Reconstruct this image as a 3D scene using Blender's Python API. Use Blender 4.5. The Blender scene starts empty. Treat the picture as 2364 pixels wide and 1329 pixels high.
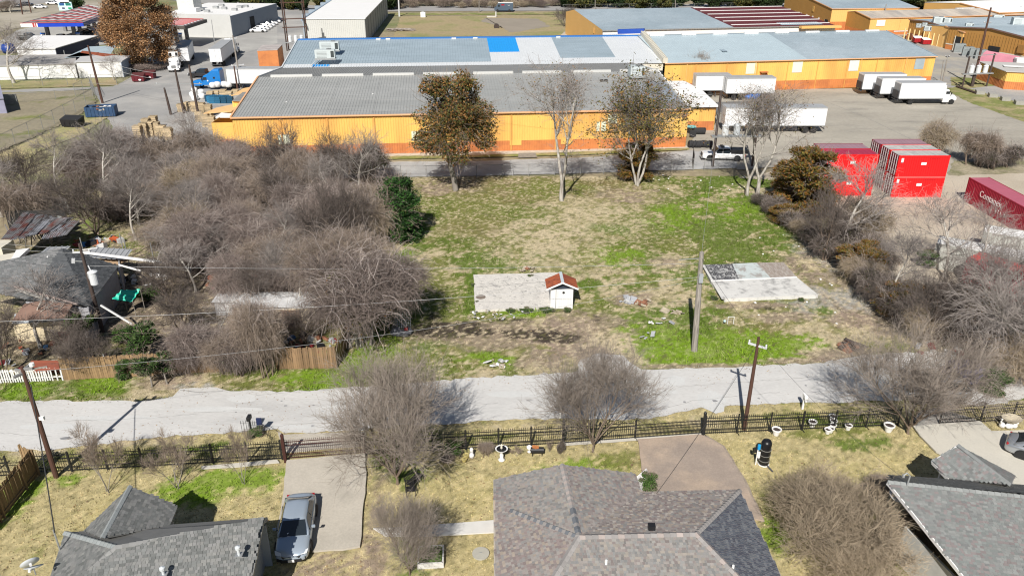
import bpy, bmesh, math, random
import numpy as np
from mathutils import Vector, Matrix

random.seed(7)
SC = bpy.context.scene
COL = SC.collection
R = math.radians

# ---------------------------------------------------------------- camera
CAM_H, PITCH, FPX = 31.0, R(25.6), 1800.0          # metres, below the horizon, focal length in photo pixels
cam_d = bpy.data.cameras.new('camera'); cam = bpy.data.objects.new('camera', cam_d); COL.objects.link(cam)
cam.location = (0, 0, CAM_H); cam.rotation_euler = (math.pi/2 - PITCH, 0, 0)
cam_d.sensor_width = 36.0; cam_d.lens = FPX/2364*36.0; cam_d.clip_start = .5; cam_d.clip_end = 6000
SC.camera = cam
SC.render.resolution_x, SC.render.resolution_y = 1024, 575

# ---------------------------------------------------------------- sky and sun
SUN_AZ, SUN_EL = 11.4, 42.0        # shadows run 11.4 degrees right of straight ahead
w = bpy.data.worlds.new("World"); SC.world = w; w.use_nodes = True
nt = w.node_tree; bg = nt.nodes['Background']
sky = nt.nodes.new('ShaderNodeTexSky'); sky.sky_type = 'NISHITA'; sky.sun_disc = False
sky.sun_elevation = R(SUN_EL); sky.sun_rotation = R(180 + SUN_AZ)
sky.air_density = 1.0; sky.dust_density = .6; sky.ozone_density = 1.0
nt.links.new(sky.outputs[0], bg.inputs[0]); bg.inputs[1].default_value = 0.05
sl = bpy.data.lights.new('sun', 'SUN'); sl.energy = 5.0; sl.angle = R(.5); sl.color = (1, .955, .89)
so = bpy.data.objects.new('sun', sl); COL.objects.link(so)
_sd = Vector((math.sin(R(SUN_AZ))*math.cos(R(SUN_EL)), math.cos(R(SUN_AZ))*math.cos(R(SUN_EL)), -math.sin(R(SUN_EL))))
so.rotation_euler = _sd.to_track_quat('-Z', 'Y').to_euler(); so.location = (-30, -60, 80)
SC.view_settings.view_transform = 'Standard'; SC.view_settings.look = 'None'
SC.cycles.filter_width = 1.15
SC.view_settings.exposure = 0.22; SC.view_settings.gamma = 1.0; SC.view_settings.use_curve_mapping = False

# ---------------------------------------------------------------- survey helpers: photo measurement -> metres on site
_c, _s = math.cos(PITCH), math.sin(PITCH)
def P(px, py, z=0.0):
    a = (px-1182)/FPX; b = (664.5-py)/FPX
    t = (z-CAM_H)/(-_s+b*_c)
    return Vector((a*t, (_c+b*_s)*t, z))
def XY(px, py, z=0.0):
    p = P(px, py, z); return (p.x, p.y)
def proj(x, y, z):
    z -= CAM_H; d = y*_c - z*_s; u = y*_s + z*_c
    return (1182+FPX*x/d, 664.5-FPX*u/d)
def ppm(px, py):
    p = P(px, py); return FPX/(p.y*_c+CAM_H*_s)
def HT(px, py, ty):
    p = P(px, py); lo, hi = 0, 80
    for _ in range(40):
        m = (lo+hi)/2
        if proj(p.x, p.y, m)[1] > ty: lo = m
        else: hi = m
    return lo

# ---------------------------------------------------------------- materials
MATS = {}
def M(name, col, rough=.75, var=.12, scale=1.5, metal=0.0, col2=None, lo=.45, hi=.6, s2=.35, rnd=0.0, bump=0.0, bs=12, spec=.4,
      attr=None, grain=0.0, gs=30, stretch=None, coat=0.0, trans=0.0):
    if name in MATS: return MATS[name]
    m = bpy.data.materials.new(name); m.use_nodes = True; MATS[name] = m
    t = m.node_tree; n = t.nodes; L = t.links; b = n['Principled BSDF']
    b.inputs['Roughness'].default_value = rough; b.inputs['Metallic'].default_value = metal
    b.inputs['Specular IOR Level'].default_value = spec
    b.inputs['Coat Weight'].default_value = coat
    tc = n.new('ShaderNodeTexCoord'); vec = tc.outputs['Object']
    if stretch:
        mp = n.new('ShaderNodeMapping'); mp.inputs['Scale'].default_value = stretch; L.new(vec, mp.inputs[0]); vec = mp.outputs[0]
    def noise(sc, det=5):
        q = n.new('ShaderNodeTexNoise'); q.inputs['Scale'].default_value = sc; q.inputs['Detail'].default_value = det
        q.inputs['Roughness'].default_value = .65; L.new(vec, q.inputs['Vector']); return q.outputs['Fac']
    def mul(ca, fac, amt):
        # colour * (1-amt .. 1+amt) by fac
        mr = n.new('ShaderNodeMapRange'); mr.inputs['From Min'].default_value = .25; mr.inputs['From Max'].default_value = .75
        mr.inputs['To Min'].default_value = 1-amt; mr.inputs['To Max'].default_value = 1+amt; L.new(fac, mr.inputs['Value'])
        v = n.new('ShaderNodeVectorMath'); v.operation = 'SCALE'; L.new(ca, v.inputs[0]); L.new(mr.outputs[0], v.inputs['Scale'])
        return v.outputs[0]
    if attr:
        at = n.new('ShaderNodeAttribute'); at.attribute_name = attr; cur = at.outputs['Color']
    else:
        rgb = n.new('ShaderNodeRGB'); rgb.outputs[0].default_value = (*col, 1); cur = rgb.outputs[0]
    if col2:
        mr = n.new('ShaderNodeMapRange'); mr.inputs['From Min'].default_value = lo; mr.inputs['From Max'].default_value = hi
        L.new(noise(s2, 7), mr.inputs['Value'])
        mx = n.new('ShaderNodeMix'); mx.data_type = 'RGBA'; L.new(mr.outputs[0], mx.inputs[0]); L.new(cur, mx.inputs[6])
        mx.inputs[7].default_value = (*col2, 1); cur = mx.outputs[2]
    if var: cur = mul(cur, noise(scale), var)
    if grain: cur = mul(cur, noise(gs, 3), grain)
    if rnd:
        oi = n.new('ShaderNodeObjectInfo')
        mr = n.new('ShaderNodeMapRange'); mr.inputs['To Min'].default_value = 1-rnd; mr.inputs['To Max'].default_value = 1+rnd
        L.new(oi.outputs['Random'], mr.inputs['Value'])
        v = n.new('ShaderNodeVectorMath'); v.operation = 'SCALE'; L.new(cur, v.inputs[0]); L.new(mr.outputs[0], v.inputs['Scale']); cur = v.outputs[0]
    L.new(cur, b.inputs['Base Color'])
    if bump:
        bp = n.new('ShaderNodeBump'); bp.inputs['Strength'].default_value = bump; bp.inputs['Distance'].default_value = .05
        L.new(noise(bs, 4), bp.inputs['Height']); L.new(bp.outputs[0], b.inputs['Normal'])
    return m

# ---------------------------------------------------------------- objects
def props(o, label=None, cat=None, group=None, kind=None):
    if label: o['label'] = label
    if cat: o['category'] = cat
    if group: o['group'] = group
    if kind: o['kind'] = kind
    return o
def thing(name, label, cat, loc=(0, 0, 0), rz=0.0, group=None):
    o = bpy.data.objects.new(name, None); COL.objects.link(o); o.empty_display_size = .3
    o.location = loc; o.rotation_euler = (0, 0, rz)
    return props(o, label, cat, group)
def dup(root, loc, rz, label=None, group=None, scale=None):
    kids = [(c, list(c.children)) for c in root.children]
    r = root.copy(); COL.objects.link(r); r.location = loc; r.rotation_euler = (0, 0, rz)
    if scale is not None: r.scale = scale
    if label: r['label'] = label
    if group: r['group'] = group
    for ch, gs in kids:
        c = ch.copy(); COL.objects.link(c); c.parent = r
        for g in gs:
            d = g.copy(); COL.objects.link(d); d.parent = c
    return r
def clone(o, parent, loc=(0, 0, 0), rot=(0, 0, 0), scale=(1, 1, 1), name=None):
    c = bpy.data.objects.new(name or o.name.split('.')[0], o.data); COL.objects.link(c); c.parent = parent
    c.location = loc; c.rotation_euler = rot; c.scale = scale
    return c
def link_mesh(name, me, parent=None, **kw):
    o = bpy.data.objects.new(name, me); COL.objects.link(o); o.parent = parent
    return props(o, **kw)

class MB:
    def __init__(s): s.v = []; s.f = []
    def add(s, vs, fs):
        k = len(s.v); s.v += [tuple(a) for a in vs]; s.f += [tuple(i+k for i in f) for f in fs]; return s
    def hexa(s, p):   # 4 bottom then 4 top, same winding (ccw seen from above)
        return s.add(p, [(3, 2, 1, 0), (4, 5, 6, 7), (0, 1, 5, 4), (1, 2, 6, 5), (2, 3, 7, 6), (3, 0, 4, 7)])
    def box(s, cx, cy, cz, sx, sy, sz, rz=0.0, tx=1.0, ty=1.0):
        c, n = math.cos(rz), math.sin(rz); q = []
        for z, ax, ay in ((-.5, 1, 1), (.5, tx, ty)):
            for x, y in ((-.5, -.5), (.5, -.5), (.5, .5), (-.5, .5)):
                X, Y = x*sx*ax, y*sy*ay; q.append((cx+X*c-Y*n, cy+X*n+Y*c, cz+z*sz))
        return s.hexa(q)
    def beam(s, a, b, w_, h_):
        a = Vector(a); b = Vector(b); d = (b-a).normalized()
        up = Vector((0, 0, 1)) if abs(d.z) < .95 else Vector((1, 0, 0))
        x = d.cross(up).normalized()*w_/2; y = x.cross(d).normalized()*h_/2
        q = [a-x-y, a+x-y, b+x-y, b-x-y, a-x+y, a+x+y, b+x+y, b-x+y]
        return s.hexa(q)
    def tube(s, pts, r, n=6, cap=True):
        pts = [Vector(p) for p in pts]; rs = r if hasattr(r, '__len__') else [r]*len(pts)
        vs = []; fs = []
        for i, p in enumerate(pts):
            d = (pts[min(i+1, len(pts)-1)] - pts[max(i-1, 0)])
            d = d.normalized() if d.length > 1e-6 else Vector((0, 0, 1))
            up = Vector((0, 0, 1)) if abs(d.z) < .9 else Vector((1, 0, 0))
            x = d.cross(up).normalized(); y = x.cross(d).normalized()
            for k in range(n):
                a = 2*math.pi*k/n; vs.append(p + (x*math.cos(a)+y*math.sin(a))*rs[i])
        for i in range(len(pts)-1):
            for k in range(n):
                a, b = i*n+k, i*n+(k+1) % n; fs.append((a, b, b+n, a+n))
        if cap: fs.append(tuple(range(n-1, -1, -1))); fs.append(tuple((len(pts)-1)*n+k for k in range(n)))
        return s.add(vs, fs)
    def lathe(s, prof, n=16, c=(0, 0, 0), axis='z'):
        vs = []; fs = []
        for r, z in prof:
            for k in range(n):
                a = 2*math.pi*k/n; x, y = r*math.cos(a), r*math.sin(a)
                if axis == 'z': vs.append((c[0]+x, c[1]+y, c[2]+z))
                elif axis == 'y': vs.append((c[0]+x, c[1]+z, c[2]+y))
                else: vs.append((c[0]+z, c[1]+x, c[2]+y))
        for i in range(len(prof)-1):
            for k in range(n):
                a, b = i*n+k, i*n+(k+1) % n; fs.append((a, b, b+n, a+n))
        fs.append(tuple(range(n-1, -1, -1))); fs.append(tuple((len(prof)-1)*n+k for k in range(n)))
        return s.add(vs, fs)
    def poly(s, pts): return s.add(pts, [tuple(range(len(pts)))])
    def slab(s, pts, t):      # planar polygon given thickness t along its own normal
        pts = [Vector(p) for p in pts]; n = Vector((0, 0, 0))
        for i in range(len(pts)):
            a, b = pts[i], pts[(i+1) % len(pts)]; n += a.cross(b)
        n.normalize(); k = len(pts); lo = [p-n*t for p in pts]
        fs = [tuple(range(k)), tuple(range(2*k-1, k-1, -1))] + [(i, k+i, k+(i+1) % k, (i+1) % k) for i in range(k)]
        return s.add(pts+lo, fs)
    def prism(s, out, z0, z1):
        return s.slab([(x, y, z1) for x, y in out], z1-z0)
    def build(s, name, mat, parent=None, smooth=False, bevel=0.0, kind=None, label=None, cat=None, group=None):
        me = bpy.data.meshes.new(name); me.from_pydata(s.v, [], s.f); me.materials.append(mat)
        bm = bmesh.new(); bm.from_mesh(me); bmesh.ops.recalc_face_normals(bm, faces=bm.faces)
        if bevel:
            bmesh.ops.remove_doubles(bm, verts=bm.verts, dist=1e-4)
            bmesh.ops.bevel(bm, geom=bm.edges[:], offset=bevel, segments=2, affect='EDGES', profile=.6)
        bm.to_mesh(me); bm.free()
        if smooth: me.shade_smooth()
        return link_mesh(name, me, parent, label=label, cat=cat, group=group, kind=kind)

def fast_mesh(name, V, F, mat, attrs=None, smooth=False):
    """V (n,3) float, F (m,k) int with constant k; attrs: name -> (m,4) face colours"""
    me = bpy.data.meshes.new(name); V = np.asarray(V, np.float32); F = np.asarray(F, np.int32); m, k = F.shape
    me.vertices.add(len(V)); me.vertices.foreach_set('co', V.ravel())
    me.loops.add(m*k); me.loops.foreach_set('vertex_index', F.ravel())
    me.polygons.add(m); me.polygons.foreach_set('loop_start', np.arange(0, m*k, k, dtype=np.int32))
    try: me.polygons.foreach_set('loop_total', np.full(m, k, np.int32))
    except Exception: pass
    me.update(calc_edges=True)
    if attrs:
        for an, (dom, arr) in attrs.items():
            a = me.attributes.new(an, 'FLOAT_COLOR', dom); a.data.foreach_set('color', np.asarray(arr, np.float32).ravel())
    me.materials.append(mat)
    (me.shade_smooth if smooth else me.shade_flat)()
    return me

def text_part(txt, size, mat, parent, loc, rot, depth=.01, name='lettering', align='CENTER', sx=1.0):
    cu = bpy.data.curves.new(name, 'FONT'); cu.body = txt; cu.size = size; cu.extrude = depth; cu.align_x = align; cu.align_y = 'CENTER'
    tmp = bpy.data.objects.new('tmp', cu); COL.objects.link(tmp)
    bpy.context.view_layer.update()
    me = bpy.data.meshes.new_from_object(tmp.evaluated_get(bpy.context.evaluated_depsgraph_get()))
    bpy.data.objects.remove(tmp); bpy.data.curves.remove(cu); me.name = name
    me.materials.clear(); me.materials.append(mat)
    o = link_mesh(name, me, parent); o.location = loc; o.rotation_euler = rot; o.scale = (sx, 1, 1)
    return o

# value noise in numpy, for the soil and grass colours and for lumpy outlines
_rng = np.random.default_rng(11)
_LAT = _rng.random((8, 256, 256)).astype(np.float32)
def vnoise(x, y, sc, k=0):
    x = np.asarray(x)*sc + 37.1*k; y = np.asarray(y)*sc + 11.7*k
    xi = np.floor(x).astype(int); yi = np.floor(y).astype(int); fx = x-xi; fy = y-yi
    fx = fx*fx*(3-2*fx); fy = fy*fy*(3-2*fy); Lt = _LAT[k % 8]
    g = lambda a, b: Lt[a & 255, b & 255]
    return (g(xi, yi)*(1-fx)+g(xi+1, yi)*fx)*(1-fy) + (g(xi, yi+1)*(1-fx)+g(xi+1, yi+1)*fx)*fy
def fbm(x, y, sc, k=0, o=4):
    t = 0; a = 1; n = 0
    for i in range(o): t = t+a*vnoise(x, y, sc*2**i, k+i); n += a; a *= .55
    return t/n

# ================================================================ THE SETTING
def inpoly(x, y, poly):
    x = np.asarray(x, float); y = np.asarray(y, float); r = np.zeros(x.shape, bool); n = len(poly)
    for i in range(n):
        x1, y1 = poly[i]; x2, y2 = poly[(i+1) % n]
        if y1 == y2: continue
        c = ((y1 > y) != (y2 > y)) & (x < (x2-x1)*(y-y1)/(y2-y1)+x1); r ^= c
    return r
def rough_edge(pts, step=.6, amp=.12, seed=0):
    rg = random.Random(seed); out = []
    for i in range(len(pts)):
        a = Vector(pts[i]); b = Vector(pts[(i+1) % len(pts)]); L = (b-a).length; n = max(1, min(300, int(L/step)))
        for k in range(n):
            p = a.lerp(b, k/n); q = Vector((rg.uniform(-1, 1), rg.uniform(-1, 1)))*(amp if k else amp*.3); out.append((p.x+q.x, p.y+q.y))
    return out
def sheet(name, pts, z, mat, amp=0.0, step=.6, thick=0.0, seed=0, label=None):
    if amp: pts = rough_edge(pts, step, amp, seed)
    mb = MB()
    if thick: mb.prism(pts, z-thick, z)
    else: mb.poly([(x, y, z) for x, y in pts])
    me = bpy.data.meshes.new(name); me.from_pydata(mb.v, [], mb.f)
    bm = bmesh.new(); bm.from_mesh(me); bmesh.ops.triangulate(bm, faces=bm.faces); bmesh.ops.recalc_face_normals(bm, faces=bm.faces)
    if not thick:
        for f in bm.faces:
            if f.normal.z < 0: f.normal_flip()
    bm.to_mesh(me); bm.free(); me.materials.append(mat)
    return link_mesh(name, me, None, kind='structure', label=label)
def ZP(*pp): return [XY(a, b) for a, b in pp]

m_dry = M('dry_ground', (.30, .25, .16), .95, .25, .05, col2=(.17, .19, .075), s2=.02, grain=.25, gs=.8)
m_road = M('worn_road', (.56, .55, .53), .9, .07, .35, col2=(.42, .415, .405), s2=.25, lo=.5, hi=.75, grain=.1, gs=9, bump=.15, bs=40, stretch=(.35, 1.2, 1))
m_asph = M('pale_asphalt', (.30, .295, .285), .9, .12, .12, col2=(.40, .385, .36), s2=.05, grain=.08, gs=3)
m_conc = M('tan_concrete', (.47, .43, .365), .88, .12, .3, col2=(.36, .33, .28), s2=.35, lo=.5, hi=.8, grain=.1, gs=8)
m_conc2 = M('pale_concrete', (.56, .53, .46), .85, .08, .5, col2=(.45, .43, .38), s2=.5, lo=.5, hi=.8, grain=.06, gs=10)
m_yard = M('yard_concrete', (.37, .34, .285), .9, .15, .12, col2=(.25, .235, .205), s2=.16, lo=.5, hi=.72, grain=.14, gs=2.5, stretch=(.6, 1.6, 1))
m_gravel = M('tan_gravel', (.50, .435, .345), .95, .1, .3, col2=(.42, .36, .28), s2=.15, grain=.14, gs=6)
m_pave = M('brown_paver', (.33, .27, .225), .9, .12, .6, col2=(.40, .315, .245), s2=.3, grain=.12, gs=9)
m_field = M('far_grass', (.36, .285, .16), .95, .2, .06, col2=(.22, .22, .085), s2=.06, lo=.48, hi=.62, grain=.2, gs=1.2)
m_gfield = M('green_verge', (.19, .21, .06), .95, .25, .3, col2=(.34, .28, .15), s2=.25, lo=.45, hi=.6, grain=.25, gs=2.5)
m_dirt = M('bare_dirt', (.27, .225, .185), .95, .2, .4, col2=(.15, .12, .095), s2=.5, grain=.2, gs=5)
m_black = M('black_paint', (.018, .018, .02), .5, .1)
m_white = M('white_paint', (.78, .78, .77), .55, .05, 2)
m_dark = M('dark_hollow', (.02, .02, .022), .8, .1)

sheet('ground', [(-1500, -80), (1500, -80), (1500, 3500), (-1500, 3500)], -.10, m_dry)

# ---- painted fine grid: the vacant lot and the front lawns share one piece of terrain, grass and soil colours measured from the photo
DRY, TAN, OLIVE, GREEN, LIME, DIRT, DARK, GREY = [np.array(c) for c in
    ((.30, .255, .13), (.50, .42, .285), (.165, .18, .045), (.105, .165, .022), (.165, .27, .018), (.29, .225, .175), (.055, .043, .036), (.36, .35, .315))]
BL = [  # px, py, half-width px, half-height px, kind, strength
 # vacant lot
 (1180, 430, 220, 40, 'R', 1.1), (1650, 560, 170, 70, 'R', .9), (1380, 440, 150, 30, 'R', .8), (1080, 520, 120, 60, 'R', .6), (1750, 790, 150, 50, 'R', .8), (1500, 780, 110, 50, 'L', 1.9), (1640, 800, 130, 45, 'L', 1.7), (1790, 800, 110, 35, 'L', 1.3), (1890, 800, 40, 30, 'L', .8), (1560, 730, 120, 45, 'G', .9),
 (1650, 550, 150, 90, 'G', 1.0), (1700, 480, 160, 60, 'G', .75), (1500, 600, 130, 40, 'G', .6), (1120, 605, 110, 30, 'G', 1.0), (1090, 680, 18, 60, 'G', 1.0),
 (1600, 640, 60, 30, 'G', .8), (1400, 660, 120, 30, 'G', .5), (1230, 725, 80, 10, 'L', 1.2), (1050, 560, 90, 40, 'G', .45), (1350, 500, 170, 60, 'T', .6), (1300, 440, 150, 22, 'L', .45), (1420, 590, 90, 30, 'L', .6), (1010, 500, 50, 30, 'G', .6), (1560, 500, 80, 40, 'L', .6), (1680, 480, 90, 40, 'L', .55), (1400, 530, 60, 20, 'G', .6), (1250, 590, 60, 14, 'G', .7),
 (1260, 560, 150, 60, 'T', .65), (1080, 480, 90, 50, 'O', .7), (1240, 430, 120, 30, 'O', .8), (1450, 450, 110, 25, 'D', .6), (1030, 430, 90, 25, 'D', .6),
 (960, 560, 40, 90, 'G', .7), (1000, 640, 45, 60, 'O', .8), (1800, 560, 80, 60, 'G', .6), (1720, 420, 160, 22, 'G', 1.0), (1850, 480, 90, 40, 'O', .6),
 (1540, 605, 50, 14, 'D', .9), (1580, 570, 60, 30, 'O', .8), (1470, 690, 55, 18, 'D', 1.0), (1160, 770, 190, 34, 'D', 1.6), (1330, 760, 120, 40, 'D', 1.4), (1330, 800, 60, 30, 'D', 1.3),
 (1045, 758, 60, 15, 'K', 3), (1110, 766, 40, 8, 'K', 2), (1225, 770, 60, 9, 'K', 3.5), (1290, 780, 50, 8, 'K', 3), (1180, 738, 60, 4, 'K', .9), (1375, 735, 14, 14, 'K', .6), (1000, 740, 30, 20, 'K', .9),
 (1130, 826, 70, 14, 'L', 1.0), (1000, 800, 80, 18, 'G', .6), (1180, 830, 20, 18, 'L', 1.2), (1250, 830, 80, 26, 'D', .9), (1400, 790, 60, 40, 'T', .9), (1440, 820, 50, 40, 'T', .8), (1370, 825, 60, 25, 'D', 1.3),
 (1960, 640, 120, 60, 'D', .9), (1930, 700, 130, 40, 'Y', .8), (2010, 720, 90, 50, 'D', 1.0), (1900, 590, 60, 50, 'Y', .8), (2000, 690, 70, 30, 'Y', .9), (1905, 718, 25, 10, 'G', 1.2), (1960, 740, 60, 20, 'D', 1), (1920, 820, 60, 16, 'D', 1.6),
 (1960, 800, 50, 12, 'K', .8), (1800, 730, 90, 12, 'D', 1.0), (1740, 705, 90, 8, 'D', 1.1), (1790, 712, 60, 5, 'K', .6), (1860, 610, 70, 30, 'D', .6), (1790, 640, 80, 18, 'T', .4),
 (1620, 845, 180, 7, 'D', 1.0), (1850, 832, 90, 7, 'D', 1.1),
 # verges by the street
 (720, 880, 110, 22, 'L', 1.5), (830, 840, 50, 30, 'L', 1.2), (600, 890, 90, 14, 'O', 1.0), (130, 890, 180, 26, 'G', 1.1), (250, 880, 60, 26, 'L', .9), (60, 900, 70, 20, 'L', .8), (400, 880, 90, 22, 'D', 1.0), (450, 890, 60, 12, 'Y', .6), (930, 830, 90, 24, 'O', .7),
 (900, 800, 30, 30, 'L', .8), (840, 800, 30, 30, 'L', 1.0),
 # left back yards
 (215, 500, 90, 60, 'L', .9), (140, 440, 50, 20, 'L', .9), (500, 620, 400, 140, 'D', .8), (450, 440, 280, 90, 'D', .7), (300, 740, 330, 60, 'D', 1.0), (860, 450, 60, 40, 'G', 1.0), (920, 590, 40, 30, 'L', .6), (60, 340, 90, 30, 'T', .9),
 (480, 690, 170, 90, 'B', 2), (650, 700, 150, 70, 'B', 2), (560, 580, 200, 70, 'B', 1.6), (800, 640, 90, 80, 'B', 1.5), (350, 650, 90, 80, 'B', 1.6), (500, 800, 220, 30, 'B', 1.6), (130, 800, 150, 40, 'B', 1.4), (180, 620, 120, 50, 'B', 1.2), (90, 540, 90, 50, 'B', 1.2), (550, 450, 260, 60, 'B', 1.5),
 # front lawns
 (40, 1140, 60, 90, 'L', .9), (160, 1110, 60, 20, 'L', .6), (520, 1110, 150, 45, 'L', .9), (420, 1150, 140, 30, 'L', .7), (230, 1180, 110, 60, 'Y2', 1.0), (560, 1170, 80, 50, 'Y2', .6),
 (330, 1050, 280, 26, 'O', .8), (520, 1030, 110, 14, 'G', .8), (90, 1040, 60, 20, 'T', .8), (250, 1020, 150, 10, 'T', 1.0), (900, 1060, 60, 40, 'G', .9), (950, 1100, 60, 30, 'G', .9), (1050, 1010, 160, 18, 'O', .9),
 (870, 1190, 30, 130, 'D', .7), (860, 1290, 50, 60, 'D', .8), (740, 1310, 90, 40, 'D', .8), (960, 1290, 60, 70, 'G', .8), (1060, 1140, 110, 60, 'Y2', .9), (1080, 1290, 60, 60, 'Y2', .6),
 (1340, 1070, 110, 22, 'L', .9), (1430, 1060, 70, 25, 'O', .9), (1220, 1060, 100, 14, 'Y2', .8), (1700, 1040, 90, 30, 'Y2', 1.1), (1830, 1090, 130, 40, 'Y2', 1.1), (1640, 970, 60, 20, 'T', .7), (1990, 1020, 90, 22, 'G', .7), (1900, 1000, 120, 16, 'O', .8), (2060, 1070, 90, 25, 'Y2', .8),
 (1800, 960, 180, 12, 'O', .7), (1960, 970, 100, 14, 'G', .7), (1780, 1170, 50, 60, 'O', .8), (1790, 1240, 30, 60, 'L', .8), (1990, 1230, 60, 80, 'O', .7), (2080, 1300, 40, 60, 'O', .8), (1850, 1300, 60, 50, 'Y2', .6), (1700, 1180, 12, 60, 'D', 1.0),
 (2330, 1010, 60, 14, 'G', .9), (1200, 985, 90, 12, 'T', .7), (1700, 955, 60, 10, 'T', .8)]
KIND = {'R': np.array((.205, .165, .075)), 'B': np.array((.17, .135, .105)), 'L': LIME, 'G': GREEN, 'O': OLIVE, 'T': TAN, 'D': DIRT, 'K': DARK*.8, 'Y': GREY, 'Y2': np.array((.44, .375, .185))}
_B = []
for a, b, hw, hh, k, st in BL:
    c = P(a, b); rx = hw/ppm(a, b); ry = (P(a, b-hh).y - P(a, b+hh).y)/2
    _B.append((c.x, c.y, rx, ry, KIND[k], st, k))
def soil(x, y):
    """albedo of the grass and soil at ground points"""
    n1 = fbm(x, y, .55, 0); n2 = fbm(x, y, 2.2, 1); n3 = fbm(x*.6, y, .16, 3); n4 = fbm(x, y, 5.0, 5, 3)
    lawn = (y < 46) & (x < 40)
    base = DRY*.55+OLIVE*.45+0*x[:, None]
    mixg = np.clip((n3*.6+n1*.6+n2*.6-.78)*6, 0, 1)[:, None]
    base = base*(1-mixg)+(OLIVE*.55+GREEN*.45)*mixg; mt = np.clip((.47-(n3*.5+n1*.5))*9, 0, .8)[:, None]; base = base*(1-mt)+TAN*mt
    if lawn.any():
        lg = np.clip((n1*.7+n2*.5-.64)*5, 0, .75)[:, None]
        lb = np.array((.41, .35, .185))*(1-lg)+np.array((.255, .255, .085))*lg
        base = np.where(lawn[:, None], lb, base)
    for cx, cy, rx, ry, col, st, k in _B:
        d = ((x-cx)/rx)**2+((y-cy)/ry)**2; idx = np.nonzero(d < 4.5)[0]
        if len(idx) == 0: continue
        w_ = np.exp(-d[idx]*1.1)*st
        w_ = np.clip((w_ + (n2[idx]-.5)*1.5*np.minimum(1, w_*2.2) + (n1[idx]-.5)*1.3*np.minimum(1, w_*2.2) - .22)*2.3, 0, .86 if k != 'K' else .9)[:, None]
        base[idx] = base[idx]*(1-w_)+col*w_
    # bare brown clods and pale straw flecks
    f = np.clip((n4-.56)*7, 0, .8)[:, None]*np.where(base[:, 1:2] > base[:, 0:1]*1.35, .3, 1); base = base*(1-f)+np.where(lawn[:, None], np.array((.56, .47, .26)), TAN*1.12)*f
    f = np.clip((.40-n4)*6, 0, .75)[:, None]; base = base*(1-f*np.where(lawn, .75, 1)[:, None])+np.array((.12, .115, .05))*f*np.where(lawn, .75, 1)[:, None]
    return base*(.80+.40*fbm(x, y, 9, 6, 2))[:, None]
def terrain(name, x0, x1, y0, y1, st):
    xs = np.arange(x0, x1, st); ys = np.arange(y0, y1, st); X, Y = np.meshgrid(xs, ys); x = X.ravel(); y = Y.ravel()
    rg = np.random.default_rng(3); x = x+rg.uniform(-.3, .3, x.shape)*st; y = y+rg.uniform(-.3, .3, y.shape)*st
    z = (fbm(x, y, 1.2, 2)-.82)*.10; nx, ny = len(xs), len(ys)
    i = np.arange((ny-1)*(nx-1)); r_ = i//(nx-1); c_ = i % (nx-1); a = r_*nx+c_
    F = np.stack([a, a+1, a+nx+1, a+nx], 1); C_ = np.concatenate([soil(x, y), np.ones((len(x), 1))], 1)
    me = fast_mesh(name, np.stack([x, y, z], 1), F, M('turf_soil', (1, 1, 1), .95, .08, 3, attr='Col', grain=.22, gs=12, bump=.5, bs=14, spec=.15),
                   {'Col': ('POINT', C_)}, smooth=True)
    return link_mesh(name, me, None, kind='structure')
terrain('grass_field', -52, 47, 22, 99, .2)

# ---- the near street, its pale patched surface and its mouths
road = ZP((-900, 1112), (-300, 1062), (0, 1040), (110, 1040), (330, 1012), (640, 990), (655, 1000), (845, 993), (860, 988), (1190, 968), (1500, 967), (1600, 945), (1620, 940), (1850, 930), (2060, 925), (2150, 915), (2190, 935), (2290, 935), (2364, 920), (2700, 900),
          (2700, 800), (2150, 810), (1990, 820), (1900, 838), (1620, 850), (1480, 852), (1440, 820), (1390, 815), (1340, 830), (1330, 858), (1100, 872), (830, 893), (640, 905), (520, 900), (500, 895), (415, 898), (400, 915), (330, 925), (240, 924), (0, 928), (-300, 948), (-900, 985))
sheet('street', road, .03, m_road, amp=.16, step=.5, seed=3)
m_patch = M('road_patch', (.57, .57, .555), .9, .06, 1.0, grain=.06, gs=9)
m_stain = M('dark_stain', (.26, .26, .265), .9, .2, 2)
_pt = [(505, 945, 3.6, .35), (560, 920, 1.2, .6), (250, 965, 3.5, .3), (1640, 925, 1.2, 1.5), (820, 940, 3, .4), (1180, 910, 2.4, .5), (680, 985, 2.4, .25), (120, 985, 3, .35), (1500, 905, 2.5, .35), (1560, 880, .9, .8)]
for i, (a, b, rx, ry) in enumerate(_pt):
    c = P(a, b); q = [(c.x+math.cos(t*.5236)*rx*random.uniform(.7, 1.1), c.y+math.sin(t*.5236)*ry*random.uniform(.7, 1.1)) for t in range(12)]
    sheet('road_patch', q, .034, m_patch)
for i, (a, b, rx, ry) in enumerate([(660, 937, .16, .1), (724, 936, .12, .09), (722, 983, .14, .08), (650, 926, .1, .07), (1650, 926, .2, .16), (1752, 920, .12, .1), (1580, 928, .14, .08), (545, 952, .1, .07), (745, 950, .12, .05), (1222, 925, .3, .06), (1490, 930, .1, .1), (150, 1012, .4, .2), (310, 935, .2, .08), (1860, 890, .1, .1)]):
    c = P(a, b); sheet('road_stain', [(c.x+math.cos(t*.7854)*rx*random.uniform(.6, 1.2), c.y+math.sin(t*.7854)*ry*random.uniform(.6, 1.2)) for t in range(8)], .038, m_stain)
m_crack = M('crack_line', (.24, .235, .225), .9, .2, 2)
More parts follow.
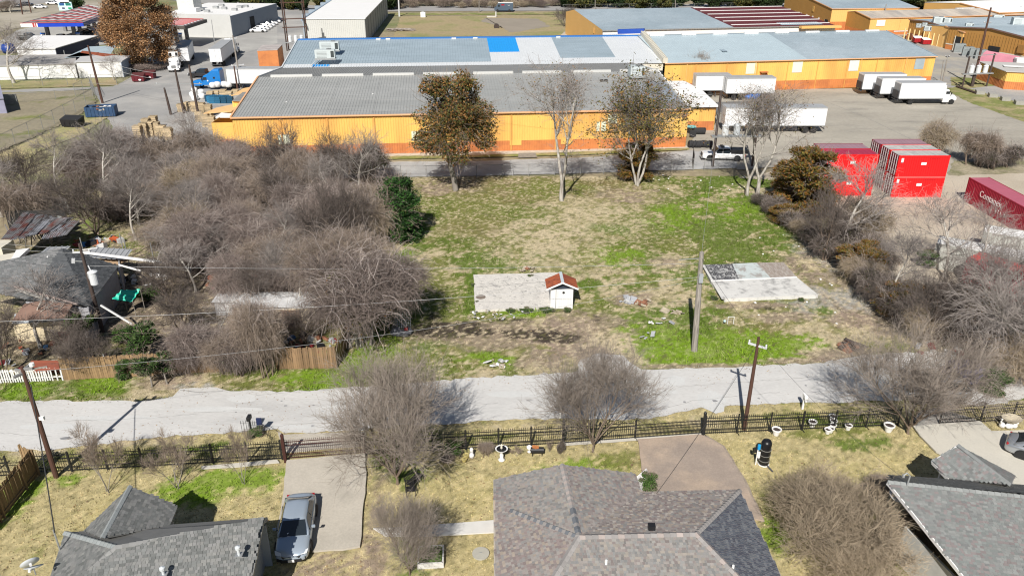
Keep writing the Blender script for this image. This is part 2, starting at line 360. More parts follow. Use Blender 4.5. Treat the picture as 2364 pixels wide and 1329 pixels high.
def crack(pts, w_=.03, z=.036, name='road_crack', mat=None, jit=.07):
    mb = MB(); q = []
    for i in range(len(pts)-1):
        a = Vector(pts[i]); b = Vector(pts[i+1]); n = max(2, int((b-a).length/.35))
        for k in range(n): q.append(a.lerp(b, k/n)+Vector((random.uniform(-jit, jit), random.uniform(-jit, jit))))
    q.append(Vector(pts[-1])); L_, R_ = [], []
    for i, p in enumerate(q):
        d = (q[min(i+1, len(q)-1)]-q[max(i-1, 0)]).normalized(); nn = Vector((-d.y, d.x))*w_*random.uniform(.3, .8)
        L_.append(p+nn); R_.append(p-nn)
    vs = [(p.x, p.y, z) for p in L_+R_]; k = len(q); mb.add(vs, [(i, i+1, k+i+1, k+i) for i in range(k-1)])
    o = mb.build(name, mat or m_crack); o['kind'] = 'structure'; return o
for pp in [((150, 972), (330, 966), (460, 955)), ((445, 952), (560, 948)), ((590, 912), (760, 900)), ((1240, 900), (1420, 880), (1560, 872)), ((1560, 893), (1750, 880), (1900, 868)), ((860, 960), (980, 945), (1150, 930)), ((0, 1000), (120, 1008)), ((560, 992), (700, 978), (840, 975)), ((1510, 950), (1600, 925), (1800, 905))]:
    crack(ZP(*pp), .022)
crack(ZP((415, 900), (450, 906), (515, 903)), .05)

# dirt margins where the pavement breaks up
sheet('dirt_shoulder', ZP((640, 995), (655, 1003), (845, 996), (843, 1030), (655, 1046)), .034, m_conc, amp=.05)
# driveways and paths
sheet('left_driveway', ZP((662, 1066), (842, 1050), (846, 1110), (838, 1180), (832, 1265), (790, 1272), (645, 1282), (640, 1220), (655, 1140)), .05, m_conc, amp=.05, thick=.12)
for pp in [((790, 1205), (770, 1235), (772, 1260)), ((800, 1215), (806, 1240)), ((735, 1092), (730, 1180)), ((660, 1150), (835, 1143))]:
    crack(ZP(*pp), .022, .054, 'driveway_crack')
sheet('brown_driveway', ZP((1471, 1017), (1610, 1006), (1622, 1008), (1668, 1034), (1715, 1110), (1762, 1205), (1738, 1200), (1700, 1150), (1500, 1160), (1484, 1100)), .05, m_pave, amp=.06, thick=.1)
sheet('driveway_edge', ZP((1612, 1003), (1632, 1006), (1672, 1030), (1722, 1110), (1766, 1205), (1756, 1207), (1712, 1112), (1664, 1036), (1618, 1010)), .056, M('edge_stone', (.30, .25, .2), .9, .3, 3), amp=.05)
sheet('gate_apron', ZP((1300, 1021), (1470, 1010), (1620, 1000), (1622, 1005), (1470, 1018), (1302, 1030)), .054, m_conc2, amp=.02)
sheet('right_driveway', ZP((2107, 986), (2262, 975), (2288, 998), (2364, 996), (2700, 985), (2700, 1300), (2500, 1300), (2364, 1220), (2330, 1130), (2160, 1046), (2122, 1007)), .05, m_conc2, thick=.1)
crack(ZP((2122, 1008), (2288, 999)), .03, .055, 'expansion_joint', jit=.01); crack(ZP((2267, 1001), (2364, 1080)), .03, .055, 'expansion_joint', jit=.01)
crack(ZP((2330, 1070), (2364, 1080)), .02, .055, 'expansion_joint', jit=.01)
sheet('gravel_apron', ZP((2107, 984), (2262, 973), (2160, 940), (2120, 950)), .044, M('grey_gravel', (.34, .32, .29), .9, .2, 1, grain=.25, gs=8), amp=.08)
sheet('front_path', ZP((862, 1222), (985, 1215), (1145, 1203), (1145, 1231), (990, 1240), (890, 1240)), .05, M('white_path', (.62, .61, .58), .85, .06, 2), thick=.08)
for xx in (1000, 1065): crack(ZP((xx, 1213), (xx+3, 1238)), .02, .054, 'path_joint', jit=.005)
sheet('path_by_fence', ZP((465, 1078), (640, 1063), (645, 1070), (560, 1079), (466, 1085)), .05, m_conc2, thick=.06, amp=.03)
# brick path beside the right house
bp = thing('brick_path', 'tan brick path running down beside the right house and its shrub bed', 'path', P(2060, 1220)); bp['kind'] = 'structure'
o0 = bp.location.copy()
mb = MB(); q = ZP((1985, 1120), (2046, 1112), (2052, 1128), (2120, 1205), (2185, 1329), (2150, 1329), (2090, 1225), (2035, 1190))
mb.prism([(x-o0.x, y-o0.y) for x, y in q], -.02, .05); mb.build('path_bed', M('mortar', (.28, .24, .19), .9, .15, 3), bp)
brick = None; qq = [(x-o0.x, y-o0.y) for x, y in q]
xs = [a for a, b in qq]; ys = [b for a, b in qq]; cnt = 0
ang = math.atan2(P(2150, 1329).y-P(2035, 1190).y, P(2150, 1329).x-P(2035, 1190).x)
for i in range(-40, 40):
    for j in range(-60, 60):
        u = (j+(i % 2)*.5)*.40; v = i*.25; x = u*math.cos(ang)-v*math.sin(ang); y = u*math.sin(ang)+v*math.cos(ang)
        if cnt < 290 and inpoly([x], [y], qq)[0]:
            cnt += 1
            if brick is None:
                brick = MB().box(0, 0, 0, .38, .23, .05).build('brick', M('tan_brick', (.46, .38, .28), .9, .1, 3, rnd=.25), bp); b_ = brick
            else: b_ = clone(brick, bp)
            b_.location = (x, y, .05+random.uniform(0, .012)); b_.rotation_euler = (0, 0, ang+random.uniform(-.03, .03))

# ---- service road behind the lot and the paved yards
sheet('service_road', ZP((540, 372), (870, 374), (1100, 372), (1340, 364), (1530, 352), (1590, 348), (1700, 352), (1700, 388), (1600, 391), (1340, 400), (1100, 406), (870, 410), (700, 415), (540, 420)), .02, M('service_paving', (.36, .36, .355), .9, .08, .4, col2=(.44, .44, .43), s2=.2, grain=.08, gs=6), amp=.12)
sheet('kerb_strip', ZP((540, 362), (1590, 342), (1592, 346), (1340, 358), (1090, 364), (870, 369), (540, 372)), .035, m_gfield, amp=.06)
sheet('footing_strip', ZP((540, 358), (1590, 337), (1590, 342), (1090, 359), (540, 364)), .04, M('crushed_stone', (.5, .46, .38), .9, .2, 1.5), amp=.12)
sheet('drain_apron', ZP((1197, 354), (1236, 353), (1240, 364), (1196, 365)), .045, M('drain_stone', (.25, .23, .2), .9, .3, 2))
sheet('container_yard', ZP((1700, 410), (1830, 420), (1900, 470), (1960, 590), (2060, 650), (2110, 720), (2200, 700), (2900, 760), (2900, 360), (2364, 372), (2200, 400), (1900, 380)), .03, m_gravel, amp=.4, step=1.5)
sheet('weedy_strip', ZP((2200, 372), (2900, 352), (2900, 410), (2364, 400), (2190, 405)), .04, M('straw_weeds', (.33, .285, .2), .95, .25, .5, col2=(.2, .19, .1), s2=.3, grain=.3, gs=3), amp=.5, step=1)
sheet('truck_yard', ZP((1585, 350), (1640, 235), (1540, 210), (2140, 202), (2190, 212), (2240, 235), (2620, 370), (2190, 400), (1900, 378), (1700, 392), (1700, 350)), .012, m_yard, amp=.15, step=1)
sheet('dark_yard_patch', ZP((1650, 236), (1790, 232), (1820, 248), (1650, 262)), .018, M('oily_yard', (.15, .145, .14), .9, .2, .5), amp=.3)
crack(ZP((1890, 228), (2000, 272), (2110, 325)), .07, .02, 'yard_joint', jit=.05)
sheet('yard_verge', ZP((2190, 205), (2215, 198), (2290, 220), (2700, 335), (2700, 400), (2240, 238), (2195, 215)), .024, m_gfield, amp=.15)
sheet('right_parking', ZP((2150, 195), (2250, 196), (2420, 200), (2900, 210), (2900, 330), (2364, 262), (2230, 208)), .018, m_asph)
sheet('right_lane', ZP((2030, 62), (2160, 60), (2200, 90), (2364, 108), (2900, 120), (2900, 215), (2230, 200), (2140, 208), (2020, 130)), .006, M('lane_paving', (.31, .30, .28), .9, .12, .2, col2=(.42, .38, .3), s2=.08), amp=.1)
sheet('pad_grass', ZP((2195, 178), (2270, 182), (2320, 196), (2240, 204), (2195, 198)), .03, m_gfield, amp=.2)
sheet('left_yard_paving', ZP((-900, 222), (-400, 214), (0, 210), (60, 206), (260, 200), (330, 165), (380, 60), (620, 20), (760, 20), (735, 100), (700, 160), (560, 240), (545, 330), (480, 380), (330, 380), (270, 330), (255, 285), (215, 205), (60, 216), (0, 220), (-900, 236)), .004, m_asph, amp=.15, step=2)
sheet('station_paving', ZP((-900, 160), (0, 95), (40, 70), (250, 24), (430, 30), (640, 22), (640, 100), (420, 165), (300, 100), (0, 118), (-900, 200)), .008, M('station_concrete', (.35, .34, .32), .9, .1, .1, col2=(.43, .42, .39), s2=.06), amp=.1)
sheet('verge_of_white_sheds', ZP((-900, 215), (0, 186), (90, 188), (265, 180), (272, 196), (120, 202), (0, 205), (-900, 232)), .014, m_field, amp=.3)
sheet('left_field', ZP((-900, 250), (0, 214), (215, 208), (222, 240), (170, 275), (0, 350), (-900, 560)), .012, M('scrub_field', (.27, .235, .16), .95, .2, .15, col2=(.17, .18, .06), s2=.12, lo=.52, hi=.62, grain=.2, gs=1.5), amp=.3)
sheet('tan_verge', ZP((-900, 620), (0, 355), (170, 282), (255, 246), (262, 262), (190, 310), (90, 350), (0, 400), (-900, 700)), .016, M('straw_verge', (.42, .35, .19), .95, .18, .2, col2=(.27, .27, .11), s2=.2, grain=.2, gs=2), amp=.3)
sheet('far_field', ZP((905, 92), (925, 38), (1285, 36), (1300, 50), (1345, 86)), .01, m_field, amp=.3, step=2)
sheet('sand_patch', ZP((1300, 74), (1330, 72), (1345, 82), (1295, 82)), .02, m_gravel, amp=.4)
sheet('dry_patch', ZP((1120, 42), (1240, 44), (1270, 62), (1180, 76), (1150, 60), (1110, 50)), .02, M('scraped_earth', (.29, .25, .2), .95, .1, .1), amp=.6)
sheet('highway', ZP((-1400, 60), (0, 22), (250, -14), (620, 24), (900, 27), (1300, 25), (1800, 19), (2364, 12), (3600, 20), (3600, 5), (2364, 2), (1800, 8), (1300, 14), (920, 15), (640, 12), (300, -30), (-1400, 0)), .016, M('far_asphalt', (.32, .31, .30), .9, .08, .1), amp=.05, step=4)
sheet('highway_verge', ZP((900, 31), (1300, 29), (1300, 34), (905, 36)), .02, m_gfield)
sheet('old_lot', ZP((-1400, 20), (-200, 8), (0, 6), (250, -16), (240, 20), (60, 62), (0, 72), (-1400, 120)), .01, M('faded_paving', (.40, .36, .29), .9, .1, .08, col2=(.30, .27, .2), s2=.05), amp=.3, step=3)

# ================================================================ BUILDINGS
def ribbed(mb, P0, U, V, N, pitch=.4, rw=.07, rh=.04):
    """sheet metal: flat pans with raised ribs running along V"""
    P0, U, V, N = Vector(P0), Vector(U), Vector(V), Vector(N).normalized(); L = U.length; u = U/L; n = max(1, int(round(L/pitch))); p = L/n
    prof = [(0, 0)]
    for i in range(n):
        x = (i+.5)*p; prof += [(x-rw, 0), (x-rw*.6, rh), (x+rw*.6, rh), (x+rw, 0)]
    prof.append((L, 0)); k = len(prof)
    A = [P0+u*a+N*b for a, b in prof]; B = [a+V for a in A]
    mb.add(A+B, [(i, i+1, k+i+1, k+i) for i in range(k-1)]); return mb
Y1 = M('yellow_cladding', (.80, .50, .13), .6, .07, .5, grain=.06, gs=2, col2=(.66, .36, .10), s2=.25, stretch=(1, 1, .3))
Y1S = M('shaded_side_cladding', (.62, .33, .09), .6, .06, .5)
O1 = M('orange_cladding', (.58, .215, .07), .6, .1, .6, col2=(.48, .17, .06), s2=.4)
Y2m = M('apricot_wall', (.80, .47, .16), .6, .05, .3)
TRIM = M('apricot_trim', (.76, .42, .22), .5, .05)
PALE = M('pale_green_panel', (.74, .78, .60), .5, .04, 2)
PALE2 = M('translucent_panel', (.66, .68, .66), .5, .05, 2)
RG = M('weathered_metal_roof', (.36, .365, .35), .5, .12, .35, metal=.15, col2=(.40, .40, .385), s2=.15, lo=.4, hi=.8, grain=.1, gs=1.5, stretch=(.25, 1, 1))
RB = M('blue_grey_roof', (.36, .43, .47), .45, .06, .25, metal=.15, col2=(.42, .49, .53), s2=.05, grain=.06, gs=1)
RB2 = M('light_blue_grey_roof', (.46, .55, .59), .45, .05, .2, metal=.1, grain=.05, gs=1)
RB3 = M('slate_blue_roof', (.37, .45, .50), .45, .1, .3, metal=.15, col2=(.31, .38, .42), s2=.3, grain=.12, gs=1.2, stretch=(.3, 1.2, 1))
RW = M('white_metal_roof', (.62, .64, .65), .4, .04, .3, grain=.03, gs=2)
BL_ = M('bright_blue_roof', (.02, .30, .72), .45, .06, 1)
BL2 = M('blue_roof', (.045, .19, .52), .45, .06, .4)
MAR = M('maroon_roof', (.13, .028, .03), .55, .12, .5)
STRIP = M('ridge_vent_metal', (.46, .46, .44), .45, .06, 2)
WH = M('white_membrane', (.80, .79, .77), .6, .03, .3)
GRW = M('grey_wall', (.44, .44, .43), .8, .06, .4)
GLS = M('dark_glass', (.02, .025, .03), .12, 0)
CRM = M('cream_wall', (.66, .62, .52), .7, .05, .5)
STL = M('galvanised_steel', (.42, .43, .43), .45, .1, 3, metal=.5)
RUST = M('rusted_sheet', (.33, .085, .035), .8, .25, 2.5, col2=(.20, .055, .03), s2=1.5)

class Frame:
    """local building frame: origin A at ground, x towards B, y to the back"""
    def __init__(s, A, B):
        s.o = Vector((A[0], A[1], 0)); d = Vector((B[0]-A[0], B[1]-A[1])); s.W = d.length; s.a = math.atan2(d.y, d.x)
    def loc(s, w_):   # world xy -> local
        dx, dy = w_[0]-s.o.x, w_[1]-s.o.y; c, n = math.cos(s.a), math.sin(s.a)
        return (dx*c+dy*n, -dx*n+dy*c)

def wall_bays(t, x0, x1, y, z0, z1, zb, nb, ym, om, pitch=.36, face=-1, base='base_panel', seam=True):
    """front or back wall split into bays; lower band up to zb in om, the rest in ym"""
    bw = (x1-x0)/nb; N = (0, face, 0)
    for i in range(nb):
        a = x0+i*bw
        if zb: mb = MB(); ribbed(mb, (a, y, z0), (bw-.03, 0, 0), (0, 0, zb-z0), N, pitch, .05, .05); mb.build(base, om, t)
        mb = MB(); ribbed(mb, (a, y, zb or z0), (bw-.03, 0, 0), (0, 0, z1-(zb or z0)), N, pitch, .05, .05); mb.build('wall_panel', ym, t)
        if seam and i: MB().box(a-.015, y-.045*1*(-face), (z0+z1)/2, .13, .09, z1-z0).build('seam_strip', Y1S, t)
def side_wall(t, x, y0, y1, z0, z1, zr, zb, ym, om, face=1, yr=None):
    """gable end in the plane x"""
    yr = yr if yr is not None else (y0+y1)/2
    if zb: MB().slab([(x, y0, z0), (x, y1, z0), (x, y1, zb), (x, y0, zb)], .06*face).build('base_panel', om, t)
    MB().slab([(x, y0, zb or z0), (x, y1, zb or z0), (x, y1, z1), (x, yr, zr), (x, y0, z1)], .06*face).build('gable_wall', ym, t)
def slope(t, x0, x1, ya, za, yb, zb, mat, pitch=.42, over=0.0, name='roof_panel', rw=.06, rh=.045):
    mb = MB(); V = Vector((0, yb-ya, zb-za)); N = Vector((1, 0, 0)).cross(V)
    if N.z < 0: N = -N
    ribbed(mb, (x0, ya, za), (x1-x0, 0, 0), V, N, pitch, rw, rh); return mb.build(name, mat, t)
def hvac(label, loc, rz, s=(2.2, 1.6, 1.3), group=None, mat=None):
    t = thing('rooftop_unit', label, 'air conditioner', loc, rz, group); m = mat or M('unit_metal', (.52, .57, .57), .5, .06, 2)
    MB().box(0, 0, .12, s[0]*1.05, s[1]*1.05, .24).build('base_frame', STL, t)
    MB().box(0, 0, .25+s[2]/2, s[0], s[1], s[2]).build('cabinet', m, t, bevel=.03)
    mb = MB()
    for k in range(5): mb.box(-s[0]*.15, -s[1]/2-.012, .42+k*s[2]*.16, s[0]*.5, .03, .05)
    mb.build('louvre', M('louvre_grey', (.2, .21, .21), .6, .1), t)
    MB().lathe([(.01, 0), (s[1]*.3, 0), (s[1]*.3, .12), (.05, .14)], 14, (s[0]*.2, 0, .25+s[2])).build('fan', M('louvre_grey', (.2, .21, .21)), t)
    MB().box(s[0]*.38, -s[1]/2-.02, .25+s[2]*.5, s[0]*.16, .04, s[2]*.75).build('access_panel', M('unit_dark', (.05, .06, .06), .6), t)
    return t

# ---- the long orange and yellow warehouse behind the lot
f1 = Frame((-38.75, 107.4), (25.6, 112.8)); W1 = f1.W; D1 = 38.3; HE, HR = 5.65, 7.6
t = thing('orange_warehouse', 'long yellow and orange metal warehouse with weathered grey roof behind the vacant lot', 'warehouse', f1.o, f1.a)
wall_bays(t, 0, W1, 0, 0, HE, 1.55, 10, Y1, O1)
side_wall(t, W1, 0, D1, 0, HE, HR, 1.55, Y1, O1); side_wall(t, 0, 0, D1, 0, HE, HR, 1.55, Y1, O1, -1)
MB().box(W1/2, D1+.05, HE/2, W1, .1, HE).build('rear_wall', Y1, t)
nb = 10
for i in range(nb):
    a, b = W1*i/nb, W1*(i+1)/nb
    slope(t, a, b-.02, -.25, HE+.05, D1/2, HR, RG, .44, rw=.07, rh=.05)
slope(t, 0, W1, D1, HE+.05, D1/2-.0, HR+.004, M('dull_grey_roof', (.27, .265, .25), .55, .1, .3, metal=.1, grain=.06, gs=1.2), .44)
slope(t, W1-5.5, W1-.3, .3, HE+.14, 13, HE+.14+(HR-HE)*13/(D1/2)-.03, M('bluish_stain_roof', (.36, .40, .45), .4, .15, .4, metal=.3, col2=(.27, .28, .28), s2=.3), .42, name='patched_sheet')
MB().box(W1/2, -.30, HE+.0, W1+.3, .16, .2).build('eave_gutter', TRIM, t)
for x, sgn in ((0, -1), (W1, 1)):
    MB().beam((x+.08*sgn, -.3, HE+.1), (x+.08*sgn, D1/2, HR+.08), .22, .24).build('rake_trim', WH if sgn > 0 else TRIM, t)
    MB().beam((x+.08*sgn, D1/2, HR+.08), (x+.08*sgn, D1, HE+.1), .22, .24).build('rake_trim', WH, t)
for i in range(8):
    xx = 2.3+i*8.05
    MB().box(xx+2.9, D1/2, HR+.16, 6.6, .62, .36, tx=.99, ty=.7).build('ridge_vent', STRIP, t)
for (a, b, w_, h_) in ((648, 314, 1.55, 1.35), (961, 312, 1.55, 1.35), (1394, 299, 1.35, 1.35)):
    lx, ly = f1.loc(XY(a, b, 3.4)); MB().box(lx, -.045, HT(a, 352, b), w_, .06, h_).build('window_panel', PALE, t)
for (a, b) in ((1191, 332), (1307, 325)):
    lx, ly = f1.loc(XY(a, b, 1.2)); MB().box(lx, -.05, 1.25, 1.7, .07, .75).build('hatch', Y1, t)
lx = f1.loc(XY(1418, 269, 5))[0]; MB().box(lx, -.045, 4.4, 1.3, .06, 1.3).build('window_panel', PALE, t)
lx = f1.loc(XY(1578, 262, 4.9))[0]
MB().box(lx, -.12, 4.75, .75, .2, .35).build('meter_box', M('dull_brown', (.3, .15, .07), .7), t)
for k in range(4): MB().tube([(lx-.3+k*.2, -.2, 4.6), (lx-.3+k*.2, -.28, 4.2)], .03, 5).build('insulator', m_dark, t)
for k in range(5): MB().lathe([(.01, 0), (.09, .02), (.09, .12), (.01, .14)], 8, (W1*(.1+.19*k), 6+k % 3*3, HE+.08+(6+k % 3*3)*(HR-HE)/(D1/2))).build('roof_cap', WH, t)
for i in range(1, 10): MB().tube([(W1*i/10+.1, -.12, .2), (W1*i/10+.1, -.12, HE-.1)], .05, 6).build('downpipe', Y1S, t)
hvac('large grey rooftop cooling unit at the right end of the grey warehouse roof', P(1468, 178, 7.4), f1.a, (2.3, 2.2, 1.5))
vt = thing('roof_hatch', 'small pair of dark vents lying on the grey warehouse roof', 'roof vent', P(1394, 188, 7.1), f1.a)
MB().box(-.35, 0, .12, .55, .5, .25).box(.35, 0, .12, .55, .5, .25).build('vent_box', M('vent_brown', (.1, .09, .08), .8, .3, 6), vt)
for k in (-.35, .35): MB().box(k, 0, .27, .4, .36, .04).build('vent_screen', m_dark, vt)

# cream block and white lean-to at its right end
fa = Frame(XY(1537, 293), XY(1640, 293)); t = thing('annex', 'low yellow annex with flat white roof at the right end of the grey roofed warehouse', 'annex', (26.6, 122.6, 0), R(1.5))
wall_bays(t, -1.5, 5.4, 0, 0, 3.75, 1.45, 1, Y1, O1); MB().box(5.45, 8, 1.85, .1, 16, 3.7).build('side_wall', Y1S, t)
MB().slab([(-1.7, -.4, 3.85), (5.9, -.4, 3.85), (5.6, 9, 4.35), (4.0, 16, 4.7), (-1.7, 16, 4.7)], .15).build('roof', WH, t)
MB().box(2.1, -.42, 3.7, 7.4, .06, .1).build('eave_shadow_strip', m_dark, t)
for i in range(5): MB().box(-1+i*1.3, -.36, 3.62, .08, .5, .14).build('rafter_tail', m_dark, t)

# ---- second warehouse, patchwork roof with blue far slope
f2 = Frame((-41.9, 145.5), (28.6, 151.2)); W2 = f2.W; D2 = 38
t = thing('patchwork_roof_warehouse', 'long warehouse with blue ridge and patchwork roof of slate, white and blue sheets', 'warehouse', f2.o, f2.a)
MB().box(W2/2, .1, 2.8, W2, .2, 5.5).build('front_wall', CRM, t); MB().box(W2/2, D2-.1, 2.8, W2, .2, 5.5).build('rear_wall', CRM, t)
side_wall(t, W2, 0, D2, 0, 5.6, 8, 0, CRM, O1); side_wall(t, 0, 0, D2, 0, 5.6, 8, 0, CRM, O1, -1)
def s2(xa, xb, ya, yb, mat, nm='roof_panel'):
    za = 5.65+(8-5.65)*ya/(D2/2); zb = 5.65+(8-5.65)*yb/(D2/2); return slope(t, xa, xb, ya, za, yb, zb, mat, .5, name=nm)
def l2(px, py, yy):  # local x on the second roof for a photo point
    z = 5.65+2.35*yy/19; return f2.loc(XY(px, py, z))[0]
xa, xb = l2(1126, 95, 18), l2(1203, 125, 9); xc, xd = l2(1275, 90, 18), l2(1395, 90, 18)
s2(0, W2, -.2, 2.3, RW); s2(0, xa, 2.3, 19, RB3); s2(xa, xb, 8.5, 19, BL_); s2(xa, xb, 2.3, 8.5, RW)
s2(xb, xc, 2.3, 19, RW); s2(xc, xd, 4.0, 19, RB3); s2(xc, xd, 2.3, 4.0, RW); s2(xd, W2, 2.3, 19, RW)
slope(t, 0, W2, D2+.2, 5.65, 19, 8.004, BL2, .5)
MB().box(W2/2, 19.3, 8.03, W2, 1.4, .12).build('ridge_cap', BL2, t)
MB().beam((-.1, -.2, 5.75), (-.1, 19, 8.1), .2, .2).build('rake_trim', RW, t)
mb = MB(); ribbed(mb, (5.2, .6, 5.75), (3.2, 0, 0), (0, 1.4, .17), (0, 0, 1), .5); mb.build('blue_patch', BL_, t)
# raised parapet between the two roofs
MB().beam((W2+.25, -.4, 6.1), (W2+.25, 19, 8.6), .9, .9).build('parapet', CRM, t)
for k in (-.3, 0, .3): MB().beam((W2+.25+k, -.42, 6.58), (W2+.25+k, 19, 9.08), .05, .06).build('parapet_rib', M('rib_grey', (.3, .3, .26), .7), t)
MB().beam((W2-4.5, 21.2, 8.6), (W2+.6, 18.9, 9.0), .9, .9).build('parapet_end', M('deep_blue', (.02, .07, .35), .5), t)
for k, (a, b) in enumerate(((1510, 160), (1522, 164))): MB().box(f2.loc(XY(a, b, 4))[0], -.04, 3.9, .9, .06, .7).build('window', GLS, t)
for a, b in ((873, 92), (1048, 93), (1098, 92), (895, 93), (1290, 88)):
    p = f2.loc(XY(a, b, 8)); MB().box(p[0], 18.2, 8.05, .9, .3, .2).build('vent_cap', WH, t)
u1 = hvac('pale blue twin cabinet cooling unit at the left of the slate roof, the farther one', P(762, 118, 7.4), f2.a, (3.6, 1.5, 1.5), 'twin cabinet units on the slate roof')
u2 = dup(u1, P(752, 137, 6.9), f2.a, 'pale blue cabinet cooling unit nearer the slate roof edge with a pipe running down', None)
pp = thing('drain_pipe', 'thin white pipe running down the slate roof from the nearer cooling unit', 'pipe', P(735, 133, 6.8))
MB().tube([(0, 0, .15), tuple(P(718, 155, 5.9)-P(735, 133, 6.8)+Vector((0, 0, .1)))], .07, 6).build('pipe_run', RW, pp)
for k in (0.2, .8): MB().box(*(tuple((P(718, 155, 5.9)-P(735, 133, 6.8))*k+Vector((0, 0, .06)))), .2, .1, .12).build('pipe_bracket', STL, pp)

# ---- right warehouse, blue grey roof
f3 = Frame((28.9, 150.9), (83.9, 158.9)); W3 = f3.W; D3 = 37
t = thing('blue_grey_roof_warehouse', 'yellow warehouse with wide blue grey roof facing the truck yard', 'warehouse', f3.o, f3.a)
wall_bays(t, 0, W3, 0, 0, 5.6, 1.75, 9, Y1, O1, .42)
side_wall(t, W3, 0, D3, 0, 5.6, 8, 1.75, Y1, O1); MB().box(W3/2, D3, 2.8, W3, .2, 5.5).build('rear_wall', Y1, t)
q = 4
bounds = [0, W3*.52, W3*.56, W3]
slope(t, 0, W3*.515, -.25, 5.65, 18.5, 8.1, RB2, .55); slope(t, W3*.515, W3+.2, -.25, 5.65, 18.5, 8.1, RB, .55)
slope(t, 0, W3+.2, D3+.2, 5.65, 18.5, 8.104, RB, .55)
MB().box(W3/2, -.3, 5.62, W3+.3, .14, .14).build('eave_gutter', TRIM, t)
MB().beam((W3+.2, -.3, 5.7), (W3+.2, 18.5, 8.15), .12, .16).build('rake_trim', RB, t)
for i in range(8): MB().box(4+i*6.9, 18.2, 8.25, 3.1, .5, .34, ty=.7).build('ridge_vent', RW, t)
for (a, b, m_) in ((1722, 154, PALE), (1827, 151, PALE), (1957, 148, PALE2), (2103, 143, RB)):
    lx = f3.loc(XY(a, b, 4.2))[0]; MB().box(lx, -.05, 4.25, 2.0, .06, 2.0).build('window_panel', m_, t)
for a in (1574, 1740, 2003, 2118): MB().tube([(f3.loc(XY(a, 160, 4))[0], -.13, .1), (f3.loc(XY(a, 160, 4))[0], -.13, 5.5)], .09, 6).build('downpipe', Y2m, t)
MB().box(f3.loc(XY(1759, 172, 3))[0], -.5, 3.6, 1.5, .9, .12).build('door_canopy', O1, t)
for k in (-.6, .6): MB().box(f3.loc(XY(1759, 172, 3))[0]+k, -.3, 3.2, .08, .5, .7).build('canopy_bracket', O1, t)
MB().box(f3.loc(XY(1660, 115, 6.5))[0], 7.5, 6.66, 1.0, 4, .06).build('grey_patch', RB3, t)

# ---- building behind: slate roof, then maroon roof
f4 = Frame((21.6, 193.8), (80.5, 203.2))
t = thing('maroon_roof_warehouse', 'yellow warehouse behind the blue grey roof, half slate and half maroon banded roof', 'warehouse', f4.o, f4.a)
MB().box(29.8, 0, 3, 59.6, .2, 6).build('front_wall', WH, t)
side_wall(t, 0, 0, 40, 0, 6, 7.6, 0, Y2m, O1, -1, yr=30); side_wall(t, 59.6, 0, 40, 0, 6, 7.6, 0, Y2m, O1, 1, yr=30)
slope(t, 0, 33, -.2, 6.05, 30, 7.6, RB, .6); slope(t, 33, 59.6, -.2, 6.05, 30, 7.6, MAR, .6); slope(t, 0, 59.6, 40, 6, 30, 7.6, RB3, .6)
for k in range(6): MB().beam((33.5, 3+k*5.2, 6.05+1.55*(3+k*5.2)/30+.1), (59.6, 3+k*5.2, 6.15+1.55*(3+k*5.2)/30), .35, .12).build('roof_rail', WH, t)
MB().box(29.8, -.35, 6.0, 60, .2, .22).build('eave_gutter', STL, t)
MB().box(-.1, 8, 5.0, .08, .5, 1.2).build('wall_vent', Y2m, t); MB().tube([(-.25, 3.5, .2), (-.25, 3.5, 3.6)], .2, 6).build('wall_pipe', CRM, t)
sk = MB(); ribbed(sk, (46, 1, 6.2), (11, 0, 0), (0, 3.4, .18), (0, 0, 1), .6); sk.build('light_patch', RB, t)
MB().box(55, -1.2, 5.9, 10.5, 1.4, .5).build('orange_canopy', Y2m, t)

def far_block(name, label, A, B, depth, he, hr, roofm, front=None, band=None, yr=None, side=None):
    f = Frame(A, B); t = thing(name, label, 'warehouse', f.o, f.a); front = front or Y2m
    yr = yr if yr is not None else depth/2
    wall_bays(t, 0, f.W, 0, 0, he, band or 0, max(1, int(f.W/9)), front, O1, .6, seam=False)
    MB().box(f.W/2, depth, he/2, f.W, .2, he).build('rear_wall', front, t)
    side_wall(t, 0, 0, depth, 0, he, hr, band or 0, side or front, O1, -1, yr=yr); side_wall(t, f.W, 0, depth, 0, he, hr, band or 0, front, O1, 1, yr=yr)
    slope(t, -.1, f.W+.1, -.2, he+.04, yr, hr+.04, roofm, .6); slope(t, -.1, f.W+.1, depth+.2, he+.04, yr, hr+.044, roofm, .6)
    MB().beam((-.12, -.2, he+.05), (-.12, yr, hr+.06), .16, .2).build('rake_trim', TRIM, t); MB().box(f.W/2, -.25, he, f.W+.3, .12, .14).build('eave_gutter', TRIM, t)
    return t, f
# far right group, measured from the photo
OCH = M('ochre_wall', (.45, .235, .065), .65, .07, .4)
t, f = far_block('slate_roof_warehouse', 'far yellow warehouse with slate roof and small white windows in its brown side', XY(1921, 21, 6), XY(2121, 19, 6), 34, 6, 7.6, RB, band=2.4, side=OCH)
for k in range(6):
    MB().box(-.1, 3+k*4.3, 1.9, .1, .7, 1.7).build('window', WH, t)
MB().box(-.1, 12, 4.8, .1, 1.2, 1.6).build('wall_vent', M('vent_ochre', (.6, .35, .1), .6), t); MB().box(-.1, 2.2, 1.5, .12, 2.0, 2.6).build('dock_door', m_dark, t)
RC = M('cream_streaked_roof', (.52, .46, .39), .6, .15, .3, col2=(.36, .33, .30), s2=.2, stretch=(1, .2, 1))
t, f = far_block('cream_roof_warehouse', 'long low yellow warehouse with streaky cream roof, second from the top right', XY(2010, 43, 4.6), XY(2364+120, 31, 4.6), 15, 4.6, 5.7, RC, band=1.2, side=OCH)
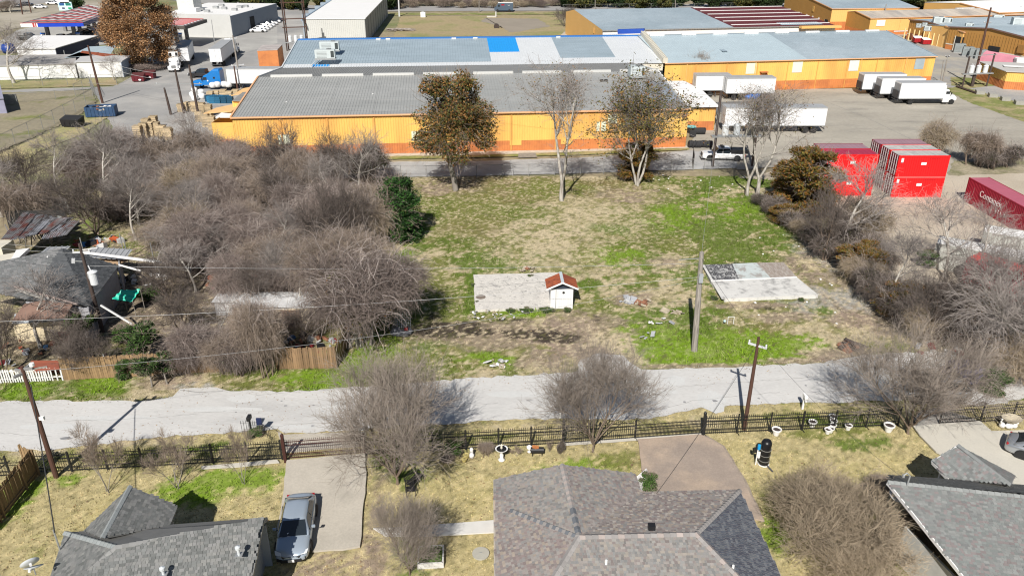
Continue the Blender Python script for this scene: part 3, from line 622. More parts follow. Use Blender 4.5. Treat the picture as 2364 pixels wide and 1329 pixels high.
MB().box(3.4, -.1, 3.3, 2.6, .08, 1.6).build('sign_board', WH, t); MB().box(31, -.8, 1.6, 3.6, 1.6, 3.0).build('loading_bay', WH, t)
MB().box(34, -.12, 1.7, 1.8, .1, 3.0).build('dock_door', m_dark, t); MB().box(27, -.12, 1.3, 3.2, .1, 1.9).build('dock_door', m_dark, t)
MB().box(f.W*.42, -.08, .95, f.W*.6, .05, .22).build('white_band', WH, t)
for k in range(3): MB().box(36+k*11, 8, 5.75, 6, .7, .35).build('ridge_vent', RW, t)
t, f = far_block('white_roof_warehouse', 'yellow warehouse with white roof at the top right edge', XY(2305, 30, 5.2), XY(2600, 20, 5.2), 30, 5.2, 6.4, WH)
MB().box(5.5, -.1, 2.2, 4.5, .1, 2.2).build('dock_door', m_dark, t)
# the bollard dock and the big corrugated ochre gable face lower left: their end walls look at us
def gable_face(name, label, A, B, depth, he, hr, mat, roofm, band=1.3):
    f = Frame(A, B); t = thing(name, label, 'warehouse', f.o, f.a); Wd = f.W
    mb = MB(); mb.slab([(0, 0, band), (Wd, 0, band), (Wd, 0, he), (Wd*.42, 0, hr), (0, 0, he+.5)], .1); mb.build('gable_wall', mat, t)
    MB().box(Wd/2, 0, band/2, Wd, .12, band).build('base_panel', O1, t); MB().box(Wd/2, -.09, band+.12, Wd, .04, .25).build('white_band', CRM, t)
    rb = MB()
    for k in range(int(Wd/.8)): rb.box(.4+k*.8, -.1, (band+he)/2+.1, .06, .04, he-band-.2)
    o = rb.build('wall_rib', mat, t, kind='stuff')
    V = Vector((0, depth, 0))
    for (xa, za), (xb, zb) in (((-.2, he+.42), (Wd*.42, hr+.05)), ((Wd*.42, hr+.05), (Wd+.2, he-.05))):
        mb = MB(); ribbed(mb, (xa, -.3, za), (0, depth, 0), (xb-xa, 0, zb-za), (0, 0, 1), .6); mb.build('roof_panel', roofm, t)
        MB().beam((xa, -.3, za), (xb, -.3, zb), .14, .28).build('rake_trim', M('brown_trim', (.2, .12, .1), .6), t)
    MB().box(0, depth/2, he/2+.2, .12, depth, he+.4).build('side_wall', Y2m, t); MB().box(Wd, depth/2, he/2, .12, depth, he).build('side_wall', Y2m, t)
    return t, f
t, f = gable_face('bollard_dock_warehouse', 'ochre gabled building with a row of tall yellow bollards along its dock', XY(2092, 90), XY(2188, 110), 40, 4.6, 5.3, OCH, RB)
bol = None
for k in range(9):
    u = .7+k*(f.W-1.2)/8
    o = MB().tube([(0, 0, 0), (0, 0, 3.0)], .16, 8).build('bollard', M('yellow_post', (.82, .62, .30), .6), t) if bol is None else clone(bol, t)
    bol = bol or o; o.location = (u, -1.4, 0)
for k in range(5): MB().box(1.6+k*2.0, -.12, .95, 1.3, .08, 1.5).build('dock_door', M('dock_brown', (.22, .08, .04), .7), t)
t, f = gable_face('ochre_gable_warehouse', 'large ochre corrugated gable end with two black doorways and dark roof trim', XY(2181, 113), XY(2420, 155), 50, 4.9, 6.3, OCH, RB, 1.2)
MB().box(f.W*.13, -.12, 1.7, 2.6, .1, 3.4).build('doorway', m_dark, t); MB().box(f.W*.49, -.12, 1.3, 3.0, .1, 2.4).build('doorway', m_dark, t)
MB().box(f.W*.09, -.2, 1.7, .14, .2, 3.6).build('door_post', CRM, t); MB().box(f.W*.74, -.3, 2.9, 1.6, .5, 1.8).build('wall_heater', M('heater_ochre', (.33, .17, .05), .7), t)
t2, f5 = far_block('low_slate_warehouse', 'low building with blue grey roof between the ochre gable and the cream roof', XY(2225, 75, 4.6), XY(2560, 66, 4.6), 14, 4.6, 5.2, RB)

# small orange shed
f6 = Frame(XY(2315, 206), XY(2440, 214)); t = thing('orange_shed', 'small yellow and orange shed with pale roof at the right edge by the transformer rack', 'shed', f6.o, f6.a)
wall_bays(t, 0, 10, 0, 0, 3.4, 1.5, 2, Y1, O1); 
sl_ = f6.loc(XY(2253, 182))
dd = math.hypot(*sl_); ang6 = math.atan2(sl_[1], sl_[0])
mb = MB(); ribbed(mb, (0, 0, 1.5), (sl_[0], sl_[1], 0), (0, 0, 1.9), (math.sin(ang6), -math.cos(ang6), 0), .5, .1, .08); mb.build('side_wall', Y1, t)
mb = MB(); ribbed(mb, (0, 0, 0), (sl_[0], sl_[1], 0), (0, 0, 1.5), (math.sin(ang6), -math.cos(ang6), 0), .5, .1, .08); mb.build('base_panel', O1, t)
MB().slab([(-.3, -.3, 3.45), (10.3, -.3, 3.6), (10.3+sl_[0], sl_[1]+.3, 3.7), (sl_[0]-.3, sl_[1]+.3, 3.5)], .12).build('roof', M('pale_membrane', (.5, .48, .45), .7, .06, .5), t)
MB().box(4.2+sl_[0]*.5, sl_[1]*.5, 3.68, 5, 2, .03).build('roof_patch', WH, t)

# ---- white roofed storage block
f7 = Frame(XY(729, 95), XY(858, 96)); t = thing('storage_block', 'long white roofed storage building with pale corrugated end wall behind the patchwork roof', 'storage building', (-54.2, 214, 0), R(3))
W7, D7, H7 = 15.6, 62, 6.3
wall_bays(t, 0, W7, 0, 0, H7, 0, 1, M('pale_cladding', (.56, .56, .53), .6, .04, .3), O1, .5); MB().box(W7/2, D7, H7/2, W7, .2, H7).build('rear_wall', GRW, t)
for k in range(10):
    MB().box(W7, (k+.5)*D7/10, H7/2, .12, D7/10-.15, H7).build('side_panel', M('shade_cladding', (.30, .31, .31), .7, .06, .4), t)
    MB().box(W7+.03, k*D7/10, H7/2, .16, .3, H7).build('side_column', M('dark_column', (.1, .1, .1), .7), t)
MB().box(0, D7/2, H7/2, .12, D7, H7).build('side_wall', GRW, t)
MB().slab([(-.2, -.2, H7+.1), (W7+.2, -.2, H7+.1), (W7+.2, D7, H7+.3), (-.2, D7, H7+.3)], .2).build('roof', WH, t)
MB().box(-.15, D7*.4, H7+.1, .3, D7*.9, .5).build('gutter', M('gutter_blue', (.25, .33, .42), .6), t)
for k in range(5):
    MB().box(-1.6, 12+k*10, H7*.5, 2.4, 2.2, H7).build('side_unit', M('side_unit_blue', (.30, .36, .42), .6), t)

# ---- grey commercial block with white roof (left of it)
t = thing('grey_store', 'grey block store with flat white roof and roof boxes behind the autumn tree', 'store', (-100, 228.5, 0), R(-6))
MB().box(11.2, 0, 3, 22.4, .3, 6).build('front_wall', M('block_wall', (.52, .52, .50), .85, .05, .5), t)
MB().box(22.3, 17, 2.8, .3, 34, 5.6).build('side_wall', M('blue_grey_wall', (.25, .28, .32), .8, .05, .5), t)
MB().box(0, 17, 2.8, .3, 34, 5.6).build('side_wall', GRW, t); MB().box(11.2, 34, 2.8, 22.4, .3, 5.6).build('rear_wall', GRW, t)
MB().box(11.2, 17, 5.5, 22.1, 33.7, .25).build('roof', WH, t)
MB().box(3.5, 15, 6.8, 5, 5, 3.4).build('roof_penthouse', M('penthouse_grey', (.55, .55, .53), .8), t); MB().box(7.5, 9, 6, 3, 3, 1.4).build('roof_penthouse', WH, t)
for (x, y) in ((10, 18), (13.5, 16), (16.5, 20), (18, 13), (12, 8), (17.5, 22), (9, 24), (8.5, 12)): MB().box(x, y, 5.95, 1.5, 1.2, .7).build('roof_box', STL, t)
MB().box(22.5, 14, 2.0, .1, 3, 4).build('roller_door', m_dark, t)

# ---- fuel station canopies
def canopy(label, pts, z, th, cols, stripes=True):
    c = P(*cols[0]); t = thing('fuel_canopy', label, 'canopy', (c.x, c.y, 0)); o = Vector((c.x, c.y, 0))
    q = [P(a, b, z)-o for a, b in pts]
    MB().slab([p+Vector((0, 0, 0)) for p in q], .5).build('deck', M('canopy_deck', (.30, .23, .23), .7), t)
    for i in range(4):
        a, b = q[i], q[(i+1) % 4]; d = (b-a).normalized()
        blue = stripes and i in (0,)
        m_ = M('canopy_blue', (.012, .06, .52), .4) if blue else (M('canopy_navy', (.03, .05, .16), .5) if stripes and i == 1 else M('canopy_brown', (.09, .08, .07), .6) if not stripes else STL)
        a2, b2 = a-Vector((0, 0, th/2-.1)), b-Vector((0, 0, th/2-.1)); MB().beam(a2, b2, .18, th).build('fascia', m_, t)
        if blue:
            n_ = Vector((d.y, -d.x, 0))*.13
            for u0, u1, mm in ((0, .27, WH), (.19, .22, M('canopy_red', (.45, .06, .06), .4)), (.23, .25, M('canopy_red', (.45, .06, .06)))):
                k = .02 if mm is not WH else 0; MB().beam(a2.lerp(b2, u0)+n_*(1+k*4), a2.lerp(b2, u1)+n_*(1+k*4), .03, th*.98).build('fascia_band', mm, t)
            MB().beam(a+n_+Vector((0, 0, .12)), b+n_+Vector((0, 0, .12)), .12, .14).build('red_trim', M('canopy_red', (.45, .06, .06)), t)
    nn = 7
    for j in range(nn):
        u = (j+.6)/nn; a = q[0].lerp(q[3], u); b = q[1].lerp(q[2], u)
        MB().beam(a.lerp(b, .06)+Vector((0, 0, .3)), a.lerp(b, .94)+Vector((0, 0, .3)), .22, .12).build('roof_beam', M('canopy_red', (.45, .06, .06)), t)
        if stripes:
            for k in range(5):
                c1 = a.lerp(b, .1+k*.17); c2 = a.lerp(b, .2+k*.17)+(q[3]-q[0])*(.55/nn)
                MB().slab([c1+Vector((0, 0, .22)), a.lerp(b, .16+k*.17)+Vector((0, 0, .22)), c2+(a-a)+Vector((.9, 0, .22)), c2+Vector((0, 0, .22))], .04).build('roof_sheet', WH, t)
    if not stripes: MB().slab([p*1+Vector((0, 0, .12)) for p in [q[0].lerp(q[2], .08), q[1].lerp(q[3], .08), q[2].lerp(q[0], .08), q[3].lerp(q[1], .08)]], .04).build('roof_sheet', WH, t)
    for cx in cols:
        p = P(*cx)-o; MB().box(p.x, p.y, (z-.5)/2, .8, .8, z-.5).build('column', M('column_grey', (.2, .2, .2), .8), t)
    return t
canopy('large blue, white and red fuel station canopy at the top left', [(47, 55), (192, 53), (255, 30), (205, 12)], 5.6, 1.0, [(115, 95), (176, 95), (152, 73), (187, 80), (207, 72), (219, 64), (248, 52)])
canopy('smaller dark edged fuel canopy with red roof frame beside the autumn tree', [(352, 60), (426, 62), (477, 46), (400, 44)], 5.6, .8, [(410, 100), (434, 98), (450, 84), (395, 88)], False)
pm = None
for i, (a, b, l) in enumerate([(103, 96, 'blue and white fuel pump at the left end of the blue canopy'), (183, 95, 'blue and white fuel pump between the near canopy columns'), (222, 84, 'fuel pump in shade behind the autumn tree'), (418, 96, 'dark fuel pump under the smaller canopy')]):
    if pm is None:
        pm = t = thing('fuel_pump', l, 'fuel pump', P(a, b), 0, 'fuel pumps at the station')
        MB().box(0, 0, .1, 1.2, .8, .2).build('plinth', m_conc2, t); MB().box(0, 0, 1.05, .9, .5, 1.7).build('cabinet', WH, t, bevel=.03)
        MB().box(0, 0, 2.05, 1.1, .6, .35).build('header', M('pump_blue', (.02, .15, .6), .4), t); MB().box(0, -.27, 1.35, .6, .04, .5).build('display', M('pump_display', (.03, .1, .2), .3), t)
    else: dup(pm, P(a, b), 0, l)
# price sign
t = thing('price_sign', 'fuel price sign with four numbered panels on a pole beyond the canopy', 'sign', P(158, 44)); 
MB().tube([(0, 0, 0), (0, 0, 3)], .25, 8).build('pole', STL, t); MB().box(0, 0, 6.6, 3.0, .4, 3.4).build('logo_panel', WH, t); MB().box(0, 0, 3.9, 4.4, .4, 2.6).build('price_panel', M('sign_mint', (.55, .80, .78), .5), t)
for x, z, c_, w_ in ((-1.0, 4.5, (.02, .08, .25), 1.6), (1.1, 4.5, (.01, .16, .12), 1.7), (-.7, 3.3, (.1, .1, .16), .9), (1.4, 3.3, (.02, .3, .14), 1.1)):
    MB().box(x, -.23, z, w_, .05, .75 if z > 4 else .55).build('price_display', M('display_%d' % int(x*10+z*100), c_, .4), t)
MB().box(-.8, -.1, 2.2, .6, .3, .5).build('brand_tag', M('tag_magenta', (.6, .02, .1), .5), t)

# ---- white sheds, top left
def box_bldg(name, label, cat, pts, h, wall, roof, rh=0.0, over=.3):
    """pts: four ground points (photo), front-left first, anticlockwise seen from above; flat or slightly sloped roof"""
    q = [P(a, b) for a, b in pts]; o = q[0].copy(); q = [p-o for p in q]; t = thing(name, label, cat, o)
    hs = [h, h, h+rh, h+rh]
    for i in range(4):
        a, b = q[i], q[(i+1) % 4]; MB().slab([a, b, b+Vector((0, 0, hs[(i+1) % 4])), a+Vector((0, 0, hs[i]))], .1).build('wall', wall if not isinstance(wall, list) else wall[i], t)
    c = sum(q, Vector())/4; r_ = [(p-c)*(1+over/(p-c).length)+c+Vector((0, 0, hs[i]+.1)) for i, p in enumerate(q)]
    MB().slab(r_, .15).build('roof', roof, t); return t, q, o
WSH = M('white_cladding', (.74, .74, .73), .6, .05, .6)
box_bldg('white_shed', 'white walled flat shed right of the large bare tree, nearest the red dumpsters', 'shed', [(184, 180), (287, 178), (306, 165), (200, 164)], 3.2, [WSH, M('shed_side_blue', (.25, .32, .42), .7), WSH, WSH], M('shed_roof', (.50, .50, .50), .7, .1, .5))
t, q, o = box_bldg('white_roof_store', 'white hipped roof building beside the fuel station', 'building', [(48, 150), (137, 150), (232, 118), (88, 118)], 3.6, [WSH, M('navy_wall', (.05, .06, .11), .8), WSH, WSH], WH)
t, q, o = box_bldg('long_white_shed', 'long white shed with pale grey roof behind the large bare tree at the left edge', 'shed', [(-90, 188), (180, 180), (180, 160), (-80, 165)], 2.8, WSH, M('grey_lean_roof', (.36, .345, .33), .8, .12, .5), .3)
MB().box(23, -.5, 1.5, .12, 1, .1).build('pipe', STL, t)
t = thing('blue_lean_to', 'pale blue sheet roof lean-to with rusty strip between the white sheds', 'lean-to', P(155, 152)); o = t.location
for pts, m_, nm in (([(150, 133), (255, 126), (268, 105), (205, 108)], RB2, 'roof_panel'), ([(190, 118), (268, 127), (240, 131), (186, 122)], RUST, 'rusty_panel'), ([(148, 134), (210, 128), (230, 121), (183, 121)], RB2, 'roof_panel')):
    MB().slab([P(a, b, 3.3)-o for a, b in pts], .06).build(nm, m_, t)
for a, b in ((155, 150), (268, 145), (225, 150)): p = P(a, b)-o; MB().tube([(p.x, p.y, 0), (p.x, p.y, 3.2)], .1, 6).build('post', STL, t)
box_bldg('purple_grey_shed', 'small mauve grey building cut by the left edge beside the scrub field', 'shed', [(-40, 264), (17, 262), (8, 226), (-40, 226)], 2.6, M('mauve_wall', (.27, .27, .36), .8), M('mauve_roof', (.3, .3, .38), .8))
# orange container block with scrap at the back
t, q, o = box_bldg('orange_box_building', 'orange cladded block with grey roof standing among pallets by the warehouse corner', 'container', [(600, 163), (646, 161), (657, 148), (612, 149)], 4.2, O1, M('rusty_grey_roof', (.42, .38, .36), .8, .3, .7), 0, .05)

# ---- awnings at the left end of the orange warehouse
t = thing('side_annex', 'yellow annex and apricot awnings stepping out from the left end of the orange warehouse', 'annex', P(499, 345)); o = t.location
def addq(nm, m_, pts, th=.08): MB().slab([P(a, b, z)-o for a, b, z in pts], th).build(nm, m_, t)
addq('awning', M('apricot_awning', (.80, .50, .22), .6, .05), [(470, 263, 3.6), (500, 250, 3.6), (563, 237, 4.4), (553, 247, 4.4), (535, 258, 4.4)])
addq('awning', M('apricot_awning', (.80, .50, .22)), [(534, 222, 3.6), (562, 205, 3.6), (592, 200, 4.4), (577, 214, 4.4)])
addq('white_roof', WH, [(497, 271, 3.9), (534, 271, 3.9), (562, 250, 4.2), (520, 254, 4.2)])
addq('grey_roof', M('dull_grey_roof', (.27, .265, .25)), [(536, 234, 5.2), (560, 214, 5.2), (590, 212, 5.2), (566, 234, 5.2)])
a_, b_, c_ = P(499, 345)-o, P(552, 352)-o, P(512, 300)-o
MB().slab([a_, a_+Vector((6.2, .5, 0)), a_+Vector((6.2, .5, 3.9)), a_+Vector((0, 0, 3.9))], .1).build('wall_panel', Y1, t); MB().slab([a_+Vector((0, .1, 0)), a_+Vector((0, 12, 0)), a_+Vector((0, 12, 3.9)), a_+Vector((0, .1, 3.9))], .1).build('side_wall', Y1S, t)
MB().slab([a_+Vector((-.0, -.12, 0)), a_+Vector((6.2, .38, 0)), a_+Vector((6.2, .38, 1.5)), a_+Vector((0, -.12, 1.5))], .05).build('base_panel', O1, t)
mb = MB(); pa = P(536, 236, 5)-o; ribbed(mb, (pa.x, pa.y, 2.2), (4.5, .4, 0), (0, 0, 2.9), (0, -1, 0), .4); mb.build('upper_wall', Y1, t)

# ================================================================ HOUSES
def poly_shingles(t, faces, mat_stuff, cap_mat, tw=.14, ex=.145, th=.007, seed=1, colours=None, name='shingle', pitch_jit=.3):
    """lay overlapping shingle tabs on planar roof faces; one joined mesh, real thickness, colour per tab"""
    rg = np.random.default_rng(seed); VV = []; FF = []; CC = []; k = 0
    for fc in faces:
        pts = [Vector(p) for p in fc['pts']]; n = Vector((0, 0, 0))
        for i in range(len(pts)): n += pts[i].cross(pts[(i+1) % len(pts)])
        n.normalize()
        if n.z < 0: n = -n
        e = Vector((0, 0, 1)).cross(n); e = e.normalized() if e.length > 1e-4 else Vector((1, 0, 0)); u = n.cross(e)
        if u.z < 0: u = -u; 
        o = pts[0]; q2 = [((p-o).dot(e), (p-o).dot(u)) for p in pts]; xs = [a for a, _ in q2]; ys = [b for _, b in q2]
        nr = int((max(ys)-min(ys))/ex)+1
        cols = np.array(fc.get('cols', colours))
        for r_ in range(nr):
            y0 = min(ys)+r_*ex; x = min(xs)-rg.random()*tw; row = []
            while x < max(xs):
                w_ = tw*rg.choice([.8, 1, 1, 1.2, 1.5]); row.append((x, w_)); x += w_
            a = np.array(row); cx = a[:, 0]+a[:, 1]/2; ok = inpoly(cx, np.full(len(cx), y0+ex*.5), q2); a = a[ok]
            for (x_, w_) in a:
                h_ = th*(1 if rg.random() < .55 else .35); g = .006
                for (px_, py_, hh) in ((x_+g, y0-.012, h_+.006), (x_+w_-g, y0-.012, h_+.006), (x_+w_-g, y0+ex, .004), (x_+g, y0+ex, .004)):
                    VV.append(o+e*px_+u*py_+n*hh)
                for (px_, py_) in ((x_+g, y0-.012), (x_+w_-g, y0-.012)): VV.append(o+e*px_+u*py_-n*.004)
                FF += [(k, k+1, k+2, k+3), (k+4, k+5, k+1, k), (k+4, k, k+3, k+3), (k+1, k+5, k+2, k+2)]
                c = cols[rg.integers(len(cols))]*rg.uniform(.88, 1.12); CC += [c, c*.9, c*.9, c*.9]; k += 6
    FF = np.array(FF); m_ = len(FF)
    F1 = FF[(np.arange(m_) % 4) < 2]; C1 = np.array(CC)[(np.arange(m_) % 4) < 2]
    C1 = np.concatenate([C1, np.ones((len(C1), 1))], 1); C1 = np.repeat(C1[:, None, :], 4, 1).reshape(-1, 4)
    me = fast_mesh(name, np.array([tuple(v) for v in VV]), F1, mat_stuff, {'Col': ('CORNER', C1)})
    return link_mesh(name, me, t, kind='stuff')
SHM = M('shingle_colour', (1, 1, 1), .92, .05, 2, attr='Col', grain=.10, gs=25, spec=.2)
def caps(t, a, b, mat, w_=.30, ln=.26, name='ridge_cap', alt=None, every=3):
    a, b = Vector(a), Vector(b); d = b-a; n = max(2, int(d.length/ln)); first = {}
    dn = d.normalized(); side = dn.cross(Vector((0, 0, 1))).normalized(); up = side.cross(dn).normalized()
    if up.z < 0: up = -up
    for i in range(n):
        m_ = alt if (alt and i % every == 0) else mat; p = a.lerp(b, (i+.5)/n)
        if m_.name not in first:
            mb = MB(); L = d.length/n*.56; c = [-.5*w_, 0, .5*w_]; vs = []
            for s_, lift in ((-L, .05), (L, .02)):
                for x_, z_ in ((-w_/2, -.05), (0, .05), (w_/2, -.05)): vs.append(tuple(dn*s_+side*x_+up*(z_+lift)))
                for x_, z_ in ((-w_/2, -.08), (0, .02), (w_/2, -.08)): vs.append(tuple(dn*s_+side*x_+up*(z_+lift)))
            mb.add(vs, [(0, 1, 7, 6), (1, 2, 8, 7), (0, 3, 4, 1), (1, 4, 5, 2), (3, 9, 10, 4), (4, 10, 11, 5), (0, 6, 9, 3), (2, 5, 11, 8)])
            first[m_.name] = o = mb.build(name, m_, t)
        else: o = clone(first[m_.name], t)
        o.location = p
def house(name, label, org, verts, faces, walls, wallm, colours, base, seed, eave_z, tw=.14, ex=.14, thick=.12):
    t = thing(name, label, 'house', org); o = Vector(org); V = {k: v-o for k, v in verts.items()}
    for fc in faces:
        pts = [V[k] for k in fc['v']]; fc['pts'] = pts
        n = Vector((0, 0, 0))
        for i in range(len(pts)): n += pts[i].cross(pts[(i+1) % len(pts)])
        if n.z < 0: pts = pts[::-1]
        MB().slab(pts, thick).build('roof_deck', M('deck_'+name, base, .9, .1, 2), t)
    poly_shingles(t, faces, SHM, None, tw, ex, seed=seed, colours=colours)
    for a, b, h0, h1 in walls:
        a, b = V[a] if isinstance(a, str) else a-o, V[b] if isinstance(b, str) else b-o
        MB().slab([Vector((a.x, a.y, -.1)), Vector((b.x, b.y, -.1)), Vector((b.x, b.y, h1)), Vector((a.x, a.y, h0))], .12).build('wall', wallm, t)
    return t, V
def inset(a, b, d=.45):   # wall line under the eave, pulled inwards to the left of a->b
    n = Vector((-(b-a).y, (b-a).x, 0)).normalized()*d; return a+n, b+n

# ---- centre house
Z1, Z2 = 2.9, 3.95
vc = dict(A=P(1337, 1238, Z2), B=P(1607, 1231, Z2), G=P(1298, 1072, 3.95), L1=P(1140, 1106, Z1), R1=P(1465, 1092, Z1), R2=P(1481, 1134, Z1), R3=P(1708, 1130, Z1))
vc['L2'] = P(1143, 1162, Z1+.02); n_ = (vc['B']-vc['A']).cross(vc['R3']-vc['A']); k_ = ((vc['R2']-vc['A']).dot(n_))/n_.z; vc['R2'].z -= k_
vc['R4'] = P(1790, 1290, Z1)+(P(1790, 1290, Z1)-P(1708, 1130, Z1))*1.1; vc['L4'] = Vector((-.7, vc['R4'].y-.4, Z1)); sl_ = (Z2-Z1)/(vc['R3'].y-vc['B'].y)
for k in ('R4', 'L4'): vc[k].z = Z2-sl_*(vc['A'].y+(vc[k].x-vc['A'].x)*.0353-vc[k].y)
vc['A2'] = vc['A']
pinkish = [(.27, .235, .22), (.245, .235, .225), (.295, .27, .25), (.22, .19, .18), (.33, .28, .235), (.24, .195, .185)]
greyish = [(.255, .25, .24), (.22, .22, .215), (.28, .27, .25), (.205, .195, .185), (.305, .275, .24)]
darkish = [(.085, .095, .115), (.10, .11, .13), (.075, .08, .10), (.14, .15, .165)]
fcs = [dict(v=['L1', 'A', 'G'], cols=greyish+pinkish[:3]), dict(v=['L1', 'L2', 'A'], cols=greyish+pinkish), dict(v=['G', 'A', 'R1'], cols=pinkish+greyish), dict(v=['R1', 'A', 'R2'], cols=pinkish),
       dict(v=['A', 'B', 'R3', 'R2'], cols=pinkish+[(.40, .36, .32)]), dict(v=['B', 'R4', 'R3'], cols=darkish), dict(v=['L2', 'L4', 'A'], cols=pinkish), dict(v=['A', 'L4', 'R4', 'B'], cols=greyish+pinkish[:4])]  # street slope: pale tone added to brighten a face turned from the sun
t, V = house('shingled_house', 'centre house with mottled pink and grey shingles and one dark slate hip', P(1300, 1200), vc, fcs, [], None, None, (.3, .27, .25), 5, Z1)
brickm = M('house_brick', (.42, .3, .23), .85, .12, 3)
for a, b in (('R1', 'L1'), ('L1', 'L4'), ('R3', 'R2'), ('R4', 'R3')):
    p, q = inset(V[a], V[b]); 
    h_ = 2.3 if '4' in a+b else Z1-.1; MB().slab([Vector((p.x, p.y, -.05)), Vector((q.x, q.y, -.05)), Vector((q.x, q.y, h_)), Vector((p.x, p.y, h_))], .12).build('wall', brickm, t)
capg = M('cap_grey', (.27, .255, .245), .9, .1, 5, rnd=.12); capd = M('cap_slate', (.13, .14, .155), .9, .1, 5, rnd=.15); capl = M('cap_pale', (.36, .31, .285), .9, .1, 5, rnd=.15)
caps(t, V['A'], V['B'], capg, .34, .3, alt=capl); caps(t, V['G'], V['G'].lerp(V['A'], .6), capl, .3, .2, alt=capg, every=2); caps(t, V['G'].lerp(V['A'], .6), V['A'], capd, .3, .2, alt=capg)
caps(t, V['A'], V['L2'].lerp(V['A'], .2), capd, .3, .2, alt=capg, every=2); caps(t, V['B'], V['R3'], capg, .3, .26); caps(t, V['B'], V['R4'], capg, .3, .28, alt=capl); caps(t, V['A'], V['L4'].lerp(V['A'], .3), capg, .34, .3)
for a, b in (('L1', 'G'), ('G', 'R1'), ('R1', 'R2'), ('R2', 'R3'), ('R3', 'R4'), ('L4', 'L1')):
    MB().beam(V[a]-Vector((0, 0, .14)), V[b]-Vector((0, 0, .14)), .06, .2).build('fascia', M('fascia_tan', (.42, .38, .33), .7), t)
q = P(1504, 1220, 3.86)-t.location; MB().box(q.x, q.y, q.z+.12, .34, .28, .3).build('roof_vent', m_black, t)
for a, b, h in ((1399, 1305, 3.5), (1691, 1317, 3.3)):
    q = P(a, b, h)-t.location; MB().box(q.x, q.y, q.z+.05, .3, .3, .03).build('flashing', STL, t); MB().tube([(q.x, q.y, q.z), (q.x, q.y, q.z+.35)], .06, 8).build('vent_pipe', WH, t)

# ---- left house
vl = dict(A=P(268, 1261, 4.1), B=P(608, 1199, 4.1), Wc=P(150, 1228, 2.8), G=P(300, 1122, 4.0), PL=P(193, 1224, 2.8), PR=P(407, 1165, 2.8), PB=P(392, 1211, 2.8), GV=P(236, 1240, 4.0))
vl['E'] = vl['Wc']+(P(393, 1210, 2.8)-P(150, 1228, 2.8))*1.93; nrm = (vl['A']-vl['Wc']); 
dmain = (vl['B']-vl['A']).normalized(); pr_ = Vector((dmain.y, -dmain.x, 0))
half = abs((vl['E']-vl['B']).dot(pr_)); vl['EN'] = vl['B']+pr_*max(half, 3.6)+Vector((0, 0, -1.9)); vl['EN'] -= dmain*.85; vl['EN'].z = 2.8
vl['E'] = vl['B']-pr_*half; vl['E'].z = 2.8
vl['WN'] = vl['Wc']+pr_*(half+max(half, 3.6)); vl['WN'].z = 2.8
greys = [(.18, .185, .18), (.16, .165, .16), (.205, .205, .2), (.14, .145, .14), (.22, .22, .21)]
fcs = [dict(v=['A', 'B', 'E', 'Wc']), dict(v=['A', 'Wc', 'WN']), dict(v=['A', 'WN', 'EN', 'B']), dict(v=['G', 'PL', 'GV']), dict(v=['G', 'GV', 'PB', 'PR'])]
t, V = house('grey_roof_house', 'bottom left house with charcoal grey shingle roof and street gable', P(350, 1230), vl, fcs, [], None, greys, (.18, .18, .175), 9, 2.8, tw=.17, ex=.15)
wallg = M('blue_grey_siding', (.30, .33, .37), .8, .06, 2)
def wq(t, p, q, h, m_=wallg): MB().slab([Vector((p.x, p.y, -.05)), Vector((q.x, q.y, -.05)), Vector((q.x, q.y, h)), Vector((p.x, p.y, h))], .12).build('wall', m_, t)
for a, b in (('E', 'Wc'), ('Wc', 'WN'), ('EN', 'E')): p, q = inset(V[a], V[b], .4); wq(t, p, q, 2.7)
MB().slab([V['EN']+Vector((-.4, 0, -.1)), V['E']+Vector((-.4, 0, -.1)), V['B']+Vector((-.4, 0, -.15))], .1).build('gable_wall', wallg, t)
for a in ('PL', 'PR'):
    p = V[a].lerp(V['GV'], .12); MB().box(p.x, p.y, 1.35, .14, .14, 2.7).build('porch_post', WH, t)
caps(t, V['A'], V['B'], M('cap_charcoal', (.22, .22, .215), .9, .1, 5, rnd=.12), .32, .3); caps(t, V['A'], V['Wc'], M('cap_bluish', (.27, .29, .29), .9, .1, 5, rnd=.1), .3, .3); caps(t, V['A'], V['WN'], M('cap_charcoal', (.22, .22, .215)), .3, .3); caps(t, V['G'], V['GV'], M('cap_bluish', (.27, .29, .29)), .26, .28)
for a, b in (('E', 'Wc'), ('Wc', 'WN'), ('G', 'PR'), ('PR', 'PB'), ('PL', 'G'), ('E', 'B'), ('B', 'EN')): MB().beam(V[a]-Vector((0, 0, .12)), V[b]-Vector((0, 0, .12)), .05, .18).build('fascia', M('fascia_grey', (.3, .3, .29), .7), t)
for a, b, h, l_ in ((552, 1280, 4.0, .38), (378, 1325, 3.7, .3)):
    q = P(a, b, h)-t.location; MB().box(q.x, q.y, q.z+.02, .34, .3, .03).build('flashing', STL, t); MB().lathe([(.07, 0), (.07, l_), (.13, l_), (.13, l_+.12), (.02, l_+.18)], 10, (q.x, q.y, q.z)).build('vent_pipe', M('vent_zinc', (.55, .58, .6), .5), t)
q = P(134, 1255, 3.2)-t.location; MB().tube([(q.x, q.y, 2.6), (q.x, q.y, 4.1)], .04, 6).build('service_mast', STL, t)

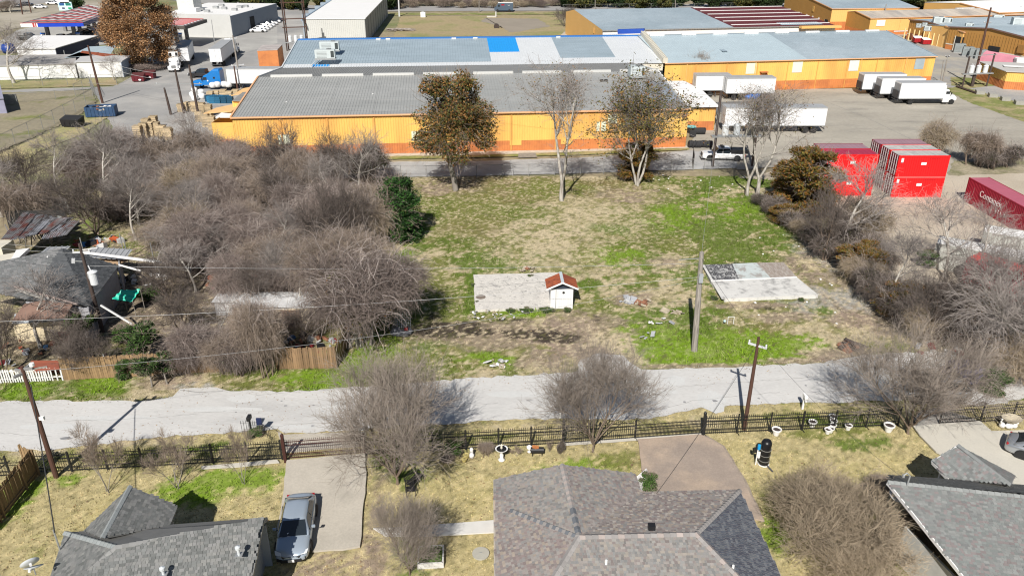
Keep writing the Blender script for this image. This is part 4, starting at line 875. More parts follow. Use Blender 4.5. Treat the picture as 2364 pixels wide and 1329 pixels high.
# ---- right house
vr = dict(G=P(2213, 1027, 4.0), PL=P(2153, 1064, 2.8), PR=P(2345, 1097, 2.8), PB=P(2190, 1103, 2.8), GV=P(2334, 1118, 4.0), D=P(2080, 1113, 3.0), A=P(2094, 1114, 3.0), EN=P(2225, 1329, 2.8))
vr['D'] = P(2050, 1111, 4.3); dr = (P(2364, 1145, 4.3)-vr['D']).normalized(); vr['E2'] = vr['D']+dr*16; vr['WN'] = P(2225, 1329, 3.3); vr['WN2'] = vr['D']+(vr['WN']-vr['D'])*1.5; vr['EN2'] = vr['WN2']+dr*16
vr['W1'] = vr['D'].lerp(vr['WN2'], .15); vr['BK'] = P(2050, 1110, 2.85); vr['BE'] = vr['BK']+dr*16+Vector((0, 1.5, 0))
tg = [(.23, .235, .225), (.20, .205, .2), (.25, .255, .245), (.235, .205, .2), (.21, .225, .215)]
fcs = [dict(v=['D', 'WN2', 'EN2', 'E2']), dict(v=['D', 'E2', 'BE', 'BK'], cols=[(.12, .125, .12), (.15, .15, .145)]), dict(v=['G', 'PL', 'PB', 'GV'], cols=[(.25, .265, .255), (.22, .23, .225), (.28, .24, .235), (.29, .30, .29)]), dict(v=['G', 'GV', 'PR'])]
t, V = house('green_grey_roof_house', 'bottom right house with green grey shingles, white rake board and gabled porch', P(2250, 1200), vr, fcs, [], None, tg, (.23, .235, .23), 13, 2.8, tw=.17, ex=.14)
for a, b in (('D', 'WN2'), ('BK', 'D'), ('PL', 'PB'), ('G', 'PL')): MB().beam(V[a]-Vector((0, 0, .1)), V[b]-Vector((0, 0, .1)), .07, .2).build('rake_board', WH, t)
p, q = inset(V['W1'], V['WN2'], .5); wq(t, p, q, 2.3, M('pale_siding', (.5, .5, .48), .8)); p, q = inset(V['BE'], V['BK'], .5); wq(t, p, q, 2.6, M('pale_siding', (.5, .5, .48)))
caps(t, V['D'], V['E2'], M('cap_greenish', (.24, .25, .245), .9, .1, 5, rnd=.1), .3, .3); caps(t, V['G'], V['GV'], M('cap_greenish', (.24, .25, .245)), .26, .26)
p = V['PL'].lerp(V['GV'], .15); MB().box(p.x, p.y, 1.35, .14, .14, 2.7).build('porch_post', WH, t)
p = V['PB'].lerp(V['GV'], .1); MB().box(p.x, p.y, 1.35, .14, .14, 2.7).build('porch_post', WH, t)

# ---- dark roofed house, middle left
zr, ze = 5.0, 2.9
vm = dict(T=P(142, 572, zr), R=P(274, 613, ze), RB=P(262, 590, ze), BR=P(205, 705, ze), BL=P(60, 690, ze), L0=P(-160, 640, zr-.2), T2=P(142, 572, zr), NW=P(-160, 600, ze), NT=P(100, 574, ze))
vm['S'] = P(170, 700, 3.4)
fcs = [dict(v=['T', 'BR', 'R'], cols=[(.08, .085, .09), (.10, .105, .11), (.065, .07, .075)]), dict(v=['T', 'BL', 'BR'], cols=[(.08, .085, .09), (.10, .105, .11)]), dict(v=['T', 'L0', 'BL'], cols=[(.17, .175, .175), (.15, .155, .155), (.2, .2, .2)])]
t, V = house('dark_roof_house', 'house with dark charcoal hip roof behind the transformer pole at the left', P(140, 660), vm, fcs, [], None, greys, (.09, .095, .1), 17, ze, tw=.25, ex=.2)
wq(t, V['R']+Vector((-.3, -.2, 0)), V['BR']+Vector((-.3, .2, 0)), 2.7, M('grey_stucco', (.34, .34, .36), .85)); wq(t, V['R'], P(288, 640)-t.location, 2.4, M('grey_stucco', (.34, .34, .36)))
wq(t, V['BR'], V['BL'], 2.7, M('grey_stucco', (.34, .34, .36)))
q = P(262, 640, 1.5)-t.location; MB().box(q.x, q.y, 1.4, .1, 1.4, .9).build('window', GLS, t)
q = P(112, 600, 4.4)-t.location; MB().tube([(q.x, q.y, q.z-.2), (q.x, q.y, q.z+.35)], .07, 8).build('vent_pipe', WH, t)
# carport sheets behind it
t = thing('metal_carport', 'grey ribbed metal carport roof with a long white beam behind the dark roofed house', 'carport', P(230, 610)); o = t.location
def pl(nm, m_, pts, th=.06): return MB().slab([P(a, b, z)-o for a, b, z in pts], th).build(nm, m_, t)
def ribq(nm, m_, a, b, c, pitch=.45):
    a, b, c = P(*a)-o, P(*b)-o, P(*c)-o; mb = MB(); ribbed(mb, a, b-a, c-a, Vector((0, 0, 1)), pitch, .08, .06); return mb.build(nm, m_, t)
ribq('roof_panel', M('carport_grey', (.36, .37, .38), .5, .12, .8, metal=.2), (190, 594, 2.7), (288, 600, 2.7), (210, 570, 2.9), .55)
ribq('roof_panel', M('carport_grey', (.36, .37, .38)), (85, 590, 2.6), (140, 588, 2.6), (110, 570, 2.7), .55)
MB().beam(P(188, 582, 3.1)-o, P(372, 605, 3.1)-o, .18, .18).build('white_beam', WH, t)
pl('board_floor', M('plywood', (.42, .29, .18), .9, .15, 1), [(240, 597, 2.2), (290, 596, 2.2), (300, 600, 2.2), (272, 611, 2.2), (225, 604, 2.2)])
MB().beam(P(274, 611, 2.8)-o, P(325, 625, 2.4)-o, .12, .12).build('white_beam', WH, t)
for a, b in ((200, 610), (300, 615), (290, 600), (360, 622)): q = P(a, b)-o; MB().tube([(q.x, q.y, 0), (q.x, q.y, 2.8)], .05, 6).build('post', STL, t)
t = thing('caravan_roof', 'cream and white caravan roof cut by the left edge above the dark roofed house', 'caravan', P(20, 620)); o = t.location
pl('roof', M('cream_roof', (.62, .58, .48), .7, .1, 1), [(-60, 600, 2.6), (0, 590, 2.6), (48, 582, 2.6), (70, 580, 2.6), (30, 612, 2.6), (-60, 622, 2.6)]); pl('roof_edge', WH, [(40, 583, 2.62), (70, 579, 2.62), (34, 612, 2.62), (22, 614, 2.62)], .3)
q = P(20, 620)-o; MB().box(-2, .5, 1.25, 4.5, 2.0, 2.3).build('body', M('cream_roof', (.62, .58, .48)), t)
# ruined shed
t = thing('ruined_shed', 'collapsing shed with torn corrugated roof sheets beneath the trees at the left', 'shed', P(60, 560)); o = t.location
rg = random.Random(4)
CORR = M('torn_corrugated', (.36, .37, .40), .55, .3, 1.5, metal=.25, col2=(.12, .11, .11), s2=1.2, lo=.45, hi=.6); CORR2 = M('old_sheet', (.20, .20, .205), .7, .3, 1.5, col2=(.14, .05, .04), s2=.8)
for i in range(13):
    a = P(2+i*9+rg.uniform(-2, 2), 556-i*1.5+rg.uniform(-3, 3), 2.4+rg.uniform(-.1, .2))-o; b = P(55+i*8.5+rg.uniform(-4, 4), 494+rg.uniform(-3, 3)+i*.9, 2.9+rg.uniform(-.1, .15))-o
    mb = MB(); V_ = b-a; U_ = Vector((.62, .1, rg.uniform(-.05, .05))); ribbed(mb, a, U_, V_, Vector((0, 0, 1)), .16, .05, .05); mb.build('roof_sheet', CORR if rg.random() < .7 else CORR2, t)
for i in range(6):
    a = P(95+i*8, 552-i*1.6, 2.35)-o; b = P(122+i*9, 508+i*.5, 2.75)-o; mb = MB(); ribbed(mb, a, Vector((.7, .1, 0)), b-a, Vector((0, 0, 1)), .2, .05, .05); mb.build('lean_sheet', CORR2 if i % 2 else CORR, t)
for i in range(16):
    a = P(rg.uniform(35, 130), rg.uniform(550, 572))-o; a.z = 0; b = a+Vector((rg.uniform(-.9, .9), rg.uniform(-.6, .6), rg.uniform(1.6, 2.5))); MB().beam(a, b, .14, .04).build('loose_board', M('grey_board', (.24, .22, .20), .9, .2, 3, rnd=.3), t)
q = P(85, 535)-o; MB().box(q.x, q.y+.6, 1.1, 6.5, .1, 2.2).build('rear_wall', M('black_board', (.03, .03, .03), .9), t)
for a, b, w_ in ((133, 545, 1.2), (150, 540, .9)): q = P(a, b)-o; MB().box(q.x, q.y, 1.0, w_, .08, 2.0, rz=-.5).build('door_leaf', M('pale_door', (.34, .37, .37), .8), t)
t = thing('torn_sheet', 'torn pale metal sheet standing upright behind the ruined shed', 'metal sheet', P(140, 494)); mb = MB(); ribbed(mb, (-.5, 0, 0), (1.6, .3, 0), (-.3, 0, 1.9), (0, -1, 0), .25); mb.build('sheet_panel', M('bent_zinc', (.45, .44, .42), .6, .2, 3), t); MB().beam((-.6, .1, 0), (-.8, .1, 2.0), .06, .05).build('support', M('grey_board', (.24, .22, .20)), t)
# cream cottage, lower left
t = thing('cream_cottage', 'small cream cottage with brown roof behind the bare tree at the left', 'cottage', P(100, 790)); o = t.location
qa, qb = P(42, 790)-o, P(160, 783)-o; MB().slab([qa, qb, qb+Vector((0, 0, 1.7)), qa+Vector((0, 0, 1.7))], .12).build('wall', M('cream_siding', (.68, .58, .40), .8, .06, 1.5), t)
MB().slab([qa+Vector((0, -.05, 1.7)), qb+Vector((0, -.05, 1.7)), qb+Vector((-.2, .3, 2.4)), qa+Vector((.2, .3, 2.4))], .12).build('upper_trim', M('grey_trim', (.34, .37, .40), .8, .15, 3), t)
pl('roof', M('brown_felt', (.24, .15, .115), .9, .15, .8), [(28, 739, 2.7), (150, 732, 2.7), (168, 702, 3.2), (100, 692, 3.3), (55, 702, 3.2)], .12)
pl('roof_sheet', M('white_tarp', (.62, .60, .56), .7, .2, 2), [(35, 668, 3.6), (100, 690, 3.35), (130, 694, 3.3), (90, 676, 3.5), (50, 662, 3.65)], .08)
MB().beam(P(35, 661, 3.75)-o, P(178, 702, 3.3)-o, .14, .1).build('rake_board', M('faded_pink', (.42, .33, .30), .8), t)
qc = P(160, 760)-o; MB().slab([qb, qb+Vector((.3, 4.5, 0)), qb+Vector((.3, 4.5, 2.6)), qb+Vector((0, 0, 2.6))], .12).build('side_wall', M('grey_trim', (.34, .37, .40)), t)
q = P(60, 785)-o; MB().box(q.x, q.y-.1, .85, .8, .06, 1.6).build('door', M('pale_blue_door', (.45, .52, .6), .7), t); q = P(151, 775, .8)-o; MB().box(q.x, q.y-.12, .85, .95, .08, .75).build('red_board', M('red_paint', (.45, .015, .03), .6), t)

# ---- small white shed on the slab
t = thing('white_hut', 'tiny white plank hut with rusty red gabled roof at the end of the concrete slab', 'hut', P(1296, 712), R(2)); hw, hd = .93, 1.5
plank = None; PW = M('white_plank', (.76, .76, .75), .7, .05, 3, rnd=.04)
for i in range(12):
    w_ = 2*hw/12; o_ = MB().box(0, 0, 1.05, w_*.96, .03, 2.1).build('plank', PW, t) if plank is None else clone(plank, t)
    plank = plank or o_; o_.location = (-hw+w_*(i+.5), random.uniform(-.006, .006), 0)
for sx in (-1, 1): MB().box(sx*hw, hd/2, 1.05, .04, hd, 2.1).build('side_wall', PW, t); MB().box(sx*hw, -.03, 1.05, .09, .06, 2.14).build('corner_post', PW, t)
MB().box(0, hd, 1.05, 2*hw, .04, 2.1).build('rear_wall', PW, t)
MB().slab([(-hw, -.01, 2.1), (hw, -.01, 2.1), (0, -.01, 2.55)], .04).build('gable_board', M('blue_black_board', (.04, .05, .07), .8), t)
MB().box(0, -.045, 2.02, 2*hw, .05, .2).build('dark_band', M('blue_black_board', (.04, .05, .07)), t)
for sx in (-1, 1):
    mb = MB(); V_ = Vector((sx*1.35, 0, -.62)); ribbed(mb, (0, -.4, 2.68), (0, 2.1, 0), V_, Vector((sx*.42, 0, 1)), .3, .03, .02); mb.slab([(0, -.4, 2.66), (0, 1.7, 2.66), (sx*1.35, 1.7, 2.04), (sx*1.35, -.4, 2.04)], .03); mb.build('roof_sheet', RUST, t)
    MB().beam((0, -.42, 2.66), (sx*1.37, -.42, 2.03), .04, .14).build('barge_board', WH, t)
MB().box(0, .65, 2.72, .26, 2.15, .05).build('ridge_flashing', M('zinc_flash', (.5, .55, .58), .5), t)
MB().box(-hw*.55, -.05, 1.05, .03, .02, 2.0).build('door_gap', m_dark, t); MB().box(-.35, -.03, 1.4, .03, .03, .6).build('door_hinge_strip', GRW, t)
MB().lathe([(.05, 0), (.11, 0), (.11, .02), (.05, .02)], 12, (.15, -.04, 1.55), 'y').build('round_plate', m_black, t)

# ---- concrete slabs on the lot
t = thing('concrete_slab', 'weathered white concrete slab beside the tiny hut', 'slab', P(1200, 680)); o = t.location
q = [Vector((x, y)) for x, y in rough_edge(ZP((1098, 720), (1275, 713), (1320, 700), (1306, 680), (1291, 633), (1093, 638)), .8, .05, 5)]
SLB = M('slab_concrete', (.62, .59, .54), .9, .08, .8, col2=(.46, .44, .41), s2=.9, lo=.5, hi=.72, grain=.18, gs=7)
MB().prism([(v.x-o.x, v.y-o.y) for v in q], -.1, .2).build('slab_body', SLB, t)
BLK = M('tar_marks', (.1, .1, .1), .9, .3)
def scratch(t, o, n, box, z, mat, seed, lmin=.15, lmax=.6, wd=.03):
    rg = random.Random(seed); mb = MB()
    for i in range(n):
        a = P(rg.uniform(box[0], box[2]), rg.uniform(box[1], box[3]))-o; th = rg.choice([0.05, 1.55, .05, .6, 2.2])+rg.uniform(-.1, .1); L = rg.uniform(lmin, lmax)
        mb.box(a.x, a.y, z, L, rg.uniform(.4, 1)*wd, .006, rz=th)
    o_ = mb.build('tar_mark', mat, t, kind='stuff'); return o_
scratch(t, o, 130, (1102, 640, 1285, 680), .205, BLK, 3); scratch(t, o, 40, (1102, 680, 1260, 712), .205, BLK, 4, .1, .3)
for pp in (((1094, 668), (1150, 664), (1288, 652)), ((1098, 690), (1120, 688))):
    mb = MB(); a = [P(*x)-o for x in pp]
    for i in range(len(a)-1): mb.beam(a[i]+Vector((0, 0, .2)), a[i+1]+Vector((0, 0, .2)), .035, .012)
    mb.build('crack', BLK, t)
q = P(1110, 690)-o; MB().lathe([(.01, .2), (.45, .205), (.3, .215), (.01, .22)], 12, (q.x, q.y, 0)).build('rust_stain', M('brown_stain', (.2, .16, .13), .9, .3, 5), t)
t = thing('tiled_slab', 'second concrete slab with black tile marks and a white painted lower half', 'slab', P(1750, 650)); o = t.location
MB().prism([(x-o.x, y-o.y) for x, y in ZP((1672, 696), (1888, 687), (1838, 646), (1640, 655))], -.1, .3).build('white_half', M('white_slab', (.62, .61, .58), .9, .08, .8, col2=(.30, .295, .285), s2=1.2, lo=.5, hi=.68, grain=.15), t)
MB().prism([(x-o.x, y-o.y) for x, y in ZP((1640, 654), (1706, 652), (1690, 615), (1622, 617))], -.1, .28).build('tile_area', M('tile_remains', (.44, .44, .43), .9, .1, 2, col2=(.2, .2, .2), s2=2.5, lo=.45, hi=.55), t)
MB().prism([(x-o.x, y-o.y) for x, y in ZP((1706, 652), (1780, 649), (1745, 612), (1690, 615))], -.1, .285).build('pale_area', M('aqua_remains', (.52, .57, .56), .9, .1, 2.5, col2=(.34, .32, .30), s2=1.2, lo=.5, hi=.6), t)
MB().prism([(x-o.x, y-o.y) for x, y in ZP((1780, 649), (1838, 645), (1808, 611), (1745, 612))], -.1, .28).build('wood_area', M('plank_remains', (.30, .25, .215), .9, .2, 1.5, col2=(.42, .38, .34), s2=2, stretch=(4, .8, 1)), t)
tile = None
rg = random.Random(8); cnt = 0
for i in range(17):
    for j in range(14):
        if rg.random() < .42: continue
        u, v = (i+.5)/17, (j+.5)/14; a = P(1622, 617).lerp(P(1690, 615), u).lerp(P(1640, 654).lerp(P(1706, 652), u), v)-o
        o_ = MB().box(0, 0, 0, .145, .40, .012).build('tile_mark', M('black_tile', (.09, .09, .095), .8, .2, rnd=.4), t) if tile is None else clone(tile, t)
        tile = tile or o_; o_.location = (a.x, a.y, .288); o_.rotation_euler = (0, 0, rg.uniform(-.05, .05)); o_.scale = (rg.uniform(.7, 1.1), rg.uniform(.5, .95), 1)
MB().beam(P(1640, 655)-o+Vector((0, 0, .31)), P(1838, 646)-o+Vector((0, 0, .31)), .14, .05).build('kerb_line', WH, t); MB().beam(P(1622, 617)-o+Vector((0, 0, .3)), P(1668, 697)-o+Vector((0, 0, .3)), .22, .05).build('slab_edge', M('white_slab', (.68, .67, .64)), t)
scratch(t, o, 60, (1680, 655, 1860, 690), .303, M('thin_crack', (.42, .41, .4), .9), 9, .3, .9, .02)

# ================================================================ VEHICLES
PAINT = lambda nm, c, r=.28, mt=.0: M(nm, c, r, .03, 1, metal=mt, coat=.6, spec=.5)
TYRE = M('tyre_rubber', (.022, .022, .022), .85, .1); RIM = M('wheel_rim', (.42, .43, .44), .35, .05, metal=.7); CG = M('car_glass', (.018, .024, .03), .06, 0, coat=.5)
LAMP = M('lamp_glass', (.70, .72, .74), .15, 0); TAIL = M('tail_lamp', (.35, .01, .015), .25, 0); CHR = M('chrome_trim', (.55, .56, .57), .2, 0, metal=.9)
BUMP_ = M('bumper_grey', (.06, .06, .065), .6, .05)
def wheel(t, x, y, r, w_=.24, rim=.62, rimm=None):
    o = MB().lathe([(r*rim, -w_/2), (r*.95, -w_/2), (r, -w_*.3), (r, w_*.3), (r*.95, w_/2), (r*rim, w_/2)], 18, (0, 0, 0), 'y').build('wheel', TYRE, t, smooth=False)
    mb = MB().lathe([(.02, -w_*.38), (r*rim, -w_*.46), (r*rim, w_*.46), (.02, w_*.44)], 14, (0, 0, 0), 'y')
    for k in range(5):
        a = k*math.pi*2/5; mb.beam((0, 0, 0), (r*rim*.95*math.cos(a), 0, r*rim*.95*math.sin(a)), .07, w_*1.04)
    mb.build('rim', rimm or RIM, o); o.location = (x, y, r); return o
def loft(mb, st, half):
    """st: list of (x, scale params) -> half(params) gives list of (y,z); mirrored and skinned"""
    rings = []
    for s_ in st:
        h = half(s_); ring = [(s_[0], y, z) for y, z in h]+[(s_[0], -y, z) for y, z in reversed(h)]; rings.append(ring)
    k = len(rings[0]); v = [p for r_ in rings for p in r_]; f = []
    for i in range(len(rings)-1):
        for j in range(k): a, b = i*k+j, i*k+(j+1) % k; f.append((a, b, b+k, a+k))
    f.append(tuple(range(k))); f.append(tuple(range((len(rings)-1)*k, len(rings)*k))[::-1]); mb.add(v, f); return mb
def sedan(label, loc, rz, paint, group=None, simple=False, suv=False, plate=True, name='car'):
    """front towards +x; origin at the middle of the footprint"""
    t = thing(name, label, 'suv' if suv else 'car', loc, rz, group); H_ = .28 if suv else 0
    # x, half width, belt height, centre deck height, underside
    st = [(-2.42, .62, .62, .70, .34), (-2.36, .82, .74, .92, .26), (-2.10, .90, .82, 1.02+H_*.6, .20), (-1.6, .92, .88, 1.06+H_*.8, .18), (-.8, .92, .90, 1.00, .18), (.3, .92, .90, .99, .18), (.95, .92, .88, .98, .18),
          (1.35, .91, .84, .955, .18), (1.8, .90, .78, .90, .19), (2.15, .86, .70, .82, .2), (2.36, .74, .60, .70, .24), (2.45, .52, .52, .56, .30)]
    if suv: st = [(x, a*1.02, b+.12, c+.1, d+.06) for x, a, b, c, d in st]
    hf = lambda s_: [(0, s_[4]), (s_[1]*.86, s_[4]), (s_[1]*.985, s_[4]+.12), (s_[1], (s_[4]+s_[2])/2), (s_[1]*.985, s_[2]-.10), (s_[1]*.93, s_[2]), (s_[1]*.72, s_[3]-.035), (s_[1]*.35, s_[3]-.004), (0, s_[3])]
    o = loft(MB(), st, hf).build('body', paint, t, smooth=True)
    md = o.modifiers.new('s', 'SUBSURF'); md.levels = 1; md.render_levels = 1
    # cabin
    rx0, rx1 = (-1.15, .35) if not suv else (-1.75, .35); top = 1.44+H_; bx0, bx1 = (-1.95, 1.18) if not suv else (-2.15, 1.15); bz = .93+(.1 if suv else 0)
    def cab(x, hw, z): return (x, hw, z)
    cs = [(bx0, .70, bz), (bx0*.78+rx0*.22, .70, bz+(top-bz)*.18), (rx0, .60, top-.06), (rx0+.25, .59, top-.015), ((rx0+rx1)/2, .60, top), (rx1-.15, .59, top-.02), (rx1+.12, .60, top-.07), (bx1*.6+rx1*.4, .68, bz+(top-bz)*.36), (bx1, .74, bz)]
    mb = MB(); loft(mb, cs, lambda s_: [(0, bz-.08), (.83, bz-.08), (.83-(.83-s_[1])*((s_[2]-bz)/(top-bz))*.0, bz), (s_[1]+(.10 if s_[2] > bz+.1 else .05), bz+(s_[2]-bz)*.55), (s_[1], s_[2]-.03 if s_[2] > bz+.05 else bz), (s_[1]*.7, s_[2]), (0, s_[2])])
    mb.build('cabin_frame', paint, t, smooth=True)
    g = .012
    def pane(nm, p, m_=CG): MB().slab(p, .02).build(nm, m_, t)
    pane('windshield', [(bx1+.05, -.72, bz+.045), (bx1+.05, .72, bz+.045), (rx1+.15, .58, top-.03), (rx1+.15, -.58, top-.03)])
    pane('rear_window', [(bx0+.05, .66, bz+.07), (bx0+.05, -.66, bz+.07), (rx0-.06, -.56, top-.02), (rx0-.06, .56, top-.02)])
    for s_ in (-1, 1):
        pane('side_window', [(rx0-.35, s_*.815, bz+.03), (-.22, s_*.835, bz+.03), (-.22, s_*.655, top-.10), (rx0+.06, s_*.655, top-.10)])
        pane('side_window', [(-.15, s_*.835, bz+.03), (bx1-.30, s_*.825, bz+.03), (rx1-.02, s_*.655, top-.11), (-.15, s_*.655, top-.10)])
        if not simple:
            MB().tube([(.72, s_*.86, bz+.04), (.70, s_*1.0, bz+.09)], .03, 6).build('mirror_arm', BUMP_, t)
            MB().box(.68, s_*1.03, bz+.11, .12, .2, .14).build('mirror', paint, t, bevel=.03)
            MB().slab([(2.20, s_*.52, .735), (2.36, s_*.50, .66), (2.24, s_*.80, .66), (1.98, s_*.86, .74)], .05).build('headlight', LAMP, t)
            MB().slab([(2.43, s_*.45, .50), (2.43, s_*.50, .34), (2.33, s_*.76, .34), (2.34, s_*.74, .52)], .04).build('side_intake', m_black, t)
            MB().box(-2.28, s_*.64, .78, .12, .28, .12).build('tail_light', TAIL, t, bevel=.02)
            for x_ in (-.18,): MB().box(x_, s_*.927, .70, .02, .015, .6).build('door_seam', m_dark, t)
    if not simple:
        MB().slab([(2.43, -.42, .52), (2.43, .42, .52), (2.40, .5, .64), (2.40, -.5, .64)], .05).build('grille', m_black, t)
        MB().box(2.46, 0, .40, .06, 1.05, .16).build('lower_grille', m_black, t); MB().tube([(2.36, -.62, .69), (2.47, 0, .61), (2.36, .62, .69)], .018, 6).build('grille_bar', CHR, t)
        MB().box(2.50, 0, .42, .02, .32, .16).build('licence_plate', WH, t); MB().slab([(1.24, -.30, bz+.03), (1.22, .05, bz+.02), (1.05, .0, bz+.14), (1.08, -.30, bz+.14)], .004).build('dashboard_paper', WH, t)
        MB().tube([(1.22, -.5, bz+.03), (1.20, .1, bz+.05)], .015, 5).build('wiper', m_black, t)
    for x_ in (-1.40, 1.42):
        for s_ in (-1, 1):
            MB().lathe([(.02, -.02), (.39, -.02), (.39, .0), (.02, .0)], 18, (x_, s_*.925, .35), 'y').build('wheel_arch', m_black, t); wheel(t, x_, s_*.85, .335, .22)
    return t
def heading(a, b):   # angle of the line from b (rear) to a (front)
    return math.atan2(a.y-b.y, a.x-b.x)
SIL = PAINT('slate_blue_metallic', (.42, .49, .57), .22, .35)
fr, rr = P(674, 1292, .3), P(694, 1146, .8); hd = heading(fr, rr); d = (fr-rr).normalized()
c = (fr+rr)/2; sedan('slate blue sedan parked on the left concrete driveway, nose towards the camera', (c.x-.0, c.y+.05, .05), hd, SIL)
S2 = PAINT('silver_metallic', (.42, .44, .47), .25, .6)
c = P(2418, 1066); sedan('silver sedan at the right edge on the pale driveway, only its rear in view', (c.x, c.y, .05), R(-38), S2)
c = P(2150, 917); sedan('silver hatchback behind the bare tree at the end of the street', (c.x, c.y, .03), R(178), PAINT('grey_metallic', (.33, .35, .37), .3, .5), suv=True)
# far parked cars
WP = PAINT('white_car_paint', (.75, .75, .75), .3); BP = PAINT('black_car_paint', (.02, .02, .024), .25); DP = PAINT('dark_grey_paint', (.07, .075, .08), .3)
wc = sedan('white car in front of the price sign, nearest of the group at the top left', P(94, 20), R(8), WP, 'white cars parked at the top left', True)
dup(wc, P(123, 11), R(8), 'white car second from the front at the top left', 'white cars parked at the top left'); dup(wc, P(136, 7), R(8), 'white car farthest right beside the sign at the top left', 'white cars parked at the top left')
bc = sedan('dark car parked among bare trees at the top left corner', P(36, 18), R(10), BP, None, True); dup(bc, P(62, 14), R(5), 'dark car right of the other dark car at the top left corner')
dup(bc, P(200, 78), R(20), 'dark car in the shade under the blue canopy')
rowl = ['nearest', 'second', 'third', 'fourth', 'fifth', 'sixth', 'seventh']
for k in range(7): dup(wc, P(597+k*6.8, 75-k*4.4), R(4), rowl[k]+' white car in the slanting row beside the grey store', 'white cars in a row beside the grey store')
bk = dup(bc, P(1322, 50), R(80), 'black car behind the small bare tree by the yellow wall'); dup(bc, P(1325, 58), R(80), 'dark red and black car nearer the yellow wall behind the small bare tree')
def pickup(label, loc, rz, paint, loadm=None, flatbed=False, name='pickup_truck'):
    t = thing(name, label, 'pickup truck', loc, rz)
    st = [(-2.9, .92, .95, .95, .5), (-2.85, .97, 1.02, 1.02, .45), (-.75, .98, 1.05, 1.05, .42), (.0, .98, 1.08, 1.1, .42), (1.2, .98, 1.1, 1.14, .42), (2.2, .96, 1.06, 1.1, .42), (2.75, .92, .98, 1.02, .45), (2.9, .8, .8, .85, .5)]
    loft(MB(), st, lambda s_: [(0, s_[4]), (s_[1], s_[4]), (s_[1], s_[2]-.08), (s_[1]*.95, s_[2]), (0, s_[3])]).build('body', paint, t)
    cs = [(-.95, .84, 1.0), (-.85, .74, 1.78), (-.5, .72, 1.84), (.55, .72, 1.84), (.75, .74, 1.78), (1.45, .86, 1.08)]
    loft(MB(), cs, lambda s_: [(0, 1.0), (.9, 1.0), (s_[1], s_[2]-.04 if s_[2] > 1.1 else 1.02), (s_[1]*.8, s_[2]), (0, s_[2])]).build('cabin_frame', paint, t)
    MB().slab([(1.42, -.8, 1.14), (1.42, .8, 1.14), (.82, .66, 1.74), (.82, -.66, 1.74)], .03).build('windshield', CG, t)
    for s_ in (-1, 1):
        MB().slab([(-.80, s_*.90, 1.14), (.15, s_*.90, 1.14), (.15, s_*.775, 1.72), (-.75, s_*.775, 1.72)], .03).build('side_window', CG, t); MB().slab([(.22, s_*.90, 1.14), (1.25, s_*.90, 1.14), (.72, s_*.775, 1.72), (.22, s_*.775, 1.72)], .03).build('side_window', CG, t)
        MB().box(1.15, s_*1.08, 1.2, .12, .2, .25).build('mirror', paint, t); MB().box(2.84, s_*.72, .85, .12, .3, .18).build('headlight', LAMP, t); MB().box(-2.9, s_*.86, .85, .08, .14, .3).build('tail_light', TAIL, t)
    MB().box(2.9, 0, .8, .1, 1.0, .35).build('grille', m_black, t); MB().box(2.95, 0, .52, .2, 1.8, .25).build('bumper', CHR, t)
    if flatbed:
        MB().box(-2.0, 0, 1.35, 2.6, 1.7, .5).build('equipment_box', m_black, t); MB().tube([(-1.1, 0, 1.5), (-1.1, 0, 2.3)], .05, 6).build('beacon_mast', m_black, t)
        for k in (-.25, .15): MB().lathe([(.05, 0), (.24, 0), (.24, .05), (.05, .05)], 14, (-1.6+k*1.2, -.9, 1.35), 'y').build('hose_reel', STL, t)
        MB().box(.2, 0, 1.9, .4, 1.2, .12).build('light_bar', m_black, t)
    else: MB().box(-1.95, 0, 1.05, 1.8, 1.6, .06).build('bed_floor', loadm or m_black, t)
    for x_ in (-1.85, 1.9):
        for s_ in (-1, 1): MB().lathe([(.02, 0), (.47, 0), (.47, .02), (.02, .02)], 16, (x_, s_*.975, .45), 'y').build('wheel_arch', m_black, t); wheel(t, x_, s_*.9, .41, .26)
    return t
pickup('white service truck with black equipment bed behind the chain link fence', P(1672, 374)+Vector((0, 1.2, 0)), R(176), WP, flatbed=True)
pickup('white pickup truck under the blue canopy', P(143, 95), R(4), WP); pickup('black pickup truck with ladder rack beside the blue tractor unit', P(470, 179), R(175), BP)
pickup('dark pickup truck loaded with brush at the fuel station', P(68, 92), R(10), DP, M('brush_load', (.08, .075, .06), .95, .5, 6))
